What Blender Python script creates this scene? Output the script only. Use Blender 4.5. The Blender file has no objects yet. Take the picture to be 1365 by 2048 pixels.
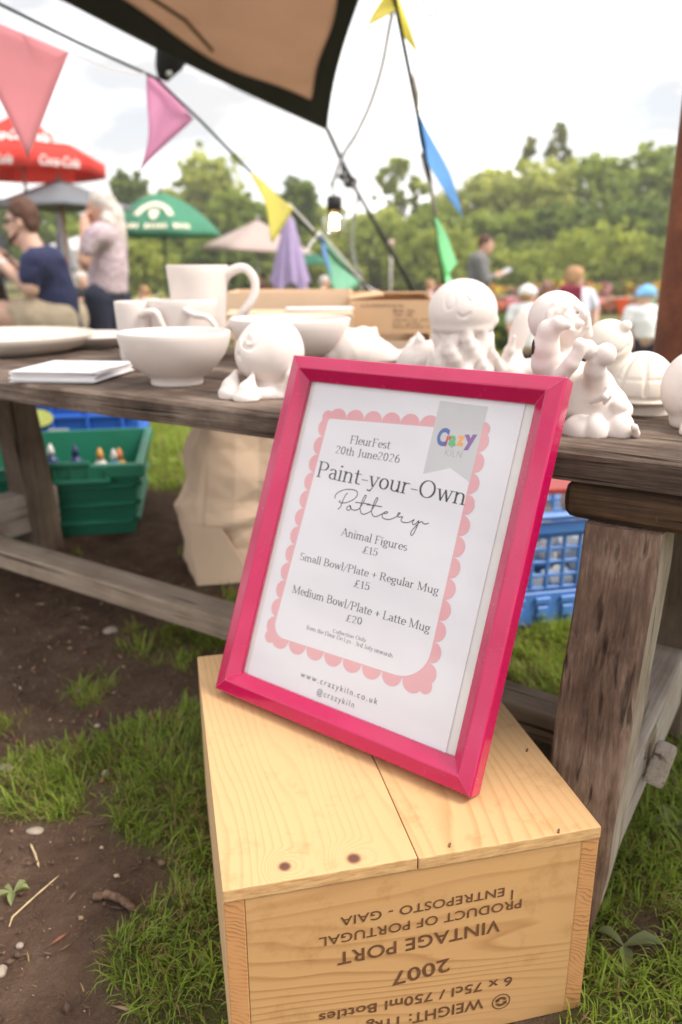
import bpy, bmesh, math, random
import numpy as np
from mathutils import Vector, Matrix
random.seed(7)
RNG = np.random.default_rng(11)
SC = bpy.context.scene
COL = SC.collection
rad = math.radians

# ------------------------------------------------------------------ camera, world, sun, exposure
F_PX, PITCH, ROLL = 1552.4, rad(17.555), rad(-0.217)
CAM_H = 0.58
cp, sp, cr, sr = math.cos(PITCH), math.sin(PITCH), math.cos(ROLL), math.sin(ROLL)
_r, _u, _f = np.array([1, 0, 0.]), np.array([0, sp, cp]), np.array([0, cp, -sp])
CAM_R, CAM_U, CAM_F = cr*_r + sr*_u, -sr*_r + cr*_u, _f
CAM_P = np.array([0, 0, CAM_H])
cam = bpy.data.cameras.new('camera')
cam_o = bpy.data.objects.new('camera', cam)
COL.objects.link(cam_o)
cam.sensor_fit = 'VERTICAL'
cam.sensor_height = 36.0
cam.sensor_width = 24.0
cam.lens = F_PX/2048*36
cam.clip_start = 0.02
cam.clip_end = 3000
cam.dof.use_dof = True
cam.dof.focus_distance = 0.565
cam.dof.aperture_fstop = 5.6
cam.dof.aperture_blades = 0
cam_o.matrix_world = Matrix(((CAM_R[0], CAM_U[0], -CAM_F[0], 0), (CAM_R[1], CAM_U[1], -CAM_F[1], 0),
                             (CAM_R[2], CAM_U[2], -CAM_F[2], CAM_H), (0, 0, 0, 1)))
SC.camera = cam_o

SUN_EL, SUN_AZ = rad(50), rad(103)          # azimuth clockwise from +Y (the way the camera looks)
sun_dir = Vector((math.cos(SUN_EL)*math.sin(SUN_AZ), math.cos(SUN_EL)*math.cos(SUN_AZ), math.sin(SUN_EL)))
sl = bpy.data.lights.new('sun', 'SUN')
sl.energy = 1.8
sl.angle = rad(20)
sl.color = (1.0, 0.90, 0.80)
so = bpy.data.objects.new('sun', sl)
COL.objects.link(so)
so.rotation_euler = sun_dir.to_track_quat('Z', 'Y').to_euler()

W = bpy.data.worlds.new('World')
SC.world = W
W.use_nodes = True
nt = W.node_tree
nt.nodes.clear()
wo = nt.nodes.new('ShaderNodeOutputWorld')
bg = nt.nodes.new('ShaderNodeBackground')
bg.inputs['Strength'].default_value = 0.1
sky = nt.nodes.new('ShaderNodeTexSky')
sky.sky_type = 'NISHITA'
sky.sun_disc = False
sky.sun_elevation = SUN_EL
sky.sun_rotation = SUN_AZ
sky.dust_density = 2.0
tc = nt.nodes.new('ShaderNodeTexCoord')
mp = nt.nodes.new('ShaderNodeMapping')
mp.inputs['Scale'].default_value = (1.0, 1.0, 2.6)
nz = nt.nodes.new('ShaderNodeTexNoise')
nz.inputs['Scale'].default_value = 3.1
nz.inputs['Detail'].default_value = 6
nz.inputs['Roughness'].default_value = 0.55
cov = nt.nodes.new('ShaderNodeValToRGB')
cov.color_ramp.elements[0].position = 0.34
cov.color_ramp.elements[0].color = (0.68, 0.68, 0.68, 1)
cov.color_ramp.elements[1].position = 0.52
cov.color_ramp.elements[1].color = (1, 1, 1, 1)
nz2 = nt.nodes.new('ShaderNodeTexNoise')
nz2.inputs['Scale'].default_value = 4.6
nz2.inputs['Detail'].default_value = 5
cl = nt.nodes.new('ShaderNodeValToRGB')
cl.color_ramp.elements[0].position = 0.41
cl.color_ramp.elements[0].color = (3.8, 3.8, 3.88, 1)
cl.color_ramp.elements[1].position = 0.60
cl.color_ramp.elements[1].color = (9.2, 9.05, 8.85, 1)
mx = nt.nodes.new('ShaderNodeMix')
mx.data_type = 'RGBA'
nt.links.new(tc.outputs['Generated'], mp.inputs['Vector'])
nt.links.new(mp.outputs[0], nz.inputs['Vector'])
nt.links.new(mp.outputs[0], nz2.inputs['Vector'])
nt.links.new(nz.outputs['Fac'], cov.inputs[0])
nt.links.new(nz2.outputs['Fac'], cl.inputs[0])
nt.links.new(cov.outputs[0], mx.inputs['Factor'])
nt.links.new(sky.outputs[0], mx.inputs['A'])
nt.links.new(cl.outputs[0], mx.inputs['B'])
nt.links.new(mx.outputs['Result'], bg.inputs['Color'])
nt.links.new(bg.outputs[0], wo.inputs[0])
SC.view_settings.view_transform = 'Standard'
SC.view_settings.look = 'None'
SC.view_settings.gamma = 1.0
SC.view_settings.exposure = 1.27
SC.cycles.max_bounces = 8
SC.cycles.transparent_max_bounces = 24
SC.cycles.use_denoising = True
SC.cycles.caustics_reflective = False
SC.cycles.caustics_refractive = False

# ------------------------------------------------------------------ from a pixel of the photo to a point of the place
def ray(x, y):
    return CAM_R*((x-682.5)/F_PX) - CAM_U*((y-1024)/F_PX) + CAM_F
def on_z(x, y, z):
    r = ray(x, y); return CAM_P + r*((z-CAM_H)/r[2])
def on_y(x, y, Y):
    r = ray(x, y); return CAM_P + r*(Y/r[1])
def depth(P):
    return float((np.asarray(P)-CAM_P) @ CAM_F)

# ------------------------------------------------------------------ linking and tagging
def tag(o, label=None, cat=None, group=None, kind=None):
    if label: o['label'] = label
    if cat: o['category'] = cat
    if group: o['group'] = group
    if kind: o['kind'] = kind
    return o
def empty(name, loc=(0, 0, 0), label=None, cat=None, group=None, rotz=0.0):
    o = bpy.data.objects.new(name, None)
    COL.objects.link(o)
    o.empty_display_size = 0.05
    o.location = loc
    o.rotation_euler = (0, 0, rotz)
    return tag(o, label, cat, group)
def link(name, me, mat=None, parent=None, loc=None):
    o = bpy.data.objects.new(name, me)
    COL.objects.link(o)
    if mat is not None and not me.materials:
        me.materials.append(mat)
    if parent is not None: o.parent = parent
    if loc is not None: o.location = loc
    return o
def np_mesh(name, V, F, smooth=True):
    """V (n,3), F list of lists or (m,k) array"""
    me = bpy.data.meshes.new(name)
    V = np.asarray(V, np.float32)
    if isinstance(F, np.ndarray):
        k = F.shape[1]; m = F.shape[0]
        me.vertices.add(len(V)); me.vertices.foreach_set('co', V.ravel())
        me.loops.add(m*k); me.loops.foreach_set('vertex_index', F.astype(np.int32).ravel())
        me.polygons.add(m)
        me.polygons.foreach_set('loop_start', np.arange(0, m*k, k, dtype=np.int32))
        me.polygons.foreach_set('loop_total', np.full(m, k, np.int32))
        me.update(calc_edges=True)
    else:
        me.from_pydata([tuple(v) for v in V], [], F)
    if smooth:
        me.polygons.foreach_set('use_smooth', np.ones(len(me.polygons), bool))
    me.update()
    return me
def copy_tree(o, parent=None):
    c = o.copy(); COL.objects.link(c)
    if parent is not None: c.parent = parent
    for ch in list(o.children): copy_tree(ch, c)
    return c

class MB:
    """collects shapes into one bmesh"""
    def __init__(s): s.bm = bmesh.new()
    def box(s, c, size, rot=None, bev=0.0, seg=1, jitter=0.0):
        r = bmesh.ops.create_cube(s.bm, size=1.0)
        vs = r['verts']
        M = Matrix.Translation(c) @ (rot.to_4x4() if rot is not None else Matrix()) @ Matrix.Diagonal((*size, 1))
        bmesh.ops.transform(s.bm, matrix=M, verts=vs)
        if bev > 0:
            es = list({e for v in vs for e in v.link_edges})
            bmesh.ops.bevel(s.bm, geom=es, offset=bev, segments=seg, affect='EDGES', profile=0.6)
        return s
    def hexa(s, b, t, bev=0.0):
        """b, t: four bottom and four top points, in the same order"""
        v = [s.bm.verts.new(Vector(p)) for p in list(b)+list(t)]
        fs = [(3, 2, 1, 0), (4, 5, 6, 7), (0, 1, 5, 4), (1, 2, 6, 5), (2, 3, 7, 6), (3, 0, 4, 7)]
        f = [s.bm.faces.new([v[i] for i in q]) for q in fs]
        bmesh.ops.recalc_face_normals(s.bm, faces=f)
        if bev > 0:
            es = list({e for q in v for e in q.link_edges})
            bmesh.ops.bevel(s.bm, geom=es, offset=bev, segments=2, affect='EDGES', profile=0.6)
        return s
    def tube(s, pts, r, n=8, cap=True):
        pts = [Vector(p) for p in pts]
        rs = r if hasattr(r, '__len__') else [r]*len(pts)
        rings = []; up = None
        for i, p in enumerate(pts):
            d = (pts[min(i+1, len(pts)-1)]-pts[max(i-1, 0)]).normalized()
            if up is None:
                up = Vector((0, 0, 1)) if abs(d.z) < .9 else Vector((1, 0, 0))
            a = d.cross(up).normalized(); b = a.cross(d).normalized(); up = b
            rings.append([s.bm.verts.new(p+(a*math.cos(2*math.pi*k/n)+b*math.sin(2*math.pi*k/n))*rs[i]) for k in range(n)])
        for A, B in zip(rings, rings[1:]):
            for k in range(n):
                s.bm.faces.new((A[k], A[(k+1) % n], B[(k+1) % n], B[k])).smooth = True
        if cap:
            s.bm.faces.new(rings[0][::-1]); s.bm.faces.new(rings[-1])
        return s
    def lathe(s, prof, c=(0, 0, 0), n=48):
        c = Vector(c); rings = []
        for r, z in prof:
            if r < 1e-6: rings.append([s.bm.verts.new(c+Vector((0, 0, z)))])
            else: rings.append([s.bm.verts.new(c+Vector((r*math.cos(2*math.pi*k/n), r*math.sin(2*math.pi*k/n), z))) for k in range(n)])
        for A, B in zip(rings, rings[1:]):
            for k in range(n):
                q = (k+1) % n
                if len(A) == 1 and len(B) == 1: continue
                if len(A) == 1: f = s.bm.faces.new((A[0], B[q], B[k]))
                elif len(B) == 1: f = s.bm.faces.new((A[k], A[q], B[0]))
                else: f = s.bm.faces.new((A[k], A[q], B[q], B[k]))
                f.smooth = True
        return s
    def ball(s, c, r, n=2):
        res = bmesh.ops.create_icosphere(s.bm, subdivisions=n, radius=1.0)
        r = r if hasattr(r, '__len__') else (r, r, r)
        bmesh.ops.transform(s.bm, matrix=Matrix.Translation(c) @ Matrix.Diagonal((*r, 1)), verts=res['verts'])
        for v in res['verts']:
            for f in v.link_faces: f.smooth = True
        return s
    def poly(s, pts):
        s.bm.faces.new([s.bm.verts.new(Vector(p)) for p in pts]); return s
    def prism(s, pts, n):
        """polygon pts extruded by vector n"""
        n = Vector(n)
        a = [s.bm.verts.new(Vector(p)) for p in pts]; b = [s.bm.verts.new(Vector(p)+n) for p in pts]
        f = [s.bm.faces.new(a), s.bm.faces.new(b[::-1])]
        k = len(a)
        for i in range(k): f.append(s.bm.faces.new((a[(i+1) % k], a[i], b[i], b[(i+1) % k])))
        bmesh.ops.recalc_face_normals(s.bm, faces=f)
        return s
    def build(s, name, mat=None, parent=None, loc=None, recalc=True):
        if recalc: bmesh.ops.recalc_face_normals(s.bm, faces=s.bm.faces)
        me = bpy.data.meshes.new(name)
        s.bm.to_mesh(me); s.bm.free()
        return link(name, me, mat, parent, loc)

# ------------------------------------------------------------------ value noise
def _hash(i, j, k, seed):
    n = (i.astype(np.int64)*374761393 + j.astype(np.int64)*668265263 + k.astype(np.int64)*2147483647 + seed*1274126177) & 0xffffffff
    n = ((n ^ (n >> 13))*1274126177) & 0xffffffff
    return ((n ^ (n >> 16)) & 0xffff)/65535.0
def vnoise(x, y, z=None, seed=0):
    x = np.asarray(x, float); y = np.asarray(y, float); z = np.zeros_like(x) if z is None else np.asarray(z, float)
    xi, yi, zi = np.floor(x), np.floor(y), np.floor(z)
    fx, fy, fz = x-xi, y-yi, z-zi
    fx, fy, fz = [t*t*(3-2*t) for t in (fx, fy, fz)]
    o = 0
    for a in (0, 1):
        for b in (0, 1):
            for c in (0, 1):
                o = o + _hash(xi+a, yi+b, zi+c, seed)*(fx if a else 1-fx)*(fy if b else 1-fy)*(fz if c else 1-fz)
    return o
def fbm(x, y, z=None, o=4, seed=0):
    t, a, s = 0, 1, 0
    for i in range(o):
        t = t + a*vnoise(x*2**i, y*2**i, None if z is None else z*2**i, seed+i); s += a; a *= .5
    return t/s
def sstep(a, b, x):
    t = np.clip((x-a)/(b-a), 0, 1); return t*t*(3-2*t)

# ------------------------------------------------------------------ signed distance sculpting -> one continuous mesh
class Vox:
    def __init__(s, lo, hi, h):
        s.lo = np.array(lo, float); s.h = h
        s.n = np.maximum(4, np.ceil((np.array(hi)-s.lo)/h).astype(int)+1)
        s.ax = [s.lo[i]+h*np.arange(s.n[i]) for i in range(3)]
        s.D = np.full(s.n, 10.0, np.float32)
    def _sl(s, lo, hi, pad):
        i0 = np.clip(np.floor((np.array(lo)-pad-s.lo)/s.h).astype(int), 0, s.n-1)
        i1 = np.clip(np.ceil((np.array(hi)+pad-s.lo)/s.h).astype(int)+1, 1, s.n)
        sl = tuple(slice(a, b) for a, b in zip(i0, i1))
        g = np.meshgrid(*[s.ax[i][sl[i]] for i in range(3)], indexing='ij')
        return sl, g
    def _op(s, sl, d, k, op):
        a = s.D[sl]
        if op == 'u':
            if k > 0:
                h = np.maximum(k-np.abs(a-d), 0)/k
                s.D[sl] = np.minimum(a, d)-h*h*k*.25
            else: s.D[sl] = np.minimum(a, d)
        else:
            d = -d
            if k > 0:
                h = np.maximum(k-np.abs(a-d), 0)/k
                s.D[sl] = np.maximum(a, d)+h*h*k*.25
            else: s.D[sl] = np.maximum(a, d)
    def ell(s, c, r, k=0, op='u', rot=None):
        c = np.asarray(c, float); r = np.asarray(r if hasattr(r, '__len__') else (r,)*3, float)
        R = max(r); sl, g = s._sl(c-R, c+R, k+3*s.h)
        p = [g[i]-c[i] for i in range(3)]
        if rot is not None: p = [sum(rot[j][i]*p[j] for j in range(3)) for i in range(3)]   # columns of rot are the axes
        k0 = np.sqrt(sum((p[i]/r[i])**2 for i in range(3)))
        k1 = np.sqrt(sum((p[i]/r[i]**2)**2 for i in range(3)))+1e-9
        s._op(sl, k0*(k0-1)/k1, k, op); return s
    def cap(s, a, b, ra, rb=None, k=0, op='u'):
        rb = ra if rb is None else rb
        a = np.asarray(a, float); b = np.asarray(b, float); R = max(ra, rb)
        sl, g = s._sl(np.minimum(a, b)-R, np.maximum(a, b)+R, k+3*s.h)
        ba = b-a; L = ba@ba+1e-12
        p = [g[i]-a[i] for i in range(3)]
        t = np.clip(sum(p[i]*ba[i] for i in range(3))/L, 0, 1)
        s._op(sl, np.sqrt(sum((p[i]-t*ba[i])**2 for i in range(3)))-(ra+(rb-ra)*t), k, op); return s
    def chain(s, pts, rs, k=0, op='u'):
        rs = rs if hasattr(rs, '__len__') else [rs]*len(pts)
        for i in range(len(pts)-1): s.cap(pts[i], pts[i+1], rs[i], rs[i+1], k, op)
        return s
    def ring(s, c, n, R, r, k=0, op='s', sq=(1, 1)):
        c = np.asarray(c, float); n = np.asarray(n, float)/np.linalg.norm(n)
        a = np.cross(n, (0, 0, 1.)); a /= np.linalg.norm(a); b = np.cross(a, n)
        pts = [c+a*R*sq[0]*math.cos(t)+b*R*sq[1]*math.sin(t) for t in np.linspace(0, 2*math.pi, 17)]
        return s.chain(pts, r, k, op)
    def cut(s, n, d):
        """keep where n.x < d"""
        g = np.meshgrid(*s.ax, indexing='ij')
        s.D = np.maximum(s.D, (n[0]*g[0]+n[1]*g[1]+n[2]*g[2]-d).astype(np.float32)); return s
    def noise(s, sc, amp, seed=0):
        g = np.meshgrid(*s.ax, indexing='ij')
        m = np.abs(s.D) < amp*2+2*s.h
        s.D[m] += ((fbm(g[0][m]*sc, g[1][m]*sc, g[2][m]*sc, 3, seed)-.5)*2*amp).astype(np.float32); return s
    def mesh(s, name, origin=(0, 0, 0), smooth=1):
        D = s.D; n = np.array(D.shape)
        S = D < 0
        cs = [(a, b, c) for a in (0, 1) for b in (0, 1) for c in (0, 1)]
        cnt = sum(S[a:n[0]-1+a, b:n[1]-1+b, c:n[2]-1+c].astype(np.int8) for a, b, c in cs)
        act = np.argwhere((cnt > 0) & (cnt < 8))
        vid = np.full(n-1, -1, np.int64); vid[tuple(act.T)] = np.arange(len(act))
        acc = np.zeros((len(act), 3)); num = np.zeros(len(act))
        for ax in range(3):
            o1, o2 = [i for i in range(3) if i != ax]
            for a in (0, 1):
                for b in (0, 1):
                    off = np.zeros(3, int); off[o1] = a; off[o2] = b
                    p0 = act+off; p1 = p0.copy(); p1[:, ax] += 1
                    d0 = D[tuple(p0.T)].astype(float); d1 = D[tuple(p1.T)].astype(float)
                    m = (d0 < 0) != (d1 < 0)
                    t = d0[m]/(d0[m]-d1[m])
                    q = off[None].repeat(m.sum(), 0).astype(float); q[:, ax] += t
                    acc[m] += q; num[m] += 1
        V = (act+acc/num[:, None])*s.h+s.lo
        quads = []
        for ax in range(3):
            o1, o2 = [(1, 2), (2, 0), (0, 1)][ax]
            sh = [slice(None)]*3; sh[ax] = slice(0, n[ax]-1); A = S[tuple(sh)]
            sh[ax] = slice(1, n[ax]); B = S[tuple(sh)]
            e = np.argwhere(A != B)
            e = e[(e[:, o1] > 0) & (e[:, o2] > 0) & (e[:, o1] < n[o1]-1) & (e[:, o2] < n[o2]-1)]
            fl = A[tuple(e.T)]
            def at(d1, d2):
                q = e.copy(); q[:, o1] += d1; q[:, o2] += d2; return vid[tuple(q.T)]
            Q = np.stack([at(-1, -1), at(0, -1), at(0, 0), at(-1, 0)], 1)
            Q[~fl] = Q[~fl][:, ::-1]
            quads.append(Q)
        Q = np.concatenate(quads)
        for _ in range(smooth):
            su = np.zeros_like(V); c = np.zeros(len(V))
            for i in range(4):
                np.add.at(su, Q[:, i], V[Q[:, (i+1) % 4]]+V[Q[:, (i-1) % 4]]); np.add.at(c, Q[:, i], 2)
            V = V*.5+.5*su/np.maximum(c, 1)[:, None]
        return np_mesh(name, V-np.asarray(origin), Q)

# ------------------------------------------------------------------ materials
def new_mat(name):
    m = bpy.data.materials.new(name); m.use_nodes = True
    n = m.node_tree; b = n.nodes['Principled BSDF']
    return m, n, b
def N(n, t, **kw):
    x = n.nodes.new('ShaderNode'+t)
    for k, v in kw.items():
        if k in x.inputs.keys(): x.inputs[k].default_value = v
        else: setattr(x, k, v)
    return x
def ramp(n, fac, stops):
    r = n.nodes.new('ShaderNodeValToRGB')
    e = r.color_ramp.elements
    while len(e) < len(stops): e.new(0.5)
    for i, (p, c) in enumerate(stops):
        e[i].position = p; e[i].color = (*c, 1) if len(c) == 3 else c
    n.links.new(fac, r.inputs[0]); return r.outputs[0]
def coords(n, scale=(1, 1, 1), kind='Object', rot=(0, 0, 0), loc=(0, 0, 0)):
    t = N(n, 'TexCoord'); m = N(n, 'Mapping')
    m.inputs['Scale'].default_value = scale; m.inputs['Rotation'].default_value = rot; m.inputs['Location'].default_value = loc
    n.links.new(t.outputs[kind], m.inputs['Vector']); return m.outputs[0]
def noise(n, vec, scale, detail=4, rough=.55, dist=0.0):
    x = N(n, 'TexNoise'); x.inputs['Scale'].default_value = scale; x.inputs['Detail'].default_value = detail
    x.inputs['Roughness'].default_value = rough; x.inputs['Distortion'].default_value = dist
    n.links.new(vec, x.inputs['Vector']); return x.outputs['Fac']
def bump(n, b, h, strength=.3, dist=.01):
    x = N(n, 'Bump'); x.inputs['Strength'].default_value = strength; x.inputs['Distance'].default_value = dist
    n.links.new(h, x.inputs['Height']); n.links.new(x.outputs[0], b.inputs['Normal'])
def mixc(n, fac, a, b, mode='MIX'):
    x = N(n, 'Mix', data_type='RGBA', blend_type=mode)
    for s, v in (('Factor', fac), ('A', a), ('B', b)):
        if hasattr(v, 'is_linked') or isinstance(v, bpy.types.NodeSocket): n.links.new(v, x.inputs[s])
        elif s == 'Factor': x.inputs[s].default_value = v
        else: x.inputs[s].default_value = (*v, 1)
    return x.outputs['Result']
def matte(name, col, rough=.7, var=.12, sc=20.0, bmp=0.0, bsc=80.0, coat=0.0, trans=0.0, spec=.4):
    """painted, moulded or woven surface with slight mottling"""
    m, n, b = new_mat(name)
    v = coords(n)
    f = noise(n, v, sc, 4)
    a = tuple(c*(1-var) for c in col); d = tuple(min(1, c*(1+var)) for c in col)
    c = ramp(n, f, [(.3, a), (.7, d)])
    n.links.new(c, b.inputs['Base Color'])
    b.inputs['Roughness'].default_value = rough
    b.inputs['Specular IOR Level'].default_value = spec
    b.inputs['Coat Weight'].default_value = coat
    b.inputs['Coat Roughness'].default_value = .06
    if bmp > 0: bump(n, b, noise(n, v, bsc, 3), bmp, .002)
    if trans > 0:
        t = N(n, 'BsdfTranslucent'); n.links.new(c, t.inputs['Color'])
        x = N(n, 'MixShader'); x.inputs[0].default_value = trans
        n.links.new(b.outputs[0], x.inputs[1]); n.links.new(t.outputs[0], x.inputs[2])
        n.links.new(x.outputs[0], n.nodes['Material Output'].inputs['Surface'])
    return m
def weathered(name, grain='X', dark=(.05, .038, .03), mid=(.15, .115, .09), light=(.30, .25, .2), lichen=0.0, sc=1.0, seed=0.0, bmp=.5):
    """old outdoor timber: streaks along the grain, checks, grey bloom, lichen"""
    m, n, b = new_mat(name)
    s = {'X': (4, 95, 95), 'Y': (95, 4, 95), 'Z': (95, 95, 4)}[grain]
    v = coords(n, tuple(q*sc for q in s), loc=(seed, seed*.7, seed*1.3))
    v0 = coords(n, (1, 1, 1), loc=(seed, 0, 0))
    st = noise(n, v, 1.0, 8, .65, .6)
    big = noise(n, v0, 9, 4, .6)
    fine = noise(n, coords(n, tuple(q*4*sc for q in s)), 1.0, 5, .7)
    ad = N(n, 'Math', operation='MULTIPLY_ADD'); n.links.new(st, ad.inputs[0]); ad.inputs[1].default_value = .6; n.links.new(big, ad.inputs[2])
    ad2 = N(n, 'Math', operation='MULTIPLY_ADD'); n.links.new(fine, ad2.inputs[0]); ad2.inputs[1].default_value = .62; n.links.new(ad.outputs[0], ad2.inputs[2])
    c = ramp(n, ad2.outputs[0], [(.72, dark), (1.0, mid), (1.28, light)]) if False else ramp(n, _scale(n, ad2.outputs[0], .5), [(.40, dark), (.54, mid), (.72, light)])
    crk = ramp(n, noise(n, coords(n, tuple(q*1.6*sc for q in s), loc=(seed+1, seed+4, seed+2)), 1.0, 2, .4, .3), [(.27, (.3, .3, .3)), (.37, (1, 1, 1))])
    c = mixc(n, 1.0, c, crk, 'MULTIPLY')
    if lichen > 0:
        l = ramp(n, noise(n, coords(n, (1, 1, 1), loc=(seed+3, 1, 2)), 34, 5, .7), [(.66-.12*lichen, (0, 0, 0)), (.80, (.75, .75, .75))])
        l2 = ramp(n, noise(n, coords(n, (1, 1, 1), loc=(seed+9, 1, 2)), 7, 3), [(.4, (0, 0, 0)), (.6, (1, 1, 1))])
        mm = N(n, 'Math', operation='MULTIPLY'); n.links.new(l, mm.inputs[0]); n.links.new(l2, mm.inputs[1])
        c = mixc(n, mm.outputs[0], c, (.34, .24, .12))
    n.links.new(c, b.inputs['Base Color'])
    b.inputs['Roughness'].default_value = .85
    b.inputs['Specular IOR Level'].default_value = .25
    hb = N(n, 'Math', operation='MULTIPLY'); n.links.new(ad2.outputs[0], hb.inputs[0]); n.links.new(crk, hb.inputs[1])
    bump(n, b, hb.outputs[0], bmp, .005)
    return m
def _scale(n, s, k):
    x = N(n, 'Math', operation='MULTIPLY'); n.links.new(s, x.inputs[0]); x.inputs[1].default_value = k; return x.outputs[0]
def pine(name, grain='Y', seed=0.0, across=None, knots=(), base=(.74, .50, .27), line=(.55, .29, .11), freq=46.0, contrast=.7, wob=.06):
    """planed softwood: growth lines that wander and close into arches, small knots"""
    m, n, b = new_mat(name)
    sq = {'X': (.16, 1, 1), 'Y': (1, .16, 1), 'Z': (1, 1, .16)}[grain]
    v = coords(n, sq, loc=(seed, seed*.37, seed*.61))
    w1 = noise(n, v, 7.0, 2, .4)
    w2 = noise(n, v, 26.0, 3, .5)
    # rings: frac(freq * (cross + wobble))
    sx = N(n, 'SeparateXYZ'); n.links.new(v, sx.inputs[0])
    cross = sx.outputs[across or ('Y' if grain == 'X' else 'X')]
    a = N(n, 'Math', operation='MULTIPLY_ADD'); n.links.new(w1, a.inputs[0]); a.inputs[1].default_value = wob*4; n.links.new(cross, a.inputs[2])
    a2 = N(n, 'Math', operation='MULTIPLY_ADD'); n.links.new(w2, a2.inputs[0]); a2.inputs[1].default_value = wob*.25; n.links.new(a.outputs[0], a2.inputs[2])
    val = a2.outputs[0]
    o = N(n, 'TexCoord')
    kmask = None
    for (kx, ky, kz, kr) in knots:
        d = N(n, 'VectorMath', operation='DISTANCE'); n.links.new(o.outputs['Object'], d.inputs[0]); d.inputs[1].default_value = (kx, ky, kz)
        e = N(n, 'MapRange', interpolation_type='SMOOTHSTEP'); n.links.new(d.outputs['Value'], e.inputs[0])
        e.inputs[1].default_value = kr*5; e.inputs[2].default_value = 0; e.inputs[3].default_value = 0; e.inputs[4].default_value = .05
        q = N(n, 'Math', operation='ADD'); n.links.new(val, q.inputs[0]); n.links.new(e.outputs[0], q.inputs[1]); val = q.outputs[0]
        e2 = N(n, 'MapRange', interpolation_type='SMOOTHSTEP'); n.links.new(d.outputs['Value'], e2.inputs[0])
        e2.inputs[1].default_value = kr*1.5; e2.inputs[2].default_value = kr*.55; e2.inputs[3].default_value = 0; e2.inputs[4].default_value = 1
        if kmask is None: kmask = e2.outputs[0]
        else:
            q = N(n, 'Math', operation='MAXIMUM'); n.links.new(kmask, q.inputs[0]); n.links.new(e2.outputs[0], q.inputs[1]); kmask = q.outputs[0]
    f = N(n, 'Math', operation='MULTIPLY'); n.links.new(val, f.inputs[0]); f.inputs[1].default_value = freq
    fr = N(n, 'Math', operation='FRACT'); n.links.new(f.outputs[0], fr.inputs[0])
    ln0 = ramp(n, fr.outputs[0], [(0, (0, 0, 0)), (.55, (.12, .12, .12)), (.86, (1, 1, 1)), (1, (0, 0, 0))])
    lm = ramp(n, noise(n, coords(n, sq, loc=(seed+5, seed, 1)), 9, 3, .6), [(.36, (.12, .12, .12)), (.62, (1, 1, 1))])
    mq = N(n, 'Math', operation='MULTIPLY'); n.links.new(ln0, mq.inputs[0]); n.links.new(lm, mq.inputs[1]); ln = mq.outputs[0]
    fib = noise(n, coords(n, tuple(q*(9 if q < 1 else 420) for q in sq)), 1.0, 3, .6)
    big = noise(n, coords(n, (1, 1, 1), loc=(seed, 2, 3)), 11, 3)
    c = mixc(n, _scale(n, ln, contrast), base, line)
    c = mixc(n, _scale(n, fib, .35), c, tuple(q*.72 for q in base))
    c = mixc(n, _scale(n, big, .35), c, (min(1, base[0]*1.12), min(1, base[1]*1.15), min(1, base[2]*1.2)))
    smu = ramp(n, noise(n, coords(n, (1, 1, 1), loc=(seed*2, seed, 4)), 26, 6, .75), [(.30, (.80, .74, .66)), (.46, (1, 1, 1))])
    c = mixc(n, .8, c, smu, 'MULTIPLY')
    if kmask is not None: c = mixc(n, kmask, c, (.13, .055, .035))
    n.links.new(c, b.inputs['Base Color'])
    b.inputs['Roughness'].default_value = .52
    b.inputs['Specular IOR Level'].default_value = .35
    bump(n, b, ln, .12, .001)
    return m
# ------------------------------------------------------------------ ground, soil, grass
def gz(x, y):
    x = np.asarray(x, float); y = np.asarray(y, float)
    r = np.hypot(x*.8, y)
    z = -.46*sstep(2.0, 5.6, r)-.32*sstep(6, 11, r)
    near = 1-sstep(2.5, 4.5, r)
    z = z+near*((fbm(x*5, y*5, o=3, seed=3)-.5)*.022+(fbm(x*22, y*22, o=2, seed=5)-.5)*.012)
    # worn level under the table feet and the box
    flat = np.exp(-(((x-.08)**2+(y-.6)**2)/.32**2))
    return z*(1-flat*.85)
def gp(px, py):
    return on_z(px, py, 0.0)
TURF = [(340, 1560, .13, 1.0), (330, 1740, .09, .9), (300, 1930, .10, 1.0), (60, 1530, .09, .9), (10, 1640, .08, .8), (380, 1330, .14, 1.0),
        (380, 1230, .16, .8), (200, 2010, .06, .5), (320, 1880, .07, 1.0), (1260, 1930, .10, .7), (390, 1975, .07, 1.0), (430, 2040, .12, .9), (150, 1400, .05, .6), (90, 1200, .1, .5), (250, 1090, .12, .3), (420, 1100, .2, .55),
        (340, 1640, .1, .9), (20, 1840, .02, .5), (270, 1470, .05, .6)]
BARE = [(150, 1250, .2, .9), (60, 1330, .2, .9), (250, 1140, .22, .6), (430, 1820, .04, .5), (150, 1850, .13, 1.2), (60, 1990, .16, 1.2), (190, 1550, .07, .9),
        (415, 1900, .04, .3), (320, 1050, .2, .9), (60, 1750, .1, .9), (430, 1350, .06, .3)]
_TP = [(gp(a, b), r, w) for a, b, r, w in TURF]
_BP = [(gp(a, b), r, w) for a, b, r, w in BARE]
def turf(x, y):
    """0 bare soil .. 1 full grass"""
    r = np.hypot(x, y)
    base = np.full(x.shape, .0)
    base = base+.9*sstep(.16, .34, x)+.85*sstep(1.75, 2.15, y+x*.15)
    base = np.minimum(base, 1)
    s = base
    for P, q, w in _TP: s = s+w*np.exp(-((x-P[0])**2+(y-P[1])**2)/(q*q))
    for P, q, w in _BP: s = s-w*np.exp(-((x-P[0])**2+(y-P[1])**2)/(q*q))
    s = s*.85+(fbm(x*11, y*11, o=4, seed=21)-.5)*2.3+(fbm(x*42, y*42, o=2, seed=23)-.5)*1.0
    return np.clip(sstep(.18, .75, s), 0, 1)

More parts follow.
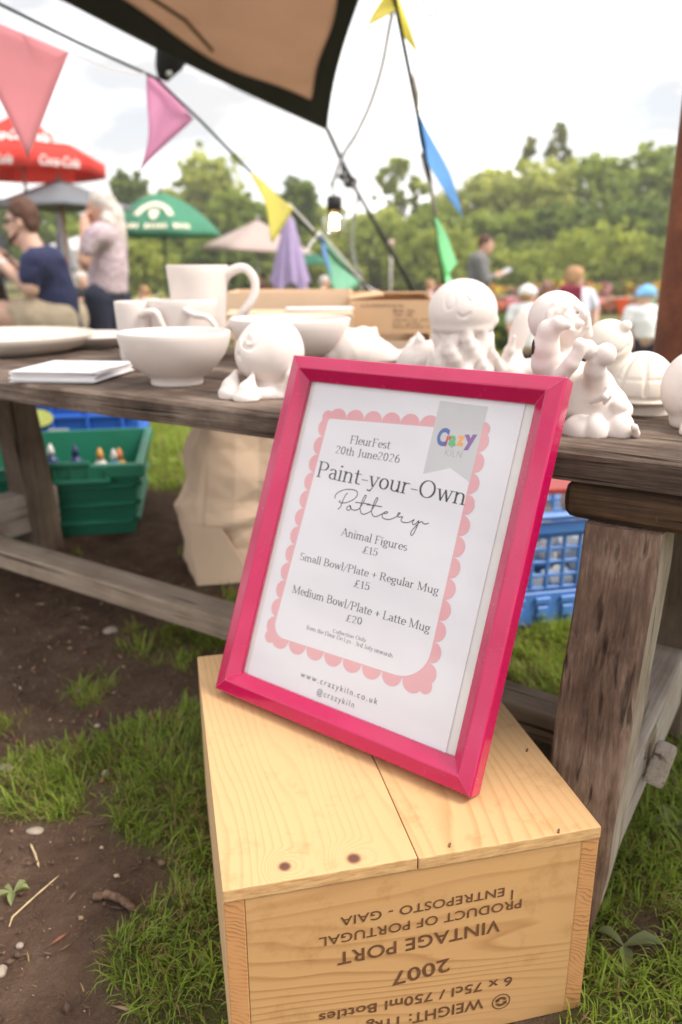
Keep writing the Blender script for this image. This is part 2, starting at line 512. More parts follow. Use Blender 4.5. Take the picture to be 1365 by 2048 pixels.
def axis(lo, hi, c, fine, n):
    """coordinates dense around c"""
    a = np.arcsinh((lo-c)/fine); b = np.arcsinh((hi-c)/fine)
    return c+fine*np.sinh(np.linspace(a, b, n))
gx = axis(-900, 900, -.05, .45, 420); gy = axis(-30, 1500, .85, .42, 460)
GX, GY = np.meshgrid(gx, gy, indexing='ij')
GZ = gz(GX, GY)
nearm = 1-sstep(1.6, 2.6, np.hypot(GX, GY))
GZ = GZ+nearm*((fbm(GX*70, GY*70, o=2, seed=9)-.5)*.010)
V = np.stack([GX, GY, GZ], -1).reshape(-1, 3)
I = np.arange(GX.size).reshape(GX.shape)
Fq = np.stack([I[:-1, :-1], I[1:, :-1], I[1:, 1:], I[:-1, 1:]], -1).reshape(-1, 4)
gme = np_mesh('ground', V, Fq)
at = gme.attributes.new('turf', 'FLOAT', 'POINT')
at.data.foreach_set('value', turf(V[:, 0], V[:, 1]).astype(np.float32))
m, n, b = new_mat('soil_and_turf')
v = coords(n)
ta = N(n, 'Attribute', attribute_name='turf')
s1 = noise(n, v, 16, 7, .7)
s2 = noise(n, v, 140, 5, .75)
soil = ramp(n, s1, [(.3, (.085, .048, .032)), (.5, (.19, .115, .078)), (.72, (.30, .20, .145))])
soil = mixc(n, _scale(n, s2, .8), soil, (.16, .10, .07))
spk = ramp(n, noise(n, v, 420, 2, .5), [(.66, (0, 0, 0)), (.74, (1, 1, 1))])
soil = mixc(n, _scale(n, spk, .6), soil, (.36, .27, .20))
straw = ramp(n, noise(n, coords(n, (30, 160, 30), rot=(0, 0, .6)), 1.0, 4, .7), [(.58, (0, 0, 0)), (.7, (1, 1, 1))])
soil = mixc(n, _scale(n, straw, .4), soil, (.24, .17, .10))
g1 = noise(n, v, .55, 5, .6)
g2 = noise(n, v, 7, 5, .7)
grs = ramp(n, g1, [(.35, (.13, .17, .03)), (.55, (.21, .25, .045)), (.7, (.30, .30, .07))])
grs = mixc(n, _scale(n, g2, .5), grs, (.10, .13, .022))
c = mixc(n, _scale(n, ta.outputs['Fac'], .6), soil, grs)
n.links.new(c, b.inputs['Base Color'])
b.inputs['Roughness'].default_value = .95
b.inputs['Specular IOR Level'].default_value = .15
hh = N(n, 'Math', operation='ADD'); n.links.new(s1, hh.inputs[0]); n.links.new(s2, hh.inputs[1])
bump(n, b, hh.outputs[0], 1.0, .02)
tag(link('ground', gme, m), kind='structure')

# grass blades: one uncountable mass
def blades(P, L, Wd, lean, az, col, bend=.5):
    """vectorised curved blades -> V, F(quads as tris), per-vertex colour"""
    k = len(P)
    ca, sa = np.cos(az), np.sin(az)
    d = np.stack([ca, sa, np.zeros(k)], -1); w = np.stack([-sa, ca, np.zeros(k)], -1)
    up = np.array([0, 0, 1.])
    lv = []
    for t, ww in ((0, 1.0), (.45, .8), (.8, .45)):
        c = P+up*(L*t*np.cos(lean*(t*bend+.3)))[:, None]+d*(L*t*np.sin(lean*(t*bend+.3)))[:, None]
        lv += [c-w*(Wd*ww*.5)[:, None], c+w*(Wd*ww*.5)[:, None]]
    tip = P+up*(L*np.cos(lean*(bend+.5)))[:, None]+d*(L*np.sin(lean*(bend+.5)))[:, None]
    V = np.stack(lv+[tip], 1)
    o = np.arange(k)[:, None]*7
    q = np.array([[0, 1, 3], [0, 3, 2], [2, 3, 5], [2, 5, 4], [4, 5, 6]])
    F = (o[:, :, None]+q[None]).reshape(-1, 3)
    return V.reshape(-1, 3), F, np.repeat(col, 7, 0)
def scatter(n, x0, x1, y0, y1, L0, L1, wd, thr, dens_pow=1.0, clump=0.0):
    x = RNG.uniform(x0, x1, n); y = RNG.uniform(y0, y1, n)
    if clump > 0:
        k = max(1, n//22)
        cx = RNG.uniform(x0, x1, k); cy = RNG.uniform(y0, y1, k); i = RNG.integers(0, k, n)
        sel = RNG.random(n) < .72
        x = np.where(sel, cx[i]+RNG.normal(0, clump, n), x); y = np.where(sel, cy[i]+RNG.normal(0, clump, n), y)
    t = turf(x, y)
    keep = RNG.random(n)*.9+thr < t**dens_pow
    return x[keep], y[keep], t[keep]
pieces = []
def add_zone(n, x0, x1, y0, y1, L0, L1, wd, thr=.06, clump=0.0, dry=.14, sun=0.0):
    x, y, t = scatter(n, x0, x1, y0, y1, L0, L1, wd, thr, 1.0, clump)
    # keep clear of the wooden box and the feet of the table
    lx = (x-BOX[0])*math.cos(BYAW)+(y-BOX[1])*math.sin(BYAW); ly = -(x-BOX[0])*math.sin(BYAW)+(y-BOX[1])*math.cos(BYAW)
    ok = ~((lx > -.004) & (lx < .286) & (ly > -.004) & (ly < .342))
    x, y, t = x[ok], y[ok], t[ok]
    k = len(x)
    L = RNG.uniform(L0, L1, k)*(.55+.6*t)*(.7+.6*fbm(x*6, y*6, seed=31))
    P = np.stack([x, y, gz(x, y)-.004], -1)
    az = fbm(x*5, y*5, seed=41)*9+RNG.normal(0, 1.3, k)
    lean = np.abs(RNG.normal(.95, .45, k))
    g = RNG.random(k)
    c0 = np.array([.055, .115, .014]); c1 = np.array([.27, .36, .05]); c2 = np.array([.36, .26, .11])
    pal = fbm(x*3, y*3, seed=51)
    mixv = np.clip(.15+g*.6+(pal-.5)*.9+sun, 0, 1)[:, None]
    col = c0*(1-mixv)+c1*mixv
    dr = RNG.random(k) < dry*(1.6-t)
    col[dr] = c2*RNG.uniform(.5, 1.05, (dr.sum(), 1))
    pieces.append(blades(P, L, RNG.uniform(.6, 1.25, k)*wd, lean, az, col))
BOX = np.array([-.0806, .4203]); BYAW = .22299
add_zone(58000, -.95, .0, .36, 1.25, .008, .027, .0017, thr=.22, clump=.0045, dry=.24, sun=.6)
add_zone(9000, -.95, .0, .36, 1.25, .02, .042, .0019, thr=.25, clump=.005, dry=.05, sun=.5)
add_zone(7000, -.95, .0, .36, 1.25, .006, .014, .0042, thr=.05, clump=.012, dry=.1, sun=.35)
add_zone(6000, .12, .75, .30, 1.35, .007, .018, .0050, thr=.05, clump=.012, dry=.1, sun=.45)
add_zone(36000, -.95, .0, .36, 1.25, .010, .026, .0014, thr=-.08, clump=.008, dry=.85)
add_zone(62000, .12, .75, .30, 1.35, .010, .036, .0020, clump=.007, dry=.22, sun=.65)
add_zone(12000, .12, .75, .30, 1.35, .010, .028, .0016, thr=-.1, clump=.008, dry=.9)
add_zone(60000, -1.3, 1.3, 1.1, 2.6, .016, .045, .0030, clump=.02, dry=.15, sun=.6)
add_zone(70000, -3.2, 3.2, 2.4, 6.0, .03, .07, .0065, thr=-.2, clump=.04, dry=.12, sun=.6)
add_zone(60000, -7, 8, 5.5, 14.0, .04, .09, .014, thr=-.2, clump=.1, dry=.12, sun=.6)
off = 0; Vs, Fs, Cs = [], [], []
for v_, f_, c_ in pieces:
    Vs.append(v_); Fs.append(f_+off); Cs.append(c_); off += len(v_)
gm = np_mesh('grass', np.concatenate(Vs), np.concatenate(Fs))
ca = gm.color_attributes.new('blade_colour', 'FLOAT_COLOR', 'POINT')
cc = np.concatenate(Cs); ca.data.foreach_set('color', np.concatenate([cc, np.ones((len(cc), 1))], 1).astype(np.float32).ravel())
def leaf_mat(name, attr, trans=.35, rough=.5, gain=1.0):
    m, n, b = new_mat(name)
    a = N(n, 'Attribute', attribute_name=attr)
    b.inputs['Roughness'].default_value = rough
    b.inputs['Specular IOR Level'].default_value = .3
    t = N(n, 'BsdfTranslucent'); x = N(n, 'MixShader'); x.inputs[0].default_value = trans
    c2 = mixc(n, 1.0, a.outputs['Color'], (1.25*gain, 1.2*gain, .7*gain), 'MULTIPLY')
    n.links.new(a.outputs['Color'], b.inputs['Base Color']); n.links.new(c2, t.inputs['Color'])
    n.links.new(b.outputs[0], x.inputs[1]); n.links.new(t.outputs[0], x.inputs[2])
    n.links.new(x.outputs[0], n.nodes['Material Output'].inputs['Surface'])
    return m
LEAF = leaf_mat('grass_blade', 'blade_colour')
tag(link('grass', gm, LEAF), 'short uneven grass growing in tufts over the worn soil', 'grass', kind='stuff')

# broad flat weeds in the grass by the right leg
def weed(px, py, n, L, seed, label):
    r = np.random.default_rng(seed); P0 = gp(px, py); P0[2] = float(gz(P0[0], P0[1]))
    V, F, C = [], [], []
    for i in range(n):
        a = 2*math.pi*i/n+r.uniform(-.4, .4); l = L*r.uniform(.7, 1.15); w = l*.22
        d = np.array([math.cos(a), math.sin(a), 0]); s = np.array([-d[1], d[0], 0]); k = len(V)
        for t, ww, h in ((0, .15, .004), (.3, .7, .016), (.6, 1, .022), (.85, .7, .016), (1, .05, .008)):
            c = d*l*t+np.array([0, 0, h*l*.45/.06])
            V += [c-s*w*ww+np.array([0, 0, .006*ww]), c, c+s*w*ww+np.array([0, 0, .006*ww])]
        for q in range(4):
            b0 = k+q*3
            F += [(b0, b0+1, b0+4, b0+3), (b0+1, b0+2, b0+5, b0+4)]
        cl = np.array([.24, .27, .12])*r.uniform(.7, 1.25)
        C += [np.append(cl, 1)]*15
    me = np_mesh('weed', V, F); ca = me.color_attributes.new('blade_colour', 'FLOAT_COLOR', 'POINT')
    ca.data.foreach_set('color', np.array(C, np.float32).ravel())
    tag(link('weed', me, LEAF, loc=P0), label, 'weed', 'broad-leaved weeds in the grass')
weed(1248, 1893, 3, .030, 1, 'broad-leaved weed at the foot of the brown front table leg')
weed(1340, 1650, 4, .034, 2, 'broad-leaved weed under the peg of the right-hand table trestle')
weed(28, 1790, 5, .016, 4, 'small green seedling on bare soil at the left edge of the picture')

# stones, sticks and straw lying on the soil
STONE = matte('pebble', (.33, .27, .22), .9, .25, 60, .4, 200)
STICK = matte('dry_stick', (.13, .075, .048), .95, .55, 160, .9, 240)
def stone(px, py, rp, label, sq=(1, .8, .55), seed=0):
    P = gp(px, py); r = rp/F_PX*depth(P); P[2] = float(gz(P[0], P[1]))+r*sq[2]*.4
    M = MB().ball((0, 0, 0), (r*sq[0], r*sq[1], r*sq[2]), 3)
    for v_ in M.bm.verts:
        k = 1+.5*(float(fbm(np.array(v_.co.x/r*1.3+seed), np.array(v_.co.y/r*1.3), np.array(v_.co.z/r*1.3), 2, seed))-.5)
        v_.co *= k
    tag(M.build('stone', STONE, None, P), label, 'stone', 'small stones on the soil')
stone(222, 1265, 14, 'pale flat stone on the soil below the table stretcher', (1.1, .9, .5), 1)
stone(212, 1548, 9, 'small angular pale stone beside the middle grass tuft', (1, .8, .8), 2)
stone(70, 1665, 15, 'chalky flat stone between the left grass tuft and bare soil', (1.2, .7, .35), 3)
stone(196, 1455, 7, 'tiny pinkish pebble on bare soil right of the thin grass', (1, .8, .6), 4)
stone(2, 1945, 14, 'grey stone half buried at the left edge of the bare soil', (.8, 1, .7), 5)
stone(10, 1530, 14, 'smooth grey stone beside the straw at the left edge', (1.2, .8, .5), 6)
stone(40, 1890, 8, 'reddish lump of earth in the bare soil patch at lower left', (1, .9, .7), 7)
stone(158, 1380, 6, 'little whitish pebble near the top of the bare soil', (1, .8, .6), 8)
def stick(pts, r, label, cat, mat=STICK, grp=None):
    Q = []
    for a, b_ in pts:
        P = gp(a, b_); P[2] = float(gz(P[0], P[1]))+r*1.5; Q.append(P)
    Q = [Vector(q) for q in Q]
    fine = []
    for i in range(len(Q)-1):
        for k in range(4): fine.append(Q[i].lerp(Q[i+1], k/4))
    fine.append(Q[-1]); o = fine[0].copy()
    rs = [r*(.7+.55*random.random()) for _ in fine]; rs[0] *= .8; rs[-1] *= .25
    tag(MB().tube([f-o for f in fine], rs, 7).build(cat, mat, None, o), label, cat, grp)
stick([(188, 1812), (215, 1806), (245, 1815), (275, 1838)], .0048, 'stubby brown stick lying on the bare soil beside the box', 'stick')
STRAW = matte('straw', (.50, .38, .22), .8, .2, 50)
stick([(20, 1858), (26, 1838), (70, 1800), (120, 1762)], .0009, 'long pale straw bent at one end across the bare soil', 'straw', STRAW, 'dry straws on the soil')
stick([(18, 1540), (40, 1515), (66, 1480)], .0011, 'yellow straw sticking out of the left grass tuft', 'straw', STRAW, 'dry straws on the soil')
stick([(62, 1690), (72, 1715), (80, 1745)], .0012, 'short curled straw below the chalky flat stone', 'straw', STRAW, 'dry straws on the soil')

# crumbs of soil, bits of bark and leaf litter: uncountable
nn_ = 15000; cx = RNG.uniform(-1.0, .7, nn_); cy = RNG.uniform(.34, 1.7, nn_); kp = RNG.random(nn_)*1.1 > turf(cx, cy)
lx = (cx-BOX[0])*math.cos(BYAW)+(cy-BOX[1])*math.sin(BYAW); ly = -(cx-BOX[0])*math.sin(BYAW)+(cy-BOX[1])*math.cos(BYAW)
kp &= ~((lx > -.008) & (lx < .29) & (ly > -.008) & (ly < .346)); cx, cy = cx[kp], cy[kp]; nn_ = len(cx)
OCT = np.array([(1, 0, 0), (0, 1, 0), (-1, 0, 0), (0, -1, 0), (0, 0, 1), (0, 0, -1)], float); OF = np.array([(0, 1, 4), (1, 2, 4), (2, 3, 4), (3, 0, 4), (1, 0, 5), (2, 1, 5), (3, 2, 5), (0, 3, 5)])
sz_ = .0009+.0046*RNG.random(nn_)**6; el_ = np.where(RNG.random(nn_) < .22, 3.2, 1.0); an_ = RNG.uniform(0, 6.28, nn_)
Vc = OCT[None]*RNG.uniform(.6, 1.25, (nn_, 6, 1))*sz_[:, None, None]; Vc[:, :, 0] *= el_[:, None]; Vc[:, :, 1] /= np.sqrt(el_)[:, None]; Vc[:, :, 2] *= .6/np.sqrt(el_)[:, None]
R0, R1_ = Vc[:, :, 0].copy(), Vc[:, :, 1].copy(); Vc[:, :, 0] = R0*np.cos(an_)[:, None]-R1_*np.sin(an_)[:, None]; Vc[:, :, 1] = R0*np.sin(an_)[:, None]+R1_*np.cos(an_)[:, None]
Vc += np.stack([cx, cy, gz(cx, cy)+sz_*.35+.002], -1)[:, None, :]
lm = np_mesh('litter', Vc.reshape(-1, 3), (np.arange(nn_)[:, None, None]*6+OF[None]).reshape(-1, 3), smooth=False)
pc = np.array([(.10, .058, .04), (.15, .09, .06), (.075, .042, .03), (.30, .20, .12), (.42, .31, .21), (.20, .08, .045)])[RNG.choice(6, nn_, p=[.32, .26, .18, .12, .07, .05])]*RNG.uniform(.8, 1.2, (nn_, 1))
ca = lm.color_attributes.new('blade_colour', 'FLOAT_COLOR', 'POINT'); ca.data.foreach_set('color', np.repeat(np.concatenate([pc, np.ones((nn_, 1))], 1), 6, 0).astype(np.float32).ravel())
m, n, b = new_mat('soil_crumbs'); a_ = N(n, 'Attribute', attribute_name='blade_colour'); n.links.new(a_.outputs['Color'], b.inputs['Base Color']); b.inputs['Roughness'].default_value = .95
tag(link('litter', lm, m), 'crumbs of soil and scraps of bark and dry leaf scattered over the bare ground', 'litter', kind='stuff')

# ------------------------------------------------------------------ far shore: path, flower bed, pond
WATER, nW, bW = new_mat('pond_water')
bW.inputs['Base Color'].default_value = (.09, .10, .07, 1); bW.inputs['Roughness'].default_value = .12
bump(nW, bW, noise(nW, coords(nW), 3, 3), .15, .05)
GRAV = matte('gravel_path', (.36, .29, .24), .95, .15, 3)
def sheet(name, x0, x1, y0, y1, z, mat):
    o = MB().poly([(x0, y0, z), (x1, y0, z), (x1, y1, z), (x0, y1, z)]).build(name, mat); return tag(o, kind='structure')
sheet('pond', -6, 60, 33, 39, -.765, WATER)
sheet('path', -30, 60, 25.0, 28.6, -.77, GRAV)
# ------------------------------------------------------------------ trees and bushes: tapered trunk and limbs, crown of many leaf clusters
TLEAF = leaf_mat('tree_leaf', 'leaf_colour', .42, .55)
BARK = matte('bark', (.12, .09, .07), .9, .3, 6, .5, 20)
def crown_mesh(seed, lobes, n, leaf, c_lo, c_hi, ragged=.25):
    """lobes: (x, y, z, rx, ry, rz) in unit tree; clusters of small leaf faces through the volume"""
    r = np.random.default_rng(seed)
    P, T = [], []
    vol = np.array([l[3]*l[4]*l[5] for l in lobes])**.75; vol /= vol.sum()
    for l, w in zip(lobes, vol):
        k = int(n*w/26)+3
        d = r.normal(size=(k, 3)); d /= np.linalg.norm(d, axis=1)[:, None]
        rr = (.45+.6*r.random(k)**.6)*(1+ragged*r.normal(size=k)*.5)
        cc = np.array(l[:3])+d*rr[:, None]*np.array(l[3:])
        cs = r.uniform(.08, .2, k)*np.mean(l[3:])*1.35
        for c, s in zip(cc, cs):
            q = r.normal(size=(26, 3))*np.array([1, 1, .7])*s*.55
            P.append(c+q); T.append(np.full(26, r.random()))
    P = np.concatenate(P); T = np.concatenate(T); k = len(P)
    a = r.normal(size=(k, 3)); a /= np.linalg.norm(a, axis=1)[:, None]
    b_ = np.cross(a, r.normal(size=(k, 3))); b_ /= np.linalg.norm(b_, axis=1)[:, None]
    s = (leaf*r.uniform(.6, 1.3, k))[:, None]
    V = np.stack([P-a*s, P+b_*s*.55, P+a*s, P-b_*s*.55], 1).reshape(-1, 3)
    F = np.arange(4*k).reshape(-1, 4)
    me = np_mesh('crown', V, F, smooth=False)
    mixv = np.clip(.6*T+.4*r.random(k), 0, 1)[:, None]
    C = np.array(c_lo)*(1-mixv)+np.array(c_hi)*mixv
    C = np.repeat(np.concatenate([C, np.ones((k, 1))], 1), 4, 0)
    ca = me.color_attributes.new('leaf_colour', 'FLOAT_COLOR', 'POINT'); ca.data.foreach_set('color', C.astype(np.float32).ravel())
    return me
def trunk_mesh(seed, h, r0, lobes, limbs):
    r = random.Random(seed); M = MB()
    top = Vector((r.uniform(-.04, .04)*h, 0, h))
    pts = [Vector((0, 0, -.3)), Vector((r.uniform(-.02, .02)*h, 0, h*.3)), Vector((r.uniform(-.03, .03)*h, 0, h*.65)), top]
    M.tube(pts, [r0*1.25, r0, r0*.7, r0*.25], 8)
    for l in lobes[:limbs]:
        s = pts[1].lerp(pts[3], r.uniform(.1, .8)); e = Vector(l[:3])
        M.tube([s, s.lerp(e, .5)+Vector((0, 0, .05*h)), e], [r0*.5, r0*.32, r0*.1], 6)
    me = bpy.data.meshes.new('trunk'); M.bm.to_mesh(me); M.bm.free(); me.materials.append(BARK); return me
def tree(px, ptop, Y, kind, wpx, label, seed, zb=-.8, flip=False, cat='tree', group='trees beyond the pond'):
    """a tree whose top shows at pixel (px, ptop) when it stands Y metres away; wpx its crown width in pixels"""
    Pt = on_y(px, ptop, Y); h = Pt[2]-zb; hw = wpx*.5*depth(Pt)/F_PX
    key = TREES[kind]; r = random.Random(seed)
    lobes = [(x*hw+r.uniform(-.08, .08)*hw, y*hw, z*h, rx*hw, ry*hw, rz*h) for x, y, z, rx, ry, rz in key['lobes']]
    if flip: lobes = [(-l[0], *l[1:]) for l in lobes]
    o = empty(cat.replace(' ', '_'), (Pt[0], Y, zb), label, cat, group)
    if key['trunk'] > 0: link('trunk', trunk_mesh(seed, h*.8, h*key['trunk'], lobes, 5), None, o)
    link('crown', crown_mesh(seed, lobes, key['n'], key['leaf']*(Y/45), key['lo'], key['hi'], key.get('rag', .25)), TLEAF, o)
    return o
OVAL = [(0, 0, .62, .72, .7, .30), (-.45, 0, .5, .5, .5, .24), (.45, .1, .48, .5, .5, .24), (-.2, -.2, .78, .5, .5, .18), (.25, 0, .8, .45, .5, .17), (-.65, 0, .33, .35, .4, .2), (.62, -.1, .3, .38, .4, .2), (0, -.3, .35, .6, .5, .25)]
MOUND = [(0, 0, .45, .7, .6, .45), (-.55, 0, .35, .5, .5, .36), (.55, 0, .33, .5, .5, .35), (-.2, -.2, .7, .42, .4, .28), (.3, 0, .66, .45, .4, .28), (-.85, 0, .2, .3, .4, .25), (.85, 0, .2, .3, .4, .25)]
SPARSE = [(0, 0, .88, .35, .35, .10), (-.5, 0, .78, .42, .4, .09), (.5, 0, .70, .42, .4, .09), (-.15, 0, .62, .4, .4, .09), (.6, 0, .5, .35, .4, .1), (-.6, 0, .5, .4, .4, .1), (0, 0, .38, .5, .5, .12)]
TALL = [(0, 0, .92, .32, .3, .08), (-.4, 0, .80, .38, .3, .06), (.35, 0, .74, .4, .3, .07), (-.2, 0, .64, .4, .3, .05), (.25, 0, .55, .42, .3, .06), (-.35, 0, .48, .35, .3, .06)]
TREES = {
 'dark': dict(lobes=OVAL, trunk=.03, n=11000, leaf=.17, lo=(0.077, 0.129, 0.024), hi=(0.241, 0.326, 0.057)),
 'mid': dict(lobes=OVAL, trunk=.03, n=11000, leaf=.17, lo=(0.145, 0.214, 0.034), hi=(0.425, 0.510, 0.099)),
 'light': dict(lobes=OVAL, trunk=.025, n=9500, leaf=.17, lo=(0.274, 0.325, 0.077), hi=(0.623, 0.660, 0.212), rag=.4),
 'bush': dict(lobes=MOUND, trunk=.0, n=10000, leaf=.14, lo=(0.118, 0.177, 0.029), hi=(0.472, 0.519, 0.118), rag=.35),
 'yellow': dict(lobes=MOUND, trunk=.0, n=10000, leaf=.14, lo=(0.153, 0.212, 0.035), hi=(0.543, 0.590, 0.130), rag=.35),
 'sparse': dict(lobes=SPARSE, trunk=.014, n=4200, leaf=.17, lo=(0.205, 0.266, 0.051), hi=(0.538, 0.581, 0.156), rag=.5),
 'tall': dict(lobes=TALL, trunk=.012, n=2600, leaf=.17, lo=(0.171, 0.205, 0.068), hi=(0.396, 0.411, 0.156), rag=.6)}
T = tree
T(258, 338, 52, 'dark', 85, 'small dark round tree between grey parasol and green parasol', 1)
T(410, 292, 55, 'light', 150, 'tall pale airy tree behind the green and beige parasols', 2)
T(330, 415, 48, 'mid', 150, 'low mid green tree directly behind the green parasol dome', 3)
T(470, 380, 50, 'mid', 150, 'bushy mid green tree behind the beige parasol top', 4)
T(592, 348, 50, 'dark', 120, 'round dark green tree behind the yellow pennant and lit bulb', 5)
T(700, 440, 46, 'yellow', 220, 'bright yellow-green bush behind the black rope fitting', 6, cat='bush')
T(808, 295, 56, 'sparse', 110, 'tall thin see-through tree left of the blue pennant', 7)
T(790, 425, 44, 'bush', 260, 'wide olive bush behind the steep black guy rope', 8, cat='bush')
T(905, 375, 56, 'light', 130, 'pale loose tree behind the tip of the blue pennant', 9)
T(900, 450, 42, 'yellow', 230, 'yellow-green bush behind the man in grey', 10, cat='bush')
T(985, 335, 54, 'light', 170, 'pale green tree left of the two tall thin trees', 11)
T(1062, 268, 60, 'tall', 60, 'shorter of the two tall thin dark trees on the skyline', 12)
T(1125, 240, 60, 'tall', 75, 'taller of the two tall thin dark trees on the skyline', 13)
T(1085, 325, 53, 'light', 200, 'broad pale willow-like tree below the tall thin trees', 14)
T(1195, 305, 54, 'mid', 210, 'broad green tree right of the tall thin trees', 15)
T(1320, 283, 55, 'mid', 220, 'big green tree reaching the rusty post', 16)
T(1010, 420, 50, 'mid', 230, 'dark shaded tree mass right behind the man in grey', 17)
T(1290, 400, 49, 'dark', 230, 'dark green tree low behind the rusty post', 18)
T(1130, 405, 49, 'dark', 220, 'deep green tree behind the blond child', 19)
T(1195, 448, 41, 'yellow', 330, 'wide yellow-green bush above the blond child', 20, cat='bush')
T(1010, 495, 39, 'bush', 260, 'low olive bush along the pond between man and blond child', 21, cat='bush')
T(1330, 480, 40, 'bush', 200, 'low olive bush meeting the rusty post', 22, cat='bush')
T(70, 400, 50, 'dark', 230, 'dark tree under the red parasol behind the seated man', 23)
T(285, 475, 36, 'yellow', 150, 'bright green bush just right of the grey haired woman', 24, cat='bush')
T(180, 440, 46, 'mid', 170, 'green tree behind the grey haired woman', 25)
T(620, 470, 41, 'bush', 190, 'green bush behind the lilac folded parasol', 26, cat='bush')
T(440, 480, 40, 'dark', 170, 'dark bush under the rim of the beige parasol', 27, cat='bush')
T(-60, 360, 54, 'mid', 200, 'green tree at the far left behind the red parasol', 28)
T(1440, 330, 52, 'mid', 220, 'green tree beyond the right edge behind the rusty post', 29)

T(520, 398, 52, 'mid', 130, 'mid green tree filling the gap left of the round dark tree', 30)
T(650, 405, 51, 'light', 140, 'pale tree behind the lit bulb', 31)
T(745, 418, 50, 'light', 150, 'pale spreading tree behind the black guy rope', 32)
T(868, 398, 52, 'mid', 130, 'mid green tree behind the steep right-hand guy rope', 33)
T(330, 372, 57, 'light', 130, 'faint pale tree between the small dark tree and the tall airy tree', 34)

# low planted rows by the pond: uncountable flowers
def flower_mass(name, px0, px1, Y, zt, zb, cols, n, label, leaf=.09, seed=5, depth_=.8):
    r = np.random.default_rng(seed); x0 = on_y(px0, 560, Y)[0]; x1 = on_y(px1, 560, Y)[0]
    P = np.stack([r.uniform(x0, x1, n), r.uniform(Y-depth_, Y+depth_, n), zb+(zt-zb)*r.random(n)**.7], -1)
    P[:, 2] = zb+(P[:, 2]-zb)*(.5+.8*fbm(P[:, 0]*1.1, P[:, 1]*.9, seed=seed))
    a = r.normal(size=(n, 3)); a /= np.linalg.norm(a, axis=1)[:, None]
    b_ = np.cross(a, r.normal(size=(n, 3))); b_ /= np.linalg.norm(b_, axis=1)[:, None]
    s = leaf*r.uniform(.5, 1.3, (n, 1))
    V = np.stack([P-a*s, P+b_*s*.7, P+a*s, P-b_*s*.7], 1).reshape(-1, 3)
    me = np_mesh(name, V, np.arange(4*n).reshape(-1, 4), smooth=False)
    pal = np.array(cols); zone = np.clip((fbm(P[:, 0]*.55, P[:, 1]*.1, seed=seed+3)-.25)*2*len(pal), 0, len(pal)-1).astype(int)
    rnd = r.integers(0, len(pal), n); idx = np.where(r.random(n) < .6, zone, rnd)
    C = pal[idx]*r.uniform(.7, 1.15, (n, 1))
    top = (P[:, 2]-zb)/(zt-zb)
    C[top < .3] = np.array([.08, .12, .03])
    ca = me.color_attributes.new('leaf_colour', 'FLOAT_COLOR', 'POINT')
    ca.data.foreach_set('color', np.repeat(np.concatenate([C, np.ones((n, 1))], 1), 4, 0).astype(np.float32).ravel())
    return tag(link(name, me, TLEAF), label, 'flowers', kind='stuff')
flower_mass('flowers', 880, 1420, 31, -.05, -.8, [(.6, .10, .06), (.10, .15, .04), (.65, .35, .5), (.14, .18, .05), (.7, .6, .1), (.6, .14, .09)], 4200, 'mixed bed of red, pink and yellow flowers along the pond', .10, 5)
flower_mass('flowers', 860, 1420, 23.5, -.35, -.8, [(.62, .20, .14), (.55, .25, .18), (.6, .3, .24), (.25, .2, .1)], 5200, 'long low red flower strip in front of the gravel path', .075, 8, .5)
flower_mass('flowers', 900, 1130, 13.5, -.10, -.8, [(.18, .26, .05), (.14, .22, .04), (.55, .50, .06), (.2, .28, .06)], 2600, 'leafy green and yellow planting behind the jellyfish figure', .08, 11, .5)
flower_mass('flowers', 235, 470, 22, -.1, -.8, [(.7, .6, .12), (.22, .28, .06), (.65, .5, .5), (.2, .26, .05), (.7, .68, .6)], 3000, 'pale and yellow flowers behind the mugs', .09, 14, .8)
flower_mass('flowers', 880, 960, 20, .02, -.8, [(.7, .12, .08), (.12, .16, .04), (.65, .1, .08)], 900, 'red flowers left of the man in grey', .08, 17, .4)

# ------------------------------------------------------------------ parasols
def cloth(name, col, trans=.3, rough=.85): return matte(name, col, rough, .06, 9, .15, 400, trans=trans)
POLEW = matte('parasol_wood', (.36, .19, .09), .6, .2, 20)
POLEG = matte('parasol_metal', (.42, .42, .40), .45, .08, 30)
POLED = matte('parasol_dark_pole', (.10, .13, .09), .5, .1, 30)
def canopy_pts(R, rise, n, sag, rings=6, dome=0.0, rot=0.0):
    V = [(0, 0, rise)]; F = []
    m = n*6
    for j in range(1, rings+1):
        t = j/rings
        for k in range(m):
            a = 2*math.pi*k/m+rot; ph = (k % 6)/6
            edge = math.cos(math.pi/n)/math.cos((ph-.5)*2*math.pi/n)
            rr = R*t*edge*(1 if dome == 0 else 1)
            z = rise*((1-t) if dome == 0 else (1-t**2)*dome+(1-t)*(1-dome))
            z -= sag*math.sin(math.pi*ph)*t*(1.2-t)
            V.append((rr*math.cos(a), rr*math.sin(a), z))
    for k in range(m): F.append((0, 1+k, 1+(k+1) % m))
    for j in range(rings-1):
        for k in range(m):
            a0 = 1+j*m+k; a1 = 1+j*m+(k+1) % m
            F.append((a0, a0+m, a1+m, a1))
    return V, F, m
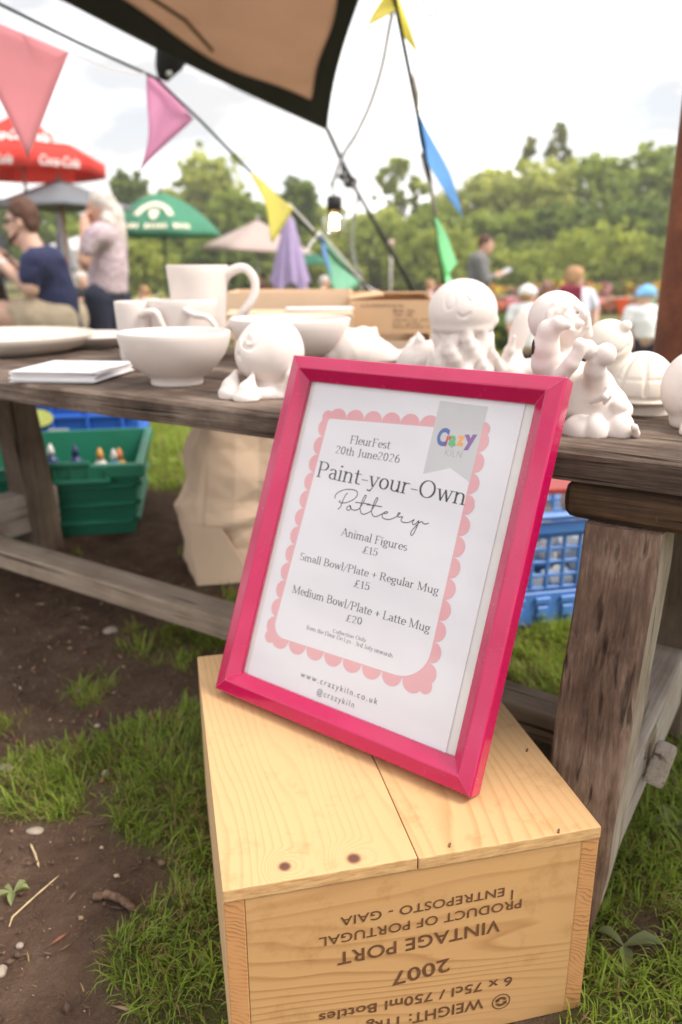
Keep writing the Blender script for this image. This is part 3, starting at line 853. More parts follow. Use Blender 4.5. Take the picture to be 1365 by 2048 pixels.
def parasol(px, py_rim, Y, R, rise, n, mat, pole, label, valance=.0, dome=0.0, rot=0.0, sag=.05, zg=-.78, tilt=(0, 0), thick=.004):
    P = on_y(px, py_rim, Y); o = empty('parasol', (P[0], Y, zg), label, 'parasol', 'parasols over the picnic tables')
    zr = P[2]-zg
    V, F, m = canopy_pts(R, rise, n, sag, 6, dome, rot)
    if valance > 0:
        k0 = len(V); last = 1+5*m
        for k in range(m):
            x, y, z = V[last+k]; V.append((x*1.005, y*1.005, z-valance))
        for k in range(m): F.append((last+k, k0+k, k0+(k+1) % m, last+(k+1) % m))
    E = Matrix.Rotation(tilt[0], 4, 'X') @ Matrix.Rotation(tilt[1], 4, 'Y')
    V = [tuple(E @ Vector(v)+Vector((0, 0, zr))) for v in V]
    c = link('canopy', np_mesh('canopy', V, F), mat, o)
    md = c.modifiers.new('thickness', 'SOLIDIFY'); md.thickness = thick
    top = E @ Vector((0, 0, rise))+Vector((0, 0, zr))
    MB().tube([(0, 0, 0), (0, 0, zr*.6), tuple(top+Vector((0, 0, -.02)))], .024, 10).build('pole', pole, o)
    M = MB()
    for k in range(n):
        a = 2*math.pi*k/n+rot
        M.tube([E @ Vector((.02, 0, rise-.03))+Vector((0, 0, zr)), E @ Vector((R*.97*math.cos(a), R*.97*math.sin(a), -.02))+Vector((0, 0, zr))], .009, 6)
        M.tube([Vector((0, 0, zr+rise*.1)), E @ Vector((R*.5*math.cos(a), R*.5*math.sin(a), rise*.45))+Vector((0, 0, zr))], .008, 6)
    M.build('ribs', pole, o)
    MB().ball(tuple(top+Vector((0, 0, .03))), (.03, .03, .05), 2).build('finial', pole, o)
    return o, P, zr
_FONTCACHE = {}
def flat_text(txt, size=1.0, bold=0.0, shear=0.0, space=1.0, align='CENTER'):
    """built-in lettering as a mesh in its own xy plane: returns verts, faces"""
    key = (txt, bold, shear, space, align)
    if key not in _FONTCACHE:
        cu = bpy.data.curves.new('lettering', 'FONT'); cu.body = txt; cu.size = 1; cu.offset = bold; cu.shear = shear
        cu.space_character = space; cu.align_x = align; cu.resolution_u = 6
        o = bpy.data.objects.new('lettering', cu); COL.objects.link(o)
        bpy.context.view_layer.update()
        me = o.evaluated_get(bpy.context.evaluated_depsgraph_get()).to_mesh()
        V = np.array([v.co[:] for v in me.vertices]); F = [tuple(p.vertices) for p in me.polygons]
        o.evaluated_get(bpy.context.evaluated_depsgraph_get()).to_mesh_clear()
        bpy.data.objects.remove(o); bpy.data.curves.remove(cu)
        _FONTCACHE[key] = (V, F)
    V, F = _FONTCACHE[key]
    return V*size, F
def text_on_cone(txt, R0, rise, t0, h, az, wid, mat, parent, zr, n, rot, dome=0.0, lift=.008, bold=.0, shear=0.0, sag=0, valance=None):
    """lettering wrapped on a canopy (or hanging valance) around azimuth az"""
    V, F = flat_text(txt, 1.0, bold, shear)
    V = V.copy(); x = V[:, 0]; x = x/(x.max()-x.min())*wid; y = V[:, 1]/max(V[:, 1].max(), .1)*h
    out = []
    for a, b_ in zip(x, y):
        if valance is None:
            t = t0-b_/R0; r_ = R0*t; an = az-a/(R0*t0)*-1
            ph = (((an-rot) % (2*math.pi))/(2*math.pi)*n) % 1
            e = math.cos(math.pi/n)/math.cos((ph-.5)*2*math.pi/n)
            z = rise*((1-t) if dome == 0 else (1-t**2)*dome+(1-t)*(1-dome))-sag*math.sin(math.pi*ph)*t*(1.2-t)
            out.append(((r_*e+lift*.4)*math.cos(an), (r_*e+lift*.4)*math.sin(an), zr+z+lift))
        else:
            an = az+a/R0; ph = (((an-rot) % (2*math.pi))/(2*math.pi)*n) % 1
            e = math.cos(math.pi/n)/math.cos((ph-.5)*2*math.pi/n)
            out.append(((R0*1.005*e+lift)*math.cos(an), (R0*1.005*e+lift)*math.sin(an), zr+valance+b_))
    return link('lettering', np_mesh('lettering', out, F, False), mat, parent)
CREAM = cloth('cream_print', (.78, .74, .58), 0)
WHITEP = cloth('white_print', (.85, .84, .82), 0)
# red parasol: white script on the panel and on the hanging edge
RN = 8; rr0 = rad(-65)
o, P, zr = parasol(45, 322, 12, 1.14, .62, RN, cloth('red_cloth', (.80, .075, .06), .35), POLEG, 'red parasol with white lettering on panel and hanging edge', .19, 0, rr0, .03)
text_on_cone('Coca-Cola', 1.14, .62, .74, .30, rad(-90)+.10, .66, WHITEP, o, zr, RN, rr0, bold=.02, shear=.35, sag=.03, lift=.02)
text_on_cone('Coca-Cola', 1.14, .62, .5, .12, rad(-90)-.03, .62, WHITEP, o, zr, RN, rr0, bold=.012, shear=.35, valance=-.15, lift=.012)
text_on_cone('Coca-Cola', 1.14, .62, .5, .12, rad(-90)+.80, .6, WHITEP, o, zr, RN, rr0, bold=.012, shear=.35, valance=-.15, lift=.012)
text_on_cone('Coca-Cola', 1.14, .62, .74, .30, rad(-90)+.86, .6, WHITEP, o, zr, RN, rr0, bold=.02, shear=.35, sag=.03, lift=.02)
parasol(124, 414, 11.5, .98, .36, 4, cloth('grey_cloth', (.17, .18, .20), .08), POLEW, 'dark grey square parasol on a wooden pole behind the seated man', .02, 0, rad(20), .0)
GN = 8; gr0 = rad(-90-22.5)
o, P, zr = parasol(327, 464, 14, .98, .62, GN, cloth('green_cloth', (.09, .32, .20), .3), POLED, 'green domed parasol with a cream crest and lettering round its rim', .07, .75, gr0, .03)
text_on_cone('The Bottle & Dray', .98, .62, .5, .06, rad(-90)+.22, .74, CREAM, o, zr, GN, gr0, valance=-.062, lift=.012) if False else None
# cream crest: an arch over a small shield, and an edge line of lettering
def dome_pt(t, an, lift=.012):
    ph = (((an-gr0) % (2*math.pi))/(2*math.pi)*GN) % 1
    e = math.cos(math.pi/GN)/math.cos((ph-.5)*2*math.pi/GN)
    z = .62*((1-t**2)*.75+(1-t)*.25)-.03*math.sin(math.pi*ph)*t*(1.2-t)
    return ((.98*t*e+lift)*math.cos(an), (.98*t*e+lift)*math.sin(an), zr+z+lift)
M = MB(); base_az = rad(-90)+.02
A = []
for i in range(17):
    u = math.pi*(1-i/16)
    A.append((.30*math.cos(u), .26*math.sin(u), .44*math.cos(u), .42*math.sin(u)))
for p, q in zip(A, A[1:]):
    M.poly([dome_pt(.78-p[1]*.75, base_az+p[0]), dome_pt(.78-q[1]*.75, base_az+q[0]), dome_pt(.78-q[3]*.75, base_az+q[2]), dome_pt(.78-p[3]*.75, base_az+p[2])])
sh = [(-.13, .16), (.13, .16), (.13, .04), (.06, -.06), (0, -.1), (-.06, -.06), (-.13, .04)]
M.poly([dome_pt(.78-b_*.75, base_az+a*.9, .014) for a, b_ in sh])
M.build('crest', CREAM, o)
for k in range(16):
    M = MB(); a = base_az-.62+k*.085
    if k % 6 == 5: continue
    w = .026 if k % 3 else .034
    M.poly([dome_pt(.985, a-w), dome_pt(.985, a+w), dome_pt(.915, a+w), dome_pt(.915, a-w)]).build('rim_print', CREAM, o)
parasol(515, 500, 15, 1.02, .52, 6, cloth('beige_cloth', (.62, .50, .46), .3), POLEG, 'pale beige parasol with a pointed top behind the tall mug', .03, 0, rad(10), .03, tilt=(0, rad(3)))
parasol(612, 527, 20, .62, .32, 6, cloth('dark_green_cloth', (.05, .20, .13), .3), POLED, 'small dark green parasol far behind the lilac folded parasol', .03, .5, rad(10), .02)
def folded(px, pt, pb, Y, wpx, mat, label, seed, zg=-.78):
    Pt = on_y(px, pt, Y); Pb = on_y(px, pb, Y); w = wpx/F_PX*depth(Pb)*.5
    o = empty('folded_parasol', (Pt[0], Y, zg), label, 'parasol', 'folded parasols')
    V, F = [], []; n = 48; H = Pt[2]-Pb[2]
    for j in range(13):
        t = j/12; r0 = w*(.16+.84*t**.8) if t > 0 else w*.06
        for k in range(n):
            a = 2*math.pi*k/n; f = 1+.26*t*math.sin(a*8+.6*math.sin(3*t+seed))
            V.append((r0*f*math.cos(a), r0*f*math.sin(a), Pt[2]-zg-H*t+.05*t*math.sin(a*4+seed)))
    for j in range(12):
        for k in range(n):
            F.append((j*n+k, (j+1)*n+k, (j+1)*n+(k+1) % n, j*n+(k+1) % n))
    link('cloth', np_mesh('cloth', V, F), mat, o)
    MB().tube([(0, 0, 0), (0, 0, Pt[2]-zg+.06)], .02, 8).build('pole', POLEG, o)
    return o
folded(578, 428, 572, 10, 66, cloth('lilac_cloth', (.48, .38, .62), .25), 'lilac folded parasol hanging closed behind the yellow pennant', 1)
folded(118, 418, 540, 13, 34, cloth('blue_grey_cloth', (.33, .35, .41), .2), 'blue grey folded parasol beside the wooden parasol pole', 2)
folded(-6, 440, 560, 12, 30, cloth('slate_cloth', (.22, .24, .30), .2), 'slate folded parasol at the left edge behind the seated man', 3)
# white marquee far behind the woman
P = on_y(165, 540, 26); zg = -.79
o = empty('marquee', (P[0], 26, zg), 'white peaked marquee far behind the grey haired woman', 'tent')
MW = cloth('marquee_cloth', (.80, .79, .78), .3)
zt = on_y(160, 472, 26)[2]-zg; ze = on_y(160, 500, 26)[2]-zg
M = MB()
c4 = [(-1.1, -1.1), (1.1, -1.1), (1.1, 1.1), (-1.1, 1.1)]
for i in range(4):
    a, b_ = c4[i], c4[(i+1) % 4]
    M.poly([(*a, ze), (*b_, ze), (0, 0, zt)])
M.build('roof', MW, o)
M = MB()
for i in (1, 2, 3):
    a, b_ = c4[i], c4[(i+1) % 4]
    M.poly([(*a, ze-.01), (*b_, ze-.01), (*b_, .0), (*a, .0)])
M.build('side_walls', MW, o)
for a in c4: MB().tube([(a[0]*.98, a[1]*.98, 0), (a[0]*.98, a[1]*.98, ze-.02)], .025, 6).build('leg', POLEG, o)
# thin post with a round cap in the grass
P = on_y(783, 485, 18); o = empty('garden_post', (P[0], 18, -.78), 'thin pale post with a round cap behind the steep guy rope', 'post')
MB().tube([(0, 0, 0), (0, 0, P[2]+.78-.1)], .028, 8).build('stem', matte('pale_post', (.45, .42, .38), .7), o)
MB().lathe([(0, .06), (.06, .05), (.075, 0), (.06, -.06), (.03, -.1), (0, -.1)], (0, 0, P[2]+.78), 16).build('cap', matte('post_cap', (.6, .45, .36), .6), o)
# low bunting on the lawn far right
def pennant_mesh(a, b_, tip, seed, wav=.01, n=8, bulge=(0, 0, 0)):
    a, b_, tip = [np.array(q, float) for q in (a, b_, tip)]
    nrm = np.cross(b_-a, tip-a); nrm /= np.linalg.norm(nrm)+1e-9
    V, F, idx = [], [], {}
    for i in range(n+1):
        for j in range(n+1-i):
            u, v_ = j/n, i/n
            p = a*(1-u-v_)+b_*u+tip*v_
            p = p+nrm*wav*math.sin(u*7+v_*5+seed)*(.2+v_)+np.array(bulge)*4*max(0, u*(1-u-v_))
            idx[i, j] = len(V); V.append(p)
    for i in range(n):
        for j in range(n-i):
            F.append((idx[i, j], idx[i, j+1], idx[i+1, j]))
            if j < n-i-1: F.append((idx[i, j+1], idx[i+1, j+1], idx[i+1, j]))
    return V, F
def felt(name, c): return cloth(name, c, .68)
BC = dict(pink=felt('pink_felt', (.92, .50, .54)), magenta=felt('magenta_felt', (.90, .54, .74)), yellow=felt('yellow_felt', (.95, .89, .34)), green=felt('green_felt', (.58, .92, .66)), blue=felt('blue_felt', (.40, .63, .90)), orange=felt('orange_felt', (.85, .25, .10)), mint=felt('mint_felt', (.52, .86, .70)))
CORD = matte('black_cord', (.018, .017, .016), .6, .2, 60)
TAPE = matte('white_tape', (.75, .72, .74), .8, .05, 30)
o = empty('bunting', tuple(on_y(900, 595, 11)), 'low string of small bright flags across the lawn behind the children', 'bunting')
oP = Vector(o.location)
pts = [Vector(on_y(890+55*i, 596-4*math.sin(i), 11))-oP for i in range(10)]
MB().tube(pts, .006, 6).build('cord', TAPE, o)
for i, c in enumerate(['green', 'yellow', 'pink', 'orange', 'magenta', 'pink', 'orange', 'mint', 'yellow']):
    a = pts[i].lerp(pts[i+1], .15); b_ = pts[i].lerp(pts[i+1], .75)
    Vp, Fp = pennant_mesh(a, b_, a.lerp(b_, .5)+Vector((0, 0, -.27)), i, .02)
    q = link('pennant', np_mesh('pennant', Vp, Fp), BC[c], o); md = q.modifiers.new('thickness', 'SOLIDIFY'); md.thickness = .003
# ------------------------------------------------------------------ people: each body one continuous surface
SKIN = matte('skin', (.62, .36, .26), .55, .06, 12, trans=.0)
SKIN2 = matte('skin_pale', (.68, .43, .33), .55, .06, 12)
def cl(name, c, var=.08): return matte(name, c, .9, var, 30, .2, 300)
class Fig:
    def __init__(s, Y, vox):
        s.Y = Y; s.h = vox; s.k = depth(on_y(682, 520, Y))/F_PX
    def p(s, px, py, dy=0.0): return on_y(px, py, s.Y)+np.array([0, dy, 0])+_persp(px, py, s.Y, dy)
    def r(s, q): return q*s.k
def _persp(px, py, Y, dy):
    """dy metres deeper: stay over the same ground point, so nothing but y moves"""
    return np.zeros(3)
def vox_for(pts, pad, h):
    pts = np.array(pts); return Vox(pts.min(0)-pad, pts.max(0)+pad, h)
def sculpt(name, F, prims, mat, parent, origin, k=.03, cuts=(), noise_=None, smooth=1):
    pts = []
    for q in prims:
        for P in q[1]: pts += [np.array(P)-q[2] if np.isscalar(q[2]) else np.array(P)-max(q[2]), np.array(P)+(q[2] if np.isscalar(q[2]) else max(q[2]))]
    X = vox_for(pts, .05, F.h)
    for q in prims:
        kind, P, R = q[:3]; kk = q[3] if len(q) > 3 else k; op = q[4] if len(q) > 4 else 'u'
        if kind == 'e': X.ell(P[0], R, kk, op, q[5] if len(q) > 5 else None)
        else: X.chain(P, R, kk, op)
    for n_, d_ in cuts: X.cut(n_, d_)
    if noise_: X.noise(*noise_)
    return link(name, X.mesh(name, origin, smooth), mat, parent)
def hand(F, wrist, tip, up, dy=0.0, curl=.5, size=1.0):
    """palm, four unequal bent fingers and a thumb from the side of the palm, as chains"""
    w = np.array(wrist); d = np.array(tip)-w; L = np.linalg.norm(d); d /= L
    u = np.array(up, float); u -= d*(u@d); u /= np.linalg.norm(u); s = np.cross(d, u)
    z = size; out = []
    pal = w+d*.045*z
    out.append(('c', [w, pal, w+d*.085*z], [.026*z, .034*z, .032*z], .015))
    for i, (o_, l) in enumerate(((-.030, .062), (-.010, .075), (.011, .072), (.030, .056))):
        b0 = w+d*.088*z+s*o_*z; m = b0+d*l*.5*z-u*curl*.012*z; e = m+d*l*.42*z*(1-curl*.5)-u*curl*.035*z
        out.append(('c', [b0, m, e], [.0115*z, .0105*z, .009*z], .006))
    b0 = w+d*.03*z-s*.032*z; out.append(('c', [b0, b0+d*.03*z-s*.028*z-u*.008*z, b0+d*.062*z-s*.034*z-u*.02*z], [.014*z, .012*z, .010*z], .008))
    return out
def head(F, px, py, rx, rz, face=-1, tilt=0.0, dy=0.0, turn=0.0):
    """head in profile: face=-1 looks left. rx, rz half sizes in pixels"""
    c = F.p(px, py, dy); a = F.r(rx); h_ = F.r(rz); f = np.array([face*math.cos(turn), -math.sin(turn), 0]); s = np.array([-f[1], f[0], 0]); u = np.array([0, 0, 1.])
    Pn = lambda x, y, z: c+f*x*a+s*y*a+u*z*h_
    q = [('e', [Pn(-.08, 0, .18)], (a*.98, a*.80, h_*.80), 0),
         ('e', [Pn(.30, 0, -.32)], (a*.62, a*.62, h_*.62), .03),
         ('c', [Pn(.72, 0, -.70), Pn(.45, 0, -.72)], [a*.26, a*.36], .025),          # chin and jaw
         ('c', [Pn(.92, 0, .08), Pn(1.10, 0, -.16)], [a*.11, a*.17], .012),           # nose
         ('c', [Pn(.90, 0, -.40), Pn(.82, 0, -.40)], [a*.13, a*.15], .012),           # lips
         ('c', [Pn(.88, .28, .20), Pn(.88, -.28, .20)], [a*.12, a*.12], .015),        # brow
         ('e', [Pn(.90, .32, .04)], a*.12, .008, 's'), ('e', [Pn(.90, -.32, .04)], a*.12, .008, 's'),   # eye hollows
         ('c', [Pn(.99, .2, -.45), Pn(.99, -.2, -.45)], [a*.035, a*.035], .006, 's'),  # mouth line
         ('e', [Pn(-.12, .82, -.05)], (a*.22, a*.12, h_*.24), .01), ('e', [Pn(-.12, -.82, -.05)], (a*.22, a*.12, h_*.24), .01)]   # ears
    return q, Pn, a, h_
def eyes(parent, Pn, a, origin):
    for sd in (1, -1): MB().ball(tuple(Pn(.84, .32*sd, .05)-origin), a*.085, 2).build('eye', EYE, parent)
EYE = matte('eye_dark', (.05, .035, .03), .3)
PEOPLE = 'people at the fair'
def person(F, px, label, zg):
    P = on_y(px, 600, F.Y); o = empty('person', (P[0], F.Y, zg), label, 'person', PEOPLE); return o, np.array([P[0], F.Y, zg])

# -- seated man, navy T-shirt, hands raised to his mouth
F = Fig(5.4, .0115); zg = float(gz(-2.0, 5.4))
o, O = person(F, 95, 'seated man in a navy T-shirt and beige shorts eating at a picnic table', zg)
hq, Pn, ha, hh_ = head(F, 44, 446, 29, 45, -1)
p = F.p
body = hq+[('c', [p(58, 478), p(78, 520)], [F.r(19), F.r(23)], .03),
  ('c', [p(92, 535), p(104, 590), p(112, 642)], [F.r(38), F.r(42), F.r(44)], .03),
  ('c', [p(90, 530, -.16), p(90, 530, .16)], [F.r(24), F.r(24)], .04),
  ('c', [p(88, 532, -.19), p(86, 576, -.22), p(24, 528, -.16)], [F.r(18), F.r(15), F.r(9.5)], .02),
  ('c', [p(80, 532, .19), p(60, 580, .24), p(6, 520, .08)], [F.r(18), F.r(15), F.r(9.5)], .02),
  ('c', [p(118, 642, -.1), p(20, 632, -.14), p(-45, 635, -.14)], [F.r(36), F.r(32), F.r(25)], .02),
  ('c', [p(118, 642, .1), p(20, 636, .14), p(-45, 640, .14)], [F.r(40), F.r(32), F.r(24)], .02)]
for dy in (-.14, .14):
    kn = p(-45, 637, dy); body.append(('c', [kn, kn+np.array([.06, 0, -.24]), kn+np.array([.02, 0, zg+.07-kn[2]])], [F.r(22), F.r(19), F.r(12)], .02))
    an = kn+np.array([.02, 0, zg+.05-kn[2]]); body.append(('c', [an, an+np.array([-.14, 0, -.015])], [.042, .032], .02))
body += hand(F, p(24, 528, -.16), p(2, 508, -.12), (0, -.4, 1), curl=.9)+hand(F, p(6, 520, .08), p(-8, 502, .02), (0, .4, 1), curl=.9)
sculpt('body', F, body, SKIN2, o, O)
BROWNH = matte('brown_hair', (.10, .045, .028), .7, .3, 60, .6, 150)
sculpt('hair', F, [('e', [Pn(-.18, 0, .42)], (ha*1.0, ha*.92, hh_*.68), 0), ('e', [Pn(-.62, 0, .0)], (ha*.52, ha*.84, hh_*.5), .03), ('e', [Pn(.95, 0, -.1)], (ha*.75, ha*1.2, hh_*.62), .02, 's'), ('e', [Pn(-.1, 0, -.55)], (ha*.45, ha*1.2, hh_*.42), .02, 's')], BROWNH, o, O, noise_=(40, .011, 4))
sculpt('beard', F, [('c', [Pn(.80, 0, -.72), Pn(.45, .45, -.62), Pn(.1, .62, -.40)], [ha*.26, ha*.2, ha*.12], 0), ('c', [Pn(.80, 0, -.72), Pn(.45, -.45, -.62), Pn(.1, -.62, -.40)], [ha*.26, ha*.2, ha*.12], .02)], BROWNH, o, O, noise_=(60, .005, 8))
NAVY = cl('navy_cotton', (.030, .036, .095))
sculpt('tshirt', F, [('c', [p(88, 534), p(104, 590), p(113, 648)], [F.r(45), F.r(50), F.r(53)], 0), ('c', [p(90, 529, -.16), p(90, 529, .16)], [F.r(30), F.r(30)], .05),
  ('c', [p(88, 530, -.19), p(86, 556, -.21)], [F.r(25), F.r(23)], .02), ('c', [p(80, 532, .19), p(66, 562, .22)], [F.r(25), F.r(23)], .02),
  ('c', [p(56, 474), p(74, 514)], [F.r(22), F.r(24)], .02, 's')], NAVY, o, O, noise_=(11, .022, 3))
BEIGE = cl('beige_cotton', (.58, .47, .34))
sculpt('shorts', F, [('c', [p(124, 640, -.08), p(90, 631, -.13), p(66, 631, -.14)], [F.r(43), F.r(39), F.r(36)], 0), ('c', [p(124, 640, .08), p(70, 634, .13), p(38, 636, .14)], [F.r(46), F.r(41), F.r(38)], .02)], BEIGE, o, O, noise_=(12, .020, 7))
M = MB()
for sd in (1, -1): M.ball(tuple(Pn(.86, .34*sd, .06)-O), (ha*.12, ha*.26, hh_*.15), 2)
M.tube([Pn(.9, .6, .1)-O, Pn(.4, .86, .12)-O, Pn(-.1, .9, .06)-O], ha*.05, 6); M.tube([Pn(.9, -.6, .1)-O, Pn(.4, -.86, .12)-O, Pn(-.1, -.9, .06)-O], ha*.05, 6)
M.tube([Pn(.98, .2, .08)-O, Pn(.98, -.2, .08)-O], ha*.04, 6)
M.build('sunglasses', matte('sunglasses_black', (.015, .015, .018), .2), o)
w = p(27, 530, -.16); M = MB(); dv = (p(2, 508, -.12)-w); dv /= np.linalg.norm(dv)
M.tube([w-dv*.012-O, w+dv*.012-O], F.r(11.5), 14).build('wristband', matte('wristband_white', (.7, .68, .66), .6), o)
# the plain picnic table and bench he sits at
BOARD = weathered('picnic_board', 'Y', (.04, .028, .02), (.09, .06, .045), (.16, .11, .08))
sz = p(118, 690)[2]
bo = empty('picnic_bench', tuple(np.array([p(90, 600)[0], 5.4, zg])), 'dark wooden bench under the seated man', 'bench')
M = MB(); M.box((0, 0, sz-zg-.03), (.34, 1.7, .05), bev=.006).build('seat', BOARD, bo)
for yy in (-.6, .6):
    MB().box((0, yy, (sz-zg-.05)/2), (.26, .07, sz-zg-.06), bev=.006).build('leg', BOARD, bo)
tz = p(10, 541)[2]; tx = p(-30, 545)[0]-.35
to = empty('picnic_table', (tx, 5.4, zg), 'dark brown picnic table in front of the seated man at the left edge', 'table')
M = MB()
for i in range(5): M.box((-.32+.16*i, 0, tz-zg-.025), (.148, 1.8, .045), bev=.005)
M.build('tabletop', BOARD, to)
for yy in (-.6, .6):
    for sx_ in (-1, 1):
        MB().hexa([(sx_*.38-.05, yy-.04, 0), (sx_*.38+.05, yy-.04, 0), (sx_*.38+.05, yy+.04, 0), (sx_*.38-.05, yy+.04, 0)], [(sx_*.14-.05, yy-.04, tz-zg-.05), (sx_*.14+.05, yy-.04, tz-zg-.05), (sx_*.14+.05, yy+.04, tz-zg-.05), (sx_*.14-.05, yy+.04, tz-zg-.05)], .005).build('leg', BOARD, to)

# -- standing woman with long grey hair, hand at her chin
F = Fig(6.1, .0125); zg = float(gz(-1.9, 6.1)); p = F.p
o, O = person(F, 212, 'standing woman with long grey hair, lilac patterned top and navy trousers', zg)
hq, Pn, ha, hh_ = head(F, 200, 417, 23, 33, -1, turn=.25)
body = hq+[('c', [p(206, 440), p(213, 468)], [F.r(13), F.r(17)], .03),
  ('c', [p(216, 478), p(218, 520), p(215, 572)], [F.r(27), F.r(31), F.r(33)], .03),
  ('c', [p(214, 472, -.14), p(214, 472, .14)], [F.r(20), F.r(20)], .04),
  ('c', [p(204, 474, -.17), p(186, 522, -.21), p(181, 462, -.14)], [F.r(14), F.r(11.5), F.r(8)], .02),
  ('c', [p(222, 474, .17), p(226, 530, .2), p(190, 540, .05)], [F.r(14), F.r(11.5), F.r(8)], .02)]
for dy, x0, x1 in ((-.09, 204, 202), (.09, 228, 222)):
    hp = p(x0, 590, dy); an = p(x1, 640, dy); an[2] = zg+.07
    body.append(('c', [hp, hp*.5+an*.5, an], [F.r(24), F.r(17), F.r(10)], .03)); body.append(('c', [an+np.array([.02, 0, -.025]), an+np.array([-.15, 0, -.04])], [.042, .03], .02))
body += hand(F, p(181, 462, -.14), p(178, 442, -.1), (-1, -.3, 0), curl=.8)+hand(F, p(190, 540, .05), p(176, 536, 0), (0, 0, 1), curl=.6)
sculpt('body', F, body, SKIN, o, O)
GREYH = matte('grey_hair', (.60, .54, .50), .6, .12, 50, .6, 120)
sculpt('hair', F, [('e', [Pn(-.16, 0, .36)], (ha*1.08, ha*1.0, hh_*.76), 0), ('c', [Pn(-.5, .1, .3), p(224, 432, .02), p(232, 458, .02), p(240, 486, .0)], [F.r(18), F.r(20), F.r(18), F.r(9)], .04),
  ('c', [Pn(-.3, -.7, .2), p(221, 445, -.1), p(228, 470, -.1)], [F.r(10), F.r(10), F.r(5)], .03), ('e', [Pn(1.0, 0, -.05)], (ha*.72, ha*1.2, hh_*.7), .02, 's')], GREYH, o, O, noise_=(26, .016, 14))
m, n, b = new_mat('lilac_print'); v = coords(n)
vo = N(n, 'TexVoronoi'); vo.inputs['Scale'].default_value = 55; n.links.new(v, vo.inputs['Vector'])
c = ramp(n, vo.outputs['Distance'], [(.15, (.22, .12, .16)), (.40, (.46, .35, .41)), (.6, (.58, .48, .51))]); n.links.new(c, b.inputs['Base Color']); b.inputs['Roughness'].default_value = .9
sculpt('top', F, [('c', [p(216, 478), p(219, 520), p(217, 576)], [F.r(31), F.r(36), F.r(39)], 0), ('c', [p(214, 472, -.14), p(214, 472, .14)], [F.r(24), F.r(24)], .04),
  ('c', [p(204, 474, -.17), p(192, 502, -.2)], [F.r(20), F.r(17)], .03), ('c', [p(222, 474, .17), p(225, 508, .19)], [F.r(20), F.r(17)], .03), ('c', [p(204, 436), p(211, 464)], [F.r(16), F.r(18)], .02, 's')], m, o, O, noise_=(9, .012, 5), cuts=[((0, 0, -1), -p(210, 588)[2])])
NAVYT = cl('navy_denim', (.022, .026, .05))
L = [('c', [p(216, 570), p(216, 594)], [F.r(34), F.r(37)], 0)]
for dy, x0, x1 in ((-.09, 204, 202), (.09, 228, 222)):
    hp = p(x0, 595, dy); an = p(x1, 640, dy); an[2] = zg+.10
    L.append(('c', [hp, hp*.5+an*.5, an], [F.r(29), F.r(23), F.r(18)], .03))
sculpt('trousers', F, L, NAVYT, o, O, noise_=(8, .010, 9))
eyes(o, Pn, ha, O)

# -- far standing man in grey looking down at a tablet
F = Fig(10.5, .014); zg = -.76; p = F.p
o, O = person(F, 960, 'standing man in a grey jumper looking down at a tablet', zg)
hq, Pn, ha, hh_ = head(F, 972, 490, 14, 19, 1, turn=.3)
body = hq+[('c', [p(966, 502), p(962, 516)], [F.r(8), F.r(9)], .03), ('c', [p(957, 524), p(957, 560), p(958, 595)], [F.r(17), F.r(19), F.r(18)], .03),
  ('c', [p(956, 520, -.17), p(956, 520, .17)], [F.r(10), F.r(10)], .04),
  ('c', [p(954, 522, -.21), p(962, 560, -.23), p(990, 550, -.12)], [F.r(8), F.r(7), F.r(5)], .02), ('c', [p(958, 522, .21), p(968, 560, .22), p(992, 552, .02)], [F.r(8), F.r(7), F.r(5)], .02)]
for dy in (-.1, .1):
    hp = p(958, 598, dy); an = hp.copy(); an[2] = zg+.07
    body.append(('c', [hp, hp*.5+an*.5, an], [F.r(14), F.r(10), F.r(6)], .03)); body.append(('c', [an, an+np.array([.14, -.03, -.02])], [.045, .035], .02))
body += hand(F, p(990, 550, -.12), p(1000, 547, -.1), (0, 0, 1), curl=.7)+hand(F, p(992, 552, .02), p(1002, 549, 0), (0, 0, 1), curl=.7)
sculpt('body', F, body, SKIN, o, O)
sculpt('hair', F, [('e', [Pn(-.15, 0, .42)], (ha*1.02, ha*.95, hh_*.66), 0), ('e', [Pn(-.6, 0, 0)], (ha*.5, ha*.8, hh_*.5), .03), ('e', [Pn(1.0, 0, -.1)], (ha*.75, ha*1.2, hh_*.62), .02, 's')], BROWNH, o, O, noise_=(30, .008, 4))
sculpt('jumper', F, [('c', [p(957, 524), p(957, 560), p(958, 600)], [F.r(21), F.r(23), F.r(22)], 0), ('c', [p(956, 520, -.17), p(956, 520, .17)], [F.r(13), F.r(13)], .04),
  ('c', [p(954, 522, -.21), p(962, 560, -.23), p(982, 553, -.15)], [F.r(11), F.r(10), F.r(7.5)], .02), ('c', [p(958, 522, .21), p(968, 560, .22), p(984, 554, 0)], [F.r(11), F.r(10), F.r(7.5)], .02)], cl('grey_jumper', (.17, .165, .17)), o, O, noise_=(8, .014, 3))
L = []
for dy in (-.1, .1):
    hp = p(958, 604, dy); an = hp.copy(); an[2] = zg+.1; L.append(('c', [hp, hp*.5+an*.5, an], [F.r(18), F.r(13), F.r(11)], .03))
sculpt('trousers', F, L, cl('grey_trousers', (.22, .21, .21)), o, O)
eyes(o, Pn, ha, O)
P = p(1004, 545, -.08)
tb = tag(MB().box((0, 0, 0), (.22, .17, .012), Matrix.Rotation(rad(-28), 3, 'Y') @ Matrix.Rotation(rad(12), 3, 'X'), .004).build('tablet', matte('tablet_shell', (.55, .55, .56), .4), None, P), 'pale grey tablet held by the man in the grey jumper', 'tablet')

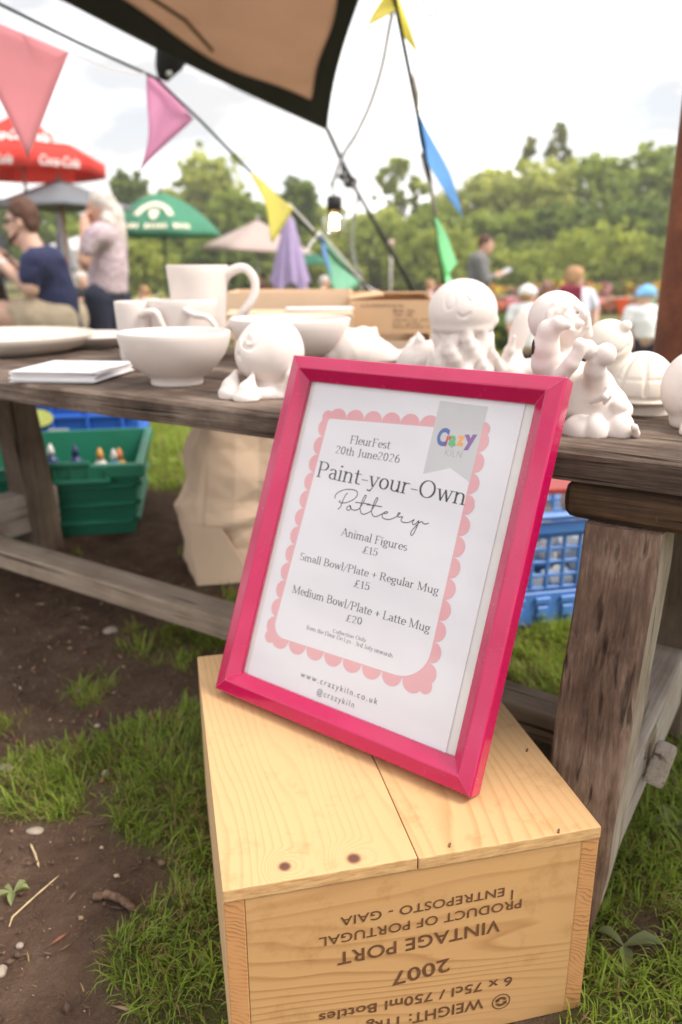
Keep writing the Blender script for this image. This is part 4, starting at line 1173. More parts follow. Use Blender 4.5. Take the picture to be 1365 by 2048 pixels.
# -- children
def child(Y, px, hx, hy, hr, sh_y, hem_y, halfw, label, shirt, cap=None, hair=None, face=-1, turn=0.0, legs=None, legw=9, arm=1, zg=-.72, dark=None):
    F = Fig(Y, .0125); p = F.p; o, O = person(F, px, label, zg)
    hq, Pn, ha, hh_ = head(F, hx, hy, hr, hr*1.18, face, turn=turn)
    body = hq+[('c', [p(hx, hy+hr*.9), p(px, sh_y-2)], [F.r(hr*.42), F.r(hr*.5)], .03), ('c', [p(px, sh_y+halfw*.5), p(px, (sh_y+hem_y)/2), p(px, hem_y)], [F.r(halfw*.62), F.r(halfw*.68), F.r(halfw*.66)], .03),
      ('c', [p(px-halfw*.7, sh_y+6), p(px+halfw*.7, sh_y+6)], [F.r(halfw*.3)]*2, .03)]
    for sd in (-1, 1):
        s0, e0, h0 = p(px+sd*halfw*.85, sh_y+8), p(px+sd*halfw*1.15, sh_y+38, -.03), p(px+sd*halfw*1.0, sh_y+64, -.1)
        body.append(('c', [s0, e0, h0], [F.r(halfw*.27), F.r(halfw*.21), F.r(halfw*.15)], .02))
        body += hand(F, h0, h0+np.array([0, -.03, -.06]), (sd, 0, 0), curl=.6, size=.62)
        hp = p(px+sd*halfw*.38, hem_y); an = hp.copy(); an[2] = zg+.05
        body.append(('c', [hp, hp*.5+an*.5, an], [F.r(halfw*.44), F.r(halfw*.32), F.r(halfw*.2)], .03)); body.append(('c', [an, an+np.array([.07*face, -.06, -.012])], [.035, .028], .02))
    sculpt('body', F, body, SKIN2, o, O)
    S = [('c', [p(px, sh_y+halfw*.5), p(px, (sh_y+hem_y)/2), p(px, hem_y)], [F.r(halfw*.75), F.r(halfw*.84), F.r(halfw*.84)], 0), ('c', [p(px-halfw*.7, sh_y+6), p(px+halfw*.7, sh_y+6)], [F.r(halfw*.38)]*2, .03)]
    for sd in (-1, 1): S.append(('c', [p(px+sd*halfw*.85, sh_y+8), p(px+sd*halfw*1.06, sh_y+28, -.02)], [F.r(halfw*.36), F.r(halfw*.33)], .02))
    sculpt('tshirt', F, S, shirt, o, O, noise_=(12, .010, int(px)), cuts=[((0, 0, -1), -p(px, hem_y+4)[2])])
    L = []
    for sd in (-1, 1):
        hp = p(px+sd*halfw*.38, hem_y-2); an = hp.copy(); an[2] = zg+.12; L.append(('c', [hp, hp*.5+an*.5, an], [F.r(halfw*.5), F.r(halfw*.4), F.r(halfw*.33)], .02))
    sculpt('trousers', F, L, dark or NAVYT, o, O)
    if hair is not None:
        sculpt('hair', F, [('e', [Pn(-.14, 0, .36)], (ha*1.1, ha*1.0, hh_*.78), 0), ('e', [Pn(-.5, 0, -.1)], (ha*.66, ha*.9, hh_*.6), .03), ('e', [Pn(1.05, 0, -.2)], (ha*.72, ha*1.2, hh_*.62), .02, 's')], hair, o, O, noise_=(34, .010, 6))
    if cap is not None:
        sculpt('cap', F, [('e', [Pn(-.05, 0, .32)], (ha*1.16, ha*1.06, hh_*.80), 0), ('c', [Pn(.8, -.4, .28), Pn(1.35, 0, .16), Pn(.8, .4, .28)], [F.r(3), F.r(2.5), F.r(3)], .03), ('c', [Pn(-.05, 0, 1.12), Pn(-.05, 0, 1.16)], [F.r(2.5)]*2, .01)], cap, o, O, cuts=[((0, 0, -1), -Pn(0, 0, .02)[2])])
        sculpt('hair', F, [('e', [Pn(-.42, 0, -.02)], (ha*.72, ha*.92, hh_*.5), 0)], hair_b, o, O, noise_=(34, .006, 6))
    eyes(o, Pn, ha, O)
    return o
hair_b = matte('fair_hair', (.42, .24, .12), .7, .2, 60, .6, 150)
WHT = cl('white_cotton', (.80, .80, .81)); BLUEC = cl('blue_cap', (.22, .50, .78)); WCAP = cl('white_cap', (.80, .79, .76)); LBL = cl('pale_blue_cotton', (.62, .64, .74))
child(8.2, 1288, 1292, 593, 17.5, 616, 672, 33, 'small child in a blue cap and white T-shirt beside the rusty post', WHT, BLUEC, None, -1, .5)
child(8.6, 1052, 1056, 591, 16.5, 612, 690, 30, 'small child in a white cap behind the tail-fin figure', WHT, WCAP, None, 1, -.6)
child(8.0, 1152, 1150, 557, 18.5, 582, 690, 33, 'blond child in a pale top behind the long-haired figure', LBL, None, hair_b, 1, -.5, zg=-.70)
P = Fig(8.0, .01); bk = on_y(1140, 598, 7.78)
tag(MB().box((0, 0, 0), (.21, .10, .25), None, .035, 3).build('backpack', cl('maroon_canvas', (.22, .02, .05)), None, bk), 'small maroon backpack on the back of the blond child', 'backpack')

# -- seated people far behind the cardboard boxes
def sitter(Y, px, hy, hr, shirt, hairm, label, face=-1, zg=-.79):
    F = Fig(Y, .02); p = F.p; o, O = person(F, px, label, zg)
    hq, Pn, ha, hh_ = head(F, px, hy, hr, hr*1.25, face, turn=.4)
    b0 = hy+hr*1.25
    body = hq+[('c', [p(px-face*2, b0-4), p(px-face*3, b0+6)], [F.r(hr*.45), F.r(hr*.6)], .03), ('c', [p(px-face*4, b0+hr), p(px-face*5, b0+hr*3)], [F.r(hr*1.0), F.r(hr*1.15)], .03), ('c', [p(px-face*3, b0+hr*.6, -.16), p(px-face*3, b0+hr*.6, .16)], [F.r(hr*.6)]*2, .03)]
    for dy in (-.2, .2):
        s0 = p(px-face*3, b0+hr*.6, dy); e0 = p(px, b0+hr*2.1, dy*1.2); h0 = p(px+face*hr*1.8, b0+hr*1.8, dy*.6)
        body.append(('c', [s0, e0, h0], [F.r(hr*.45), F.r(hr*.36), F.r(hr*.25)], .02)); body += hand(F, h0, h0+np.array([face*.1, 0, 0]), (0, 0, 1), curl=.6)
        hp = p(px-face*4, b0+hr*3.4, dy*.5); kn = hp+np.array([face*.42, 0, .02]); an = kn.copy(); an[2] = zg+.06
        body.append(('c', [hp, kn, an], [F.r(hr*.8), F.r(hr*.55), F.r(hr*.32)], .02)); body.append(('c', [an, an+np.array([face*.14, 0, -.015])], [.042, .034], .02))
    sculpt('body', F, body, SKIN, o, O)
    S = [('c', [p(px-face*4, b0+hr), p(px-face*5, b0+hr*3.1)], [F.r(hr*1.15), F.r(hr*1.3)], 0), ('c', [p(px-face*3, b0+hr*.6, -.16), p(px-face*3, b0+hr*.6, .16)], [F.r(hr*.75)]*2, .03)]
    for dy in (-.2, .2): S.append(('c', [p(px-face*3, b0+hr*.6, dy), p(px-face*1, b0+hr*1.7, dy*1.15)], [F.r(hr*.6), F.r(hr*.55)], .02))
    sculpt('tshirt', F, S, shirt, o, O)
    L = []
    for dy in (-.2, .2):
        hp = p(px-face*4, b0+hr*3.3, dy*.5); kn = hp+np.array([face*.42, 0, .02]); an = kn.copy(); an[2] = zg+.14; L.append(('c', [hp, kn, an], [F.r(hr*.95), F.r(hr*.7), F.r(hr*.5)], .02))
    sculpt('trousers', F, L, NAVYT, o, O)
    sculpt('hair', F, [('e', [Pn(-.14, 0, .40)], (ha*1.08, ha*1.0, hh_*.72), 0), ('e', [Pn(-.5, 0, -.1)], (ha*.6, ha*.9, hh_*.6), .03), ('e', [Pn(1.0, 0, -.2)], (ha*.72, ha*1.2, hh_*.66), .02, 's')], hairm, o, O)
DKH = matte('dark_hair', (.03, .02, .018), .6, .2, 50)
sitter(15, 525, 556, 8, cl('brown_cotton', (.24, .12, .08)), DKH, 'dark haired person seated far behind the tall mug handle')
sitter(15.5, 548, 553, 8, cl('rust_cotton', (.45, .16, .09)), DKH, 'dark haired person in rust red seated next to the folded lilac parasol')
sitter(14, 608, 566, 9, WHT, hair_b, 'person in white seated to the right of the lilac folded parasol')
sitter(13, 650, 565, 10, cl('cream_cotton', (.72, .62, .52)), GREYH, 'fair person in cream seated behind the mint pennant', 1)
sitter(16, 862, 572, 9, cl('pink_cotton', (.65, .45, .44)), hair_b, 'fair person in pink seated left of the jellyfish figure', 1)
sitter(12.5, 288, 585, 10, cl('blush_cotton', (.66, .42, .38)), hair_b, 'person in blush pink seated right of the grey haired woman')
sitter(11, 163, 560, 12, cl('black_cotton', (.03, .03, .035)), GREYH, 'person in black seated between the seated man and the grey haired woman', 1)
# ------------------------------------------------------------------ low trestle table
TAZ = rad(-57.068)
tU = np.array([math.sin(TAZ), math.cos(TAZ), 0]); mV = np.array([math.cos(TAZ), -math.sin(TAZ), 0])
T0 = np.array([0, .7355, 0]); ZT = .4387; TH = .0269
def B(u, v, z): return T0+u*tU+v*mV+np.array([0, 0, z])
TROT = math.atan2(-tU[1], -tU[0])
tab = empty('trestle_table', tuple(T0), 'low weathered trestle table with thick dark plank top carrying the white pottery', 'table', None, TROT)
WTOP = weathered('table_plank_wood', 'X', (.024, .016, .012), (.105, .073, .055), (.32, .25, .20), 0, 1.0, 2.0, .7)
WLEG = weathered('front_leg_wood', 'Z', (.055, .033, .023), (.165, .105, .076), (.40, .285, .215), .25, 1.0, 5.0, .7)
WGREY = weathered('grey_beam_wood', 'X', (.14, .105, .08), (.27, .205, .155), (.42, .34, .27), .8, .8, 7.0, .4)
WCROSS = weathered('pale_cross_wood', 'Y', (.22, .17, .14), (.40, .33, .28), (.60, .53, .46), .55, .7, 9.0, .4)
WREAR = weathered('rear_leg_wood', 'Z', (.07, .05, .036), (.15, .11, .08), (.24, .19, .14), .1, .8, 11.0, .4)
WBEAR = weathered('bearer_wood', 'X', (.02, .012, .008), (.06, .035, .02), (.16, .09, .045), .3, .9, 13.0, .5)
def L(u, v, z): return (-u, v, z)
edges = [(0, .160), (.166, .326), (.332, .492)]
for i, (a, b_) in enumerate(edges):
    M = MB()
    # long plank with uneven rounded arris
    n = 64; xs = np.linspace(-1.45, .72, n); prof = [(a, -TH), (a, -.004), (a+.004, 0), (b_-.004, 0), (b_, -.004), (b_, -TH)]
    rows = []
    for x in xs:
        w = [(float(vnoise(np.array(x*14.), np.array(i*9.+k*3.3), seed=k))-.5) for k in range(6)]
        rows.append([M.bm.verts.new((x, y+w[k]*.0016, ZT+z+w[(k+2) % 6]*.0012)) for k, (y, z) in enumerate(prof)])
    for r0, r1 in zip(rows, rows[1:]):
        for k in range(6):
            M.bm.faces.new((r0[k], r0[(k+1) % 6], r1[(k+1) % 6], r1[k]))
    M.bm.faces.new(rows[0]); M.bm.faces.new(rows[-1][::-1])
    M.build('plank', WTOP, tab)
zb = ZT-TH-.001
M = MB()
M.box((.217+.24, .034, zb-.0165), (.48, .06, .033), bev=.013, seg=3).build('bearer', WBEAR, tab)
# front right leg, splayed a little, the foot worn round
def legpts(u0, u1, v0, v1, z): return [L(u0, v0, z), L(u1, v0, z), L(u1, v1, z), L(u0, v1, z)]
def leg(pts_lo, pts_hi, mat, seed, foot=None):
    M = MB(); n = 26; rows = []
    lo = [Vector(p) for p in pts_lo]; hi = [Vector(p) for p in pts_hi]
    for i in range(n):
        t = i/(n-1); q = [a.lerp(b_, t) for a, b_ in zip(lo, hi)]
        c = sum(q, Vector())/4
        if foot: q = [c+(p-c)*(1-foot*(max(0, 1-t/.28))**2) for p in q]
        ring = []
        for k in range(4):
            a, b_ = q[k], q[(k+1) % 4]; e = (b_-a).normalized()*.0025
            for j, p in enumerate((a+e, a.lerp(b_, .33), a.lerp(b_, .67), b_-e)):
                w = (float(vnoise(np.array(t*9.), np.array(k*5.+j), np.array(seed*3.1)))-.5)*.003
                ring.append(M.bm.verts.new(p+(p-c).normalized()*w))
        rows.append(ring)
    m_ = len(rows[0])
    for r0, r1 in zip(rows, rows[1:]):
        for k in range(m_): M.bm.faces.new((r0[k], r0[(k+1) % m_], r1[(k+1) % m_], r1[k]))
    M.bm.faces.new(rows[0][::-1]); M.bm.faces.new(rows[-1])
    return M.build('leg', mat, tab)
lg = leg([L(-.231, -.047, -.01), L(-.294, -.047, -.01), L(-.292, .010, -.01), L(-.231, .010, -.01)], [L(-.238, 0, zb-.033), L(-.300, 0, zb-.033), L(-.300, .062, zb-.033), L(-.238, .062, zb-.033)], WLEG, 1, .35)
WLIT = weathered('sunlit_leg_face', 'Z', (.22, .16, .11), (.46, .37, .29), (.68, .60, .51), .1, 1.2, 15.0, .4)  # paler copy of the leg wood, sunlight put into the colour of one face
lg.data.materials.append(WLIT)
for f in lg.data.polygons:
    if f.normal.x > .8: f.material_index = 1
lg['label'] = 'brown weathered front leg with right face coloured pale as if sunlit'
leg([L(-.240, .33, 0), L(-.297, .33, 0), L(-.297, .40, 0), L(-.240, .40, 0)], [L(-.240, .30, zb), L(-.297, .30, zb), L(-.297, .365, zb), L(-.240, .365, zb)], WREAR, 2)
leg([L(1.035, .33, -.03), L(.975, .33, -.03), L(.975, .40, -.03), L(1.035, .40, -.03)], [L(1.045, .30, zb), L(.985, .30, zb), L(.985, .365, zb), L(1.045, .365, zb)], WREAR, 3)
leg([L(1.035, -.047, -.01), L(.975, -.047, -.01), L(.975, .010, -.01), L(1.035, .010, -.01)], [L(1.045, 0, zb), L(.985, 0, zb), L(.985, .062, zb), L(1.045, .062, zb)], WREAR, 4)
MB().box(L(-.266, .21, .094), (.052, .39, .080), bev=.006, seg=2).build('cross_rail', WCROSS, tab)
MB().box(L(1.01, .21, .092), (.052, .38, .085), bev=.006, seg=2).build('cross_rail', WCROSS, tab)
MB().box(L((1.06-.294)/2, .128, .108), (1.06+.294, .050, .034), bev=.004, seg=2).build('stretcher', WGREY, tab)
MB().box(L(-.306, .115, .103), (.020, .021, .044), Matrix.Rotation(rad(10), 3, 'Y'), .005, 2).build('peg', WCROSS, tab)

# ------------------------------------------------------------------ white unpainted pottery
def clay(name, c): 
    m, n, b = new_mat(name); v = coords(n)
    col = ramp(n, noise(n, v, 22, 4, .6), [(.3, tuple(q*.95 for q in c)), (.7, tuple(min(1, q*1.03) for q in c))])
    n.links.new(col, b.inputs['Base Color']); b.inputs['Roughness'].default_value = .62; b.inputs['Specular IOR Level'].default_value = .3
    b.inputs['Subsurface Weight'].default_value = 0.0
    bump(n, b, noise(n, v, 350, 3), .08, .001)
    return m
CLAY = clay('white_bisque', (.77, .69, .645)); CLAY2 = clay('cream_bisque', (.76, .69, .61))
def bench(px, py, dz=0.0): return on_z(px, py, ZT+dz)
def pot(name, P, prof, mat=CLAY, n=64, parent=None):
    return MB().lathe(prof, (0, 0, 0), n).build(name, mat, parent, None if parent else tuple(P))
def shell_prof(outer, th, foot=0.0):
    """outer profile from the base centre up to the rim; returns a closed wall with rounded rim"""
    o = list(outer); inner = [(max(r-th, 0), z) for r, z in o]
    fl = [p for p in inner if p[1] > foot+th*1.3]
    rim = o[-1]
    mid = (rim[0]-th*.5, rim[1]+th*.42)
    return [(0, o[0][1])]+o+[(rim[0]-th*.12, rim[1]+th*.30), mid, (rim[0]-th*.88, rim[1]+th*.30)]+fl[::-1]+[(0, foot+th*1.3)]
MUGS, BOWLS, PLATES = 'unpainted mugs', 'unpainted bowls', 'unpainted plates'
# front bowl
P = bench(353, 772); P = P+np.array([-.002, .018, 0]); k = depth(P)/F_PX
R = 110*k; H = .064
pr = [(R*.455, 0), (R*.47, .003), (R*.46, .008), (R*.56, .013), (R*.74, .0235), (R*.88, .037), (R*.96, .049), (R*.99, .058), (R*1.0, H)]
o = pot('bowl', P, shell_prof(pr, .0042, .006)); tag(o, 'small white footed bowl at the front of the table before the mugs', 'bowl', BOWLS)
# big bowl behind the round creature
P = bench(580, 728)+np.array([0, .03, 0]); k = depth(P)/F_PX; R = 119*k; H = on_y(580, 638, P[1])[2]-ZT
pr = [(R*.42, 0), (R*.44, .004), (R*.56, .010), (R*.76, H*.30), (R*.90, H*.56), (R*.97, H*.80), (R, H)]
o = pot('bowl', P, shell_prof(pr, .0055, .006)); tag(o, 'wide white bowl behind the round snouted creature', 'bowl', BOWLS)
def handle(parent, pts, r, name='handle', mat=CLAY, sq=1.0):
    pts = [Vector(p) for p in pts]; f = []
    n = len(pts)
    def cr_(p0, p1, p2, p3, t): return .5*((2*p1)+(p2-p0)*t+(2*p0-5*p1+4*p2-p3)*t*t+(3*p1-p0-3*p2+p3)*t**3)
    for i in range(n-1):
        a, b_, c, d = pts[max(i-1, 0)], pts[i], pts[i+1], pts[min(i+2, n-1)]
        for q in range(7): f.append(cr_(a, b_, c, d, q/7))
    f.append(pts[-1]); m_ = len(f)
    rs = [r*(1.18-.3*math.sin(math.pi*i/(m_-1))) for i in range(m_)]
    return MB().tube(f, rs, 14).build(name, mat, parent)
def mug(px, pbase, ptop, rim_l, rim_r, bot_w, label, dy=.035, th=.0038, hp=None, hr=7.5):
    P = bench((rim_l+rim_r)/2-px, pbase)+np.array([0, dy, 0]); k = depth(P)/F_PX
    C = on_y((rim_l+rim_r)/2, ptop, P[1]); R = (rim_r-rim_l)/2*k; H = C[2]-ZT
    P[0] = C[0]; o = empty('mug', tuple(P), label, 'mug', MUGS)
    b_ = bot_w/2*k
    pr = [(b_*.86, 0), (b_*.95, .002), (b_, .006)]+[(b_+(R-b_)*t**1.15, .006+(H-.006)*t) for t in np.linspace(.1, 1, 9)]
    c = pot('cup', P, shell_prof(pr, th, .004), CLAY, 64, o)
    if hp: handle(o, [on_y(x, y, P[1]+d)-P for x, y, d in hp], hr*k)
    return o
mug(0, 716, 532, 335, 454, 92, 'tall white latte mug with a big loop handle, highest of the mugs', .04, .004,
    [(445, 562, 0), (459, 545, -.004), (487, 536, -.006), (508, 556, -.006), (509, 588, -.006), (489, 622, -.006), (462, 650, -.003), (444, 668, 0)], 9.5)
mug(0, 722, 604, 230, 305, 66, 'plain white mug at the left of the row of mugs', .0, .0035,
    [(284, 630, -.030), (297, 624, -.042), (313, 626, -.047), (322, 644, -.047), (330, 664, -.044), (326, 680, -.036), (306, 690, -.024)], 6.5)
mug(0, 724, 600, 294, 432, 112, 'wide white mug between the plain mug and the tall latte mug', .03, .0038,
    [(366, 617, -.046), (390, 630, -.058), (412, 634, -.066), (428, 648, -.070), (434, 668, -.068), (428, 686, -.062), (400, 694, -.050)], 6.0)
# platter, small plate, cards
P = bench(20, 700); P = on_z(2, 702, ZT); k = depth(P)/F_PX; R = .165
pr = [(R*.74, 0), (R*.77, .002), (R*.86, .008), (R*.95, .019), (R, .029)]
o = pot('platter', P, shell_prof(pr, .005, .002), CLAY2, 72); tag(o, 'large cream platter at the left end of the table behind the cards', 'platter', PLATES)
P = on_z(188, 692, ZT); R = .094
pr = [(R*.6, 0), (R*.62, .002), (R*.75, .006), (R*.92, .016), (R, .021)]
o = pot('plate', P, shell_prof(pr, .004, .002), CLAY, 64); tag(o, 'small white plate between the large platter and the plain mug', 'plate', PLATES)
# stack of printed cards, slightly fanned
CARD = matte('card_paper', (.83, .81, .83), .7, .02, 5); 
m, n, b = new_mat('card_print'); v = coords(n)
wv = ramp(n, noise(n, coords(n, (9, 60, 1)), 1.0, 3, .5), [(.52, (.83, .81, .83)), (.56, (.66, .62, .68)), (.62, (.83, .81, .83))]); n.links.new(wv, b.inputs['Base Color']); b.inputs['Roughness'].default_value = .6
fl, fr_, rr_ = bench(20, 766), bench(152, 768), bench(277, 744)
ex = (fr_-fl); exn = ex/np.linalg.norm(ex[:2]); ex = ex+exn*max(0, (rr_-fr_)@exn)*.75; wx = np.linalg.norm(ex[:2]); ey = rr_-fr_; ey = ey-exn*(ey@exn); wy = np.linalg.norm(ey); 
ang = math.atan2(exn[1], exn[0])
c0 = (fl+fl+ex+ey)/2
for i in range(12):
    t = .0012
    jx, jy, ja = random.uniform(-.004, .004), random.uniform(-.004, .004), random.uniform(-.05, .05)
    o = MB().box((0, 0, 0), (wx*.98, wy*1.0, t*.92)).build('card', CARD if i < 11 else m, None, (c0[0]+jx, c0[1]+jy, ZT+.0009+t*(i+.5)))
    o.rotation_euler = (0, 0, ang+ja)
    tag(o, 'printed top card of the white stack in front of the platter' if i == 11 else 'plain white card in the stack in front of the platter', 'card', 'stack of white cards')

# ---- sculpted animal figures
def figure(px, py, vox=.0016, box=None, name='figure', dy=0.0):
    P = bench(px, py)+np.array([0, dy, 0])
    class S: pass
    s = S(); s.P = P; s.k = depth(P)/F_PX
    s.q = lambda x, y, d=0.0: on_y(x, y, P[1]+d) if d == 0 else _rel(x, y, P[1], d)
    s.r = lambda a: a*s.k
    x0, y0, x1, y1, d0, d1 = box
    a, b_ = on_y(x0, y1, P[1]), on_y(x1, y0, P[1])
    s.X = Vox((a[0], P[1]+d0, min(a[2], ZT)-.004), (b_[0], P[1]+d1, b_[2]), vox)
    s.toward = (CAM_P-P)/np.linalg.norm(CAM_P-P)
    return s
def _rel(x, y, Y, d): return on_y(x, y, Y)+np.array([0, d, 0])
def finish(s, name, label, cat, mat=CLAY, grp='unpainted animal figures', cutz=True, nz=True):
    if cutz: s.X.cut((0, 0, -1), -ZT)
    o = link(name, s.X.mesh(name, s.P, 1), mat, None, tuple(s.P)); return tag(o, label, cat, grp)
def face_pt(s, x, y, cx, cy, rx, ry, d0=0.0):
    """point on the camera side of an ellipsoid centred at pixel (cx, cy)"""
    u, w = (x-cx)/rx, (y-cy)/ry
    d = math.sqrt(max(0, 1-u*u-w*w))
    return s.q(x, y)+np.array([0, d0-d*s.r(max(rx, ry))*.97, 0])
# round snouted creature with flippers (front, beside the frame)
s = figure(535, 800, .0013, (440, 615, 660, 815, -.06, .07), dy=.035)
X, q, r = s.X, s.q, s.r
cx, cy = 543, 704
X.ell(q(cx, cy), (r(65), r(62), r(68)))
X.ell(q(504, 708, -.014), (r(24), r(34), r(30)), r(30))
X.ell(q(545, 780, 0), (r(50), r(46), r(24)), r(10))
for (a, b_, d, sz) in ((462, 780, -.022, 1.0), (497, 786, -.036, 1.12)):
    X.chain([q(a+14, b_-40, d+.004), q(a+6, b_-14, d), q(a+4, b_, d-.002)], [r(5*sz), r(17*sz), r(23*sz)], r(5))
X.chain([q(505, 782, -.030), q(560, 784, -.024), q(600, 780, -.006)], [r(16), r(14), r(10)], r(6))
X.chain([q(575, 790, -.02), q(585, 745, -.03), q(592, 715, -.022)], [r(14), r(9), r(4)], r(6))
e = face_pt(s, 508, 672, cx, cy, 65, 68, -.001); nn = (e-q(cx, cy)); nn /= np.linalg.norm(nn)
X.ring(e, nn, r(16), r(4.5), r(1.5), 's', (1, 1.3)); X.ell(e-nn*.0052, (r(13), r(13), r(17)), r(1.5))
X.cap(q(482, 704, -.028), q(485, 714, -.032), r(5), r(4), r(3), 's')
X.chain([q(484, 742, -.03), q(496, 752, -.036), q(512, 757, -.036)], r(1.8), r(1.5), 's')
finish(s, 'creature_figure', 'round snouted creature with bulging eye and small feet left of the pink frame', 'figurine')
# shark
s = figure(705, 725, .0016, (630, 640, 840, 760, -.06, .07), dy=.02)
X, q, r = s.X, s.q, s.r
X.chain([q(664, 712, -.02), q(690, 700, -.01), q(725, 706, 0), q(760, 716, .01), q(800, 720, .02), q(822, 706, .03)], [r(24), r(42), r(44), r(32), r(14), r(8)], r(12))
X.ell(q(735, 760, 0), (r(70), r(50), r(18)), r(10))
X.chain([q(728, 668, .0), q(744, 668, .0), q(751, 657, .0)], [r(15), r(9), r(3.4)], r(10))
X.chain([q(815, 712, .03), q(830, 690, .035), q(846, 668, .04)], [r(9), r(8), r(3)], r(6)); X.chain([q(815, 712, .03), q(838, 714, .035)], [r(8), r(4)], r(6))
X.chain([q(690, 722, -.05), q(666, 744, -.055)], [r(9), r(4)], r(6))
X.ell(q(668, 690, -.032), r(5), r(2), 's')
X.chain([q(646, 722, -.035), q(668, 730, -.045)], r(1.8), r(1.5), 's')
finish(s, 'shark_figure', 'shark figure with a small curved dorsal fin above the frame edge', 'figurine')
# small owl-like creature with pointed ears, half hidden
s = figure(858, 740, .0014, (785, 655, 925, 760, -.06, .06), dy=.01)
X, q, r = s.X, s.q, s.r
X.ell(q(853, 728), (r(60), r(50), r(46))); X.ell(q(853, 756), (r(50), r(44), r(26)), r(8))
X.chain([q(838, 694, -.012), q(838, 680, -.012), q(835, 664, -.010)], [r(15), r(9), r(2.5)], r(6)); X.chain([q(876, 694, .012), q(872, 684, .012), q(884, 668, .012)], [r(14), r(9), r(3)], r(6))
X.ell(q(833, 679, -.022), (r(3), r(4), r(9)), r(2), 's')
for ex_ in (836, 876):
    e = face_pt(s, ex_, 722, 853, 728, 60, 46); X.ell(e, (r(15), r(5), r(15)), r(2)); X.ring(e+np.array([0, -r(5), 0]), (0, -1, .1), r(14), r(2.4), r(2), 's')
X.chain([q(856, 738, -.04), q(856, 748, -.042)], [r(6), r(3)], r(3))
finish(s, 'owl_figure', 'little figure with two pointed ears and a ringed eye peeping over the frame', 'figurine')
# jellyfish
s = figure(926, 752, .0014, (845, 550, 1010, 765, -.06, .06), dy=.0)
X, q, r = s.X, s.q, s.r
X.ell(q(926, 622), (r(67), r(64), r(61)))
X.cut((0, 0, -1), -q(926, 664)[2]); X.ell(q(926, 655), (r(60), r(58), r(18)), r(8))
X.chain([q(960, 652, -.02), q(982, 640, -.012), q(992, 641, 0)], [r(11), r(9), r(6)], r(8))
ct = q(926, 700)
for i in range(11):
    a = 2*math.pi*i/11+.25; pts = []; rs = []
    for j in range(8):
        t = j/7; rad_ = r(44+5*math.sin(t*7+i*1.7)+8*t); z = q(926, 662)[2]*(1-t)+(ZT+.001)*t
        an = a+.12*math.sin(t*8+i*2.1); pts.append(np.array([ct[0]+rad_*math.cos(an), s.P[1]+rad_*math.sin(an), z])); rs.append(r(14.5+3.0*math.sin(t*9+i*1.3)))
    X.chain(pts, rs, r(3))
X.chain([q(926, 670), q(926, 745)], [r(46), r(52)], r(2))
for ex_, ey_ in ((893, 601), (934, 587)):
    e = face_pt(s, ex_, ey_, 926, 622, 67, 61); X.ring(e, e-q(926, 622), r(10), r(2.6), r(1.5), 's', (1, 1.5))
pts = [face_pt(s, x, y, 926, 622, 67, 61) for x, y in ((906, 624), (912, 630), (922, 630), (930, 622))]; X.chain(pts, r(2.8), r(1.5), 's')
finish(s, 'jellyfish_figure', 'smiling jellyfish with a smooth dome head and rippled tentacles', 'figurine')
# figure with raised tail fins, between jellyfish and long-haired figure
s = figure(1015, 752, .0015, (965, 600, 1075, 765, -.05, .05), dy=.0)
X, q, r = s.X, s.q, s.r
X.chain([q(1065, 740, 0), q(1030, 745, 0), q(1000, 735, 0)], [r(24), r(20), r(14)], r(8))
X.ell(q(1042, 668, .01), (r(19), r(9), r(50)), r(6), 'u', np.array([[math.cos(.22), 0, math.sin(.22)], [0, 1, 0], [-math.sin(.22), 0, math.cos(.22)]]))
X.chain([q(1005, 735, 0), q(1018, 700, -.005), q(1026, 672, -.01)], [r(13), r(10), r(4)], r(6))
X.chain([q(1000, 738, -.005), q(986, 712, -.012), q(975, 680, -.018)], [r(12), r(8), r(2.5)], r(6))
X.chain([q(1030, 752, 0), q(1035, 720, .01)], [r(22), r(15)], r(10))
finish(s, 'fin_figure', 'upright tail-fin figure seen between the jellyfish and the long-haired figure', 'figurine')
# long-haired reclining figure with a raised fluke
s = figure(1185, 872, .0011, (1040, 575, 1275, 890, -.075, .085), dy=.035)
X, q, r = s.X, s.q, s.r
hx, hy = 1121, 640
X.ell(q(hx, hy-2, .014), (r(54), r(48), r(52)))                      # hair mass
X.ell(q(hx+3, hy+4, -.002), (r(46), r(46), r(46)), r(3))              # face
FP = lambda x, y, lift=0: face_pt(s, x, y, hx+3, hy+4, 47, 47, -.002-lift)
for st, w_ in ((((1090, 650), (1092, 626), (1104, 610), (1124, 604)), 9), (((1104, 622), (1116, 612), (1130, 606)), 8), (((1163, 650), (1160, 628), (1150, 612), (1136, 604)), 9), (((1140, 612), (1150, 620), (1158, 634)), 7)):
    X.chain([FP(*p_, .0015) for p_ in st], [r(w_*.9)]+[r(w_)]*(len(st)-2)+[r(w_*.6)], r(3))
X.chain([q(1166, 640, -.004), q(1172, 668, -.002), q(1166, 690, .004)], [r(13), r(11), r(8)], r(5))
# neck and chest behind the raised arm
X.chain([q(1120, 670, .006), q(1118, 720, .006), q(1120, 760, .004)], [r(34), r(40), r(46)], r(8))
# wide hanging lock and sleeve on the left, hollowed on its inner side
X.chain([q(1112, 644, -.036), q(1096, 642, -.034), q(1082, 656, -.028), q(1078, 688, -.024), q(1082, 720, -.020), q(1094, 748, -.016)], [r(9), r(14), r(20), r(25), r(28), r(34)], r(5))
X.chain([q(1114, 652, -.052), q(1098, 674, -.052), q(1098, 706, -.050), q(1106, 730, -.046)], [r(7), r(14), r(15), r(7)], r(4), 's')
# forearm and fist at the chin
X.chain([q(1100, 744, -.034), q(1116, 716, -.042), q(1130, 690, -.044)], [r(15), r(14), r(12)], r(4)); X.ell(q(1131, 680, -.044), (r(13), r(13), r(13)), r(4))
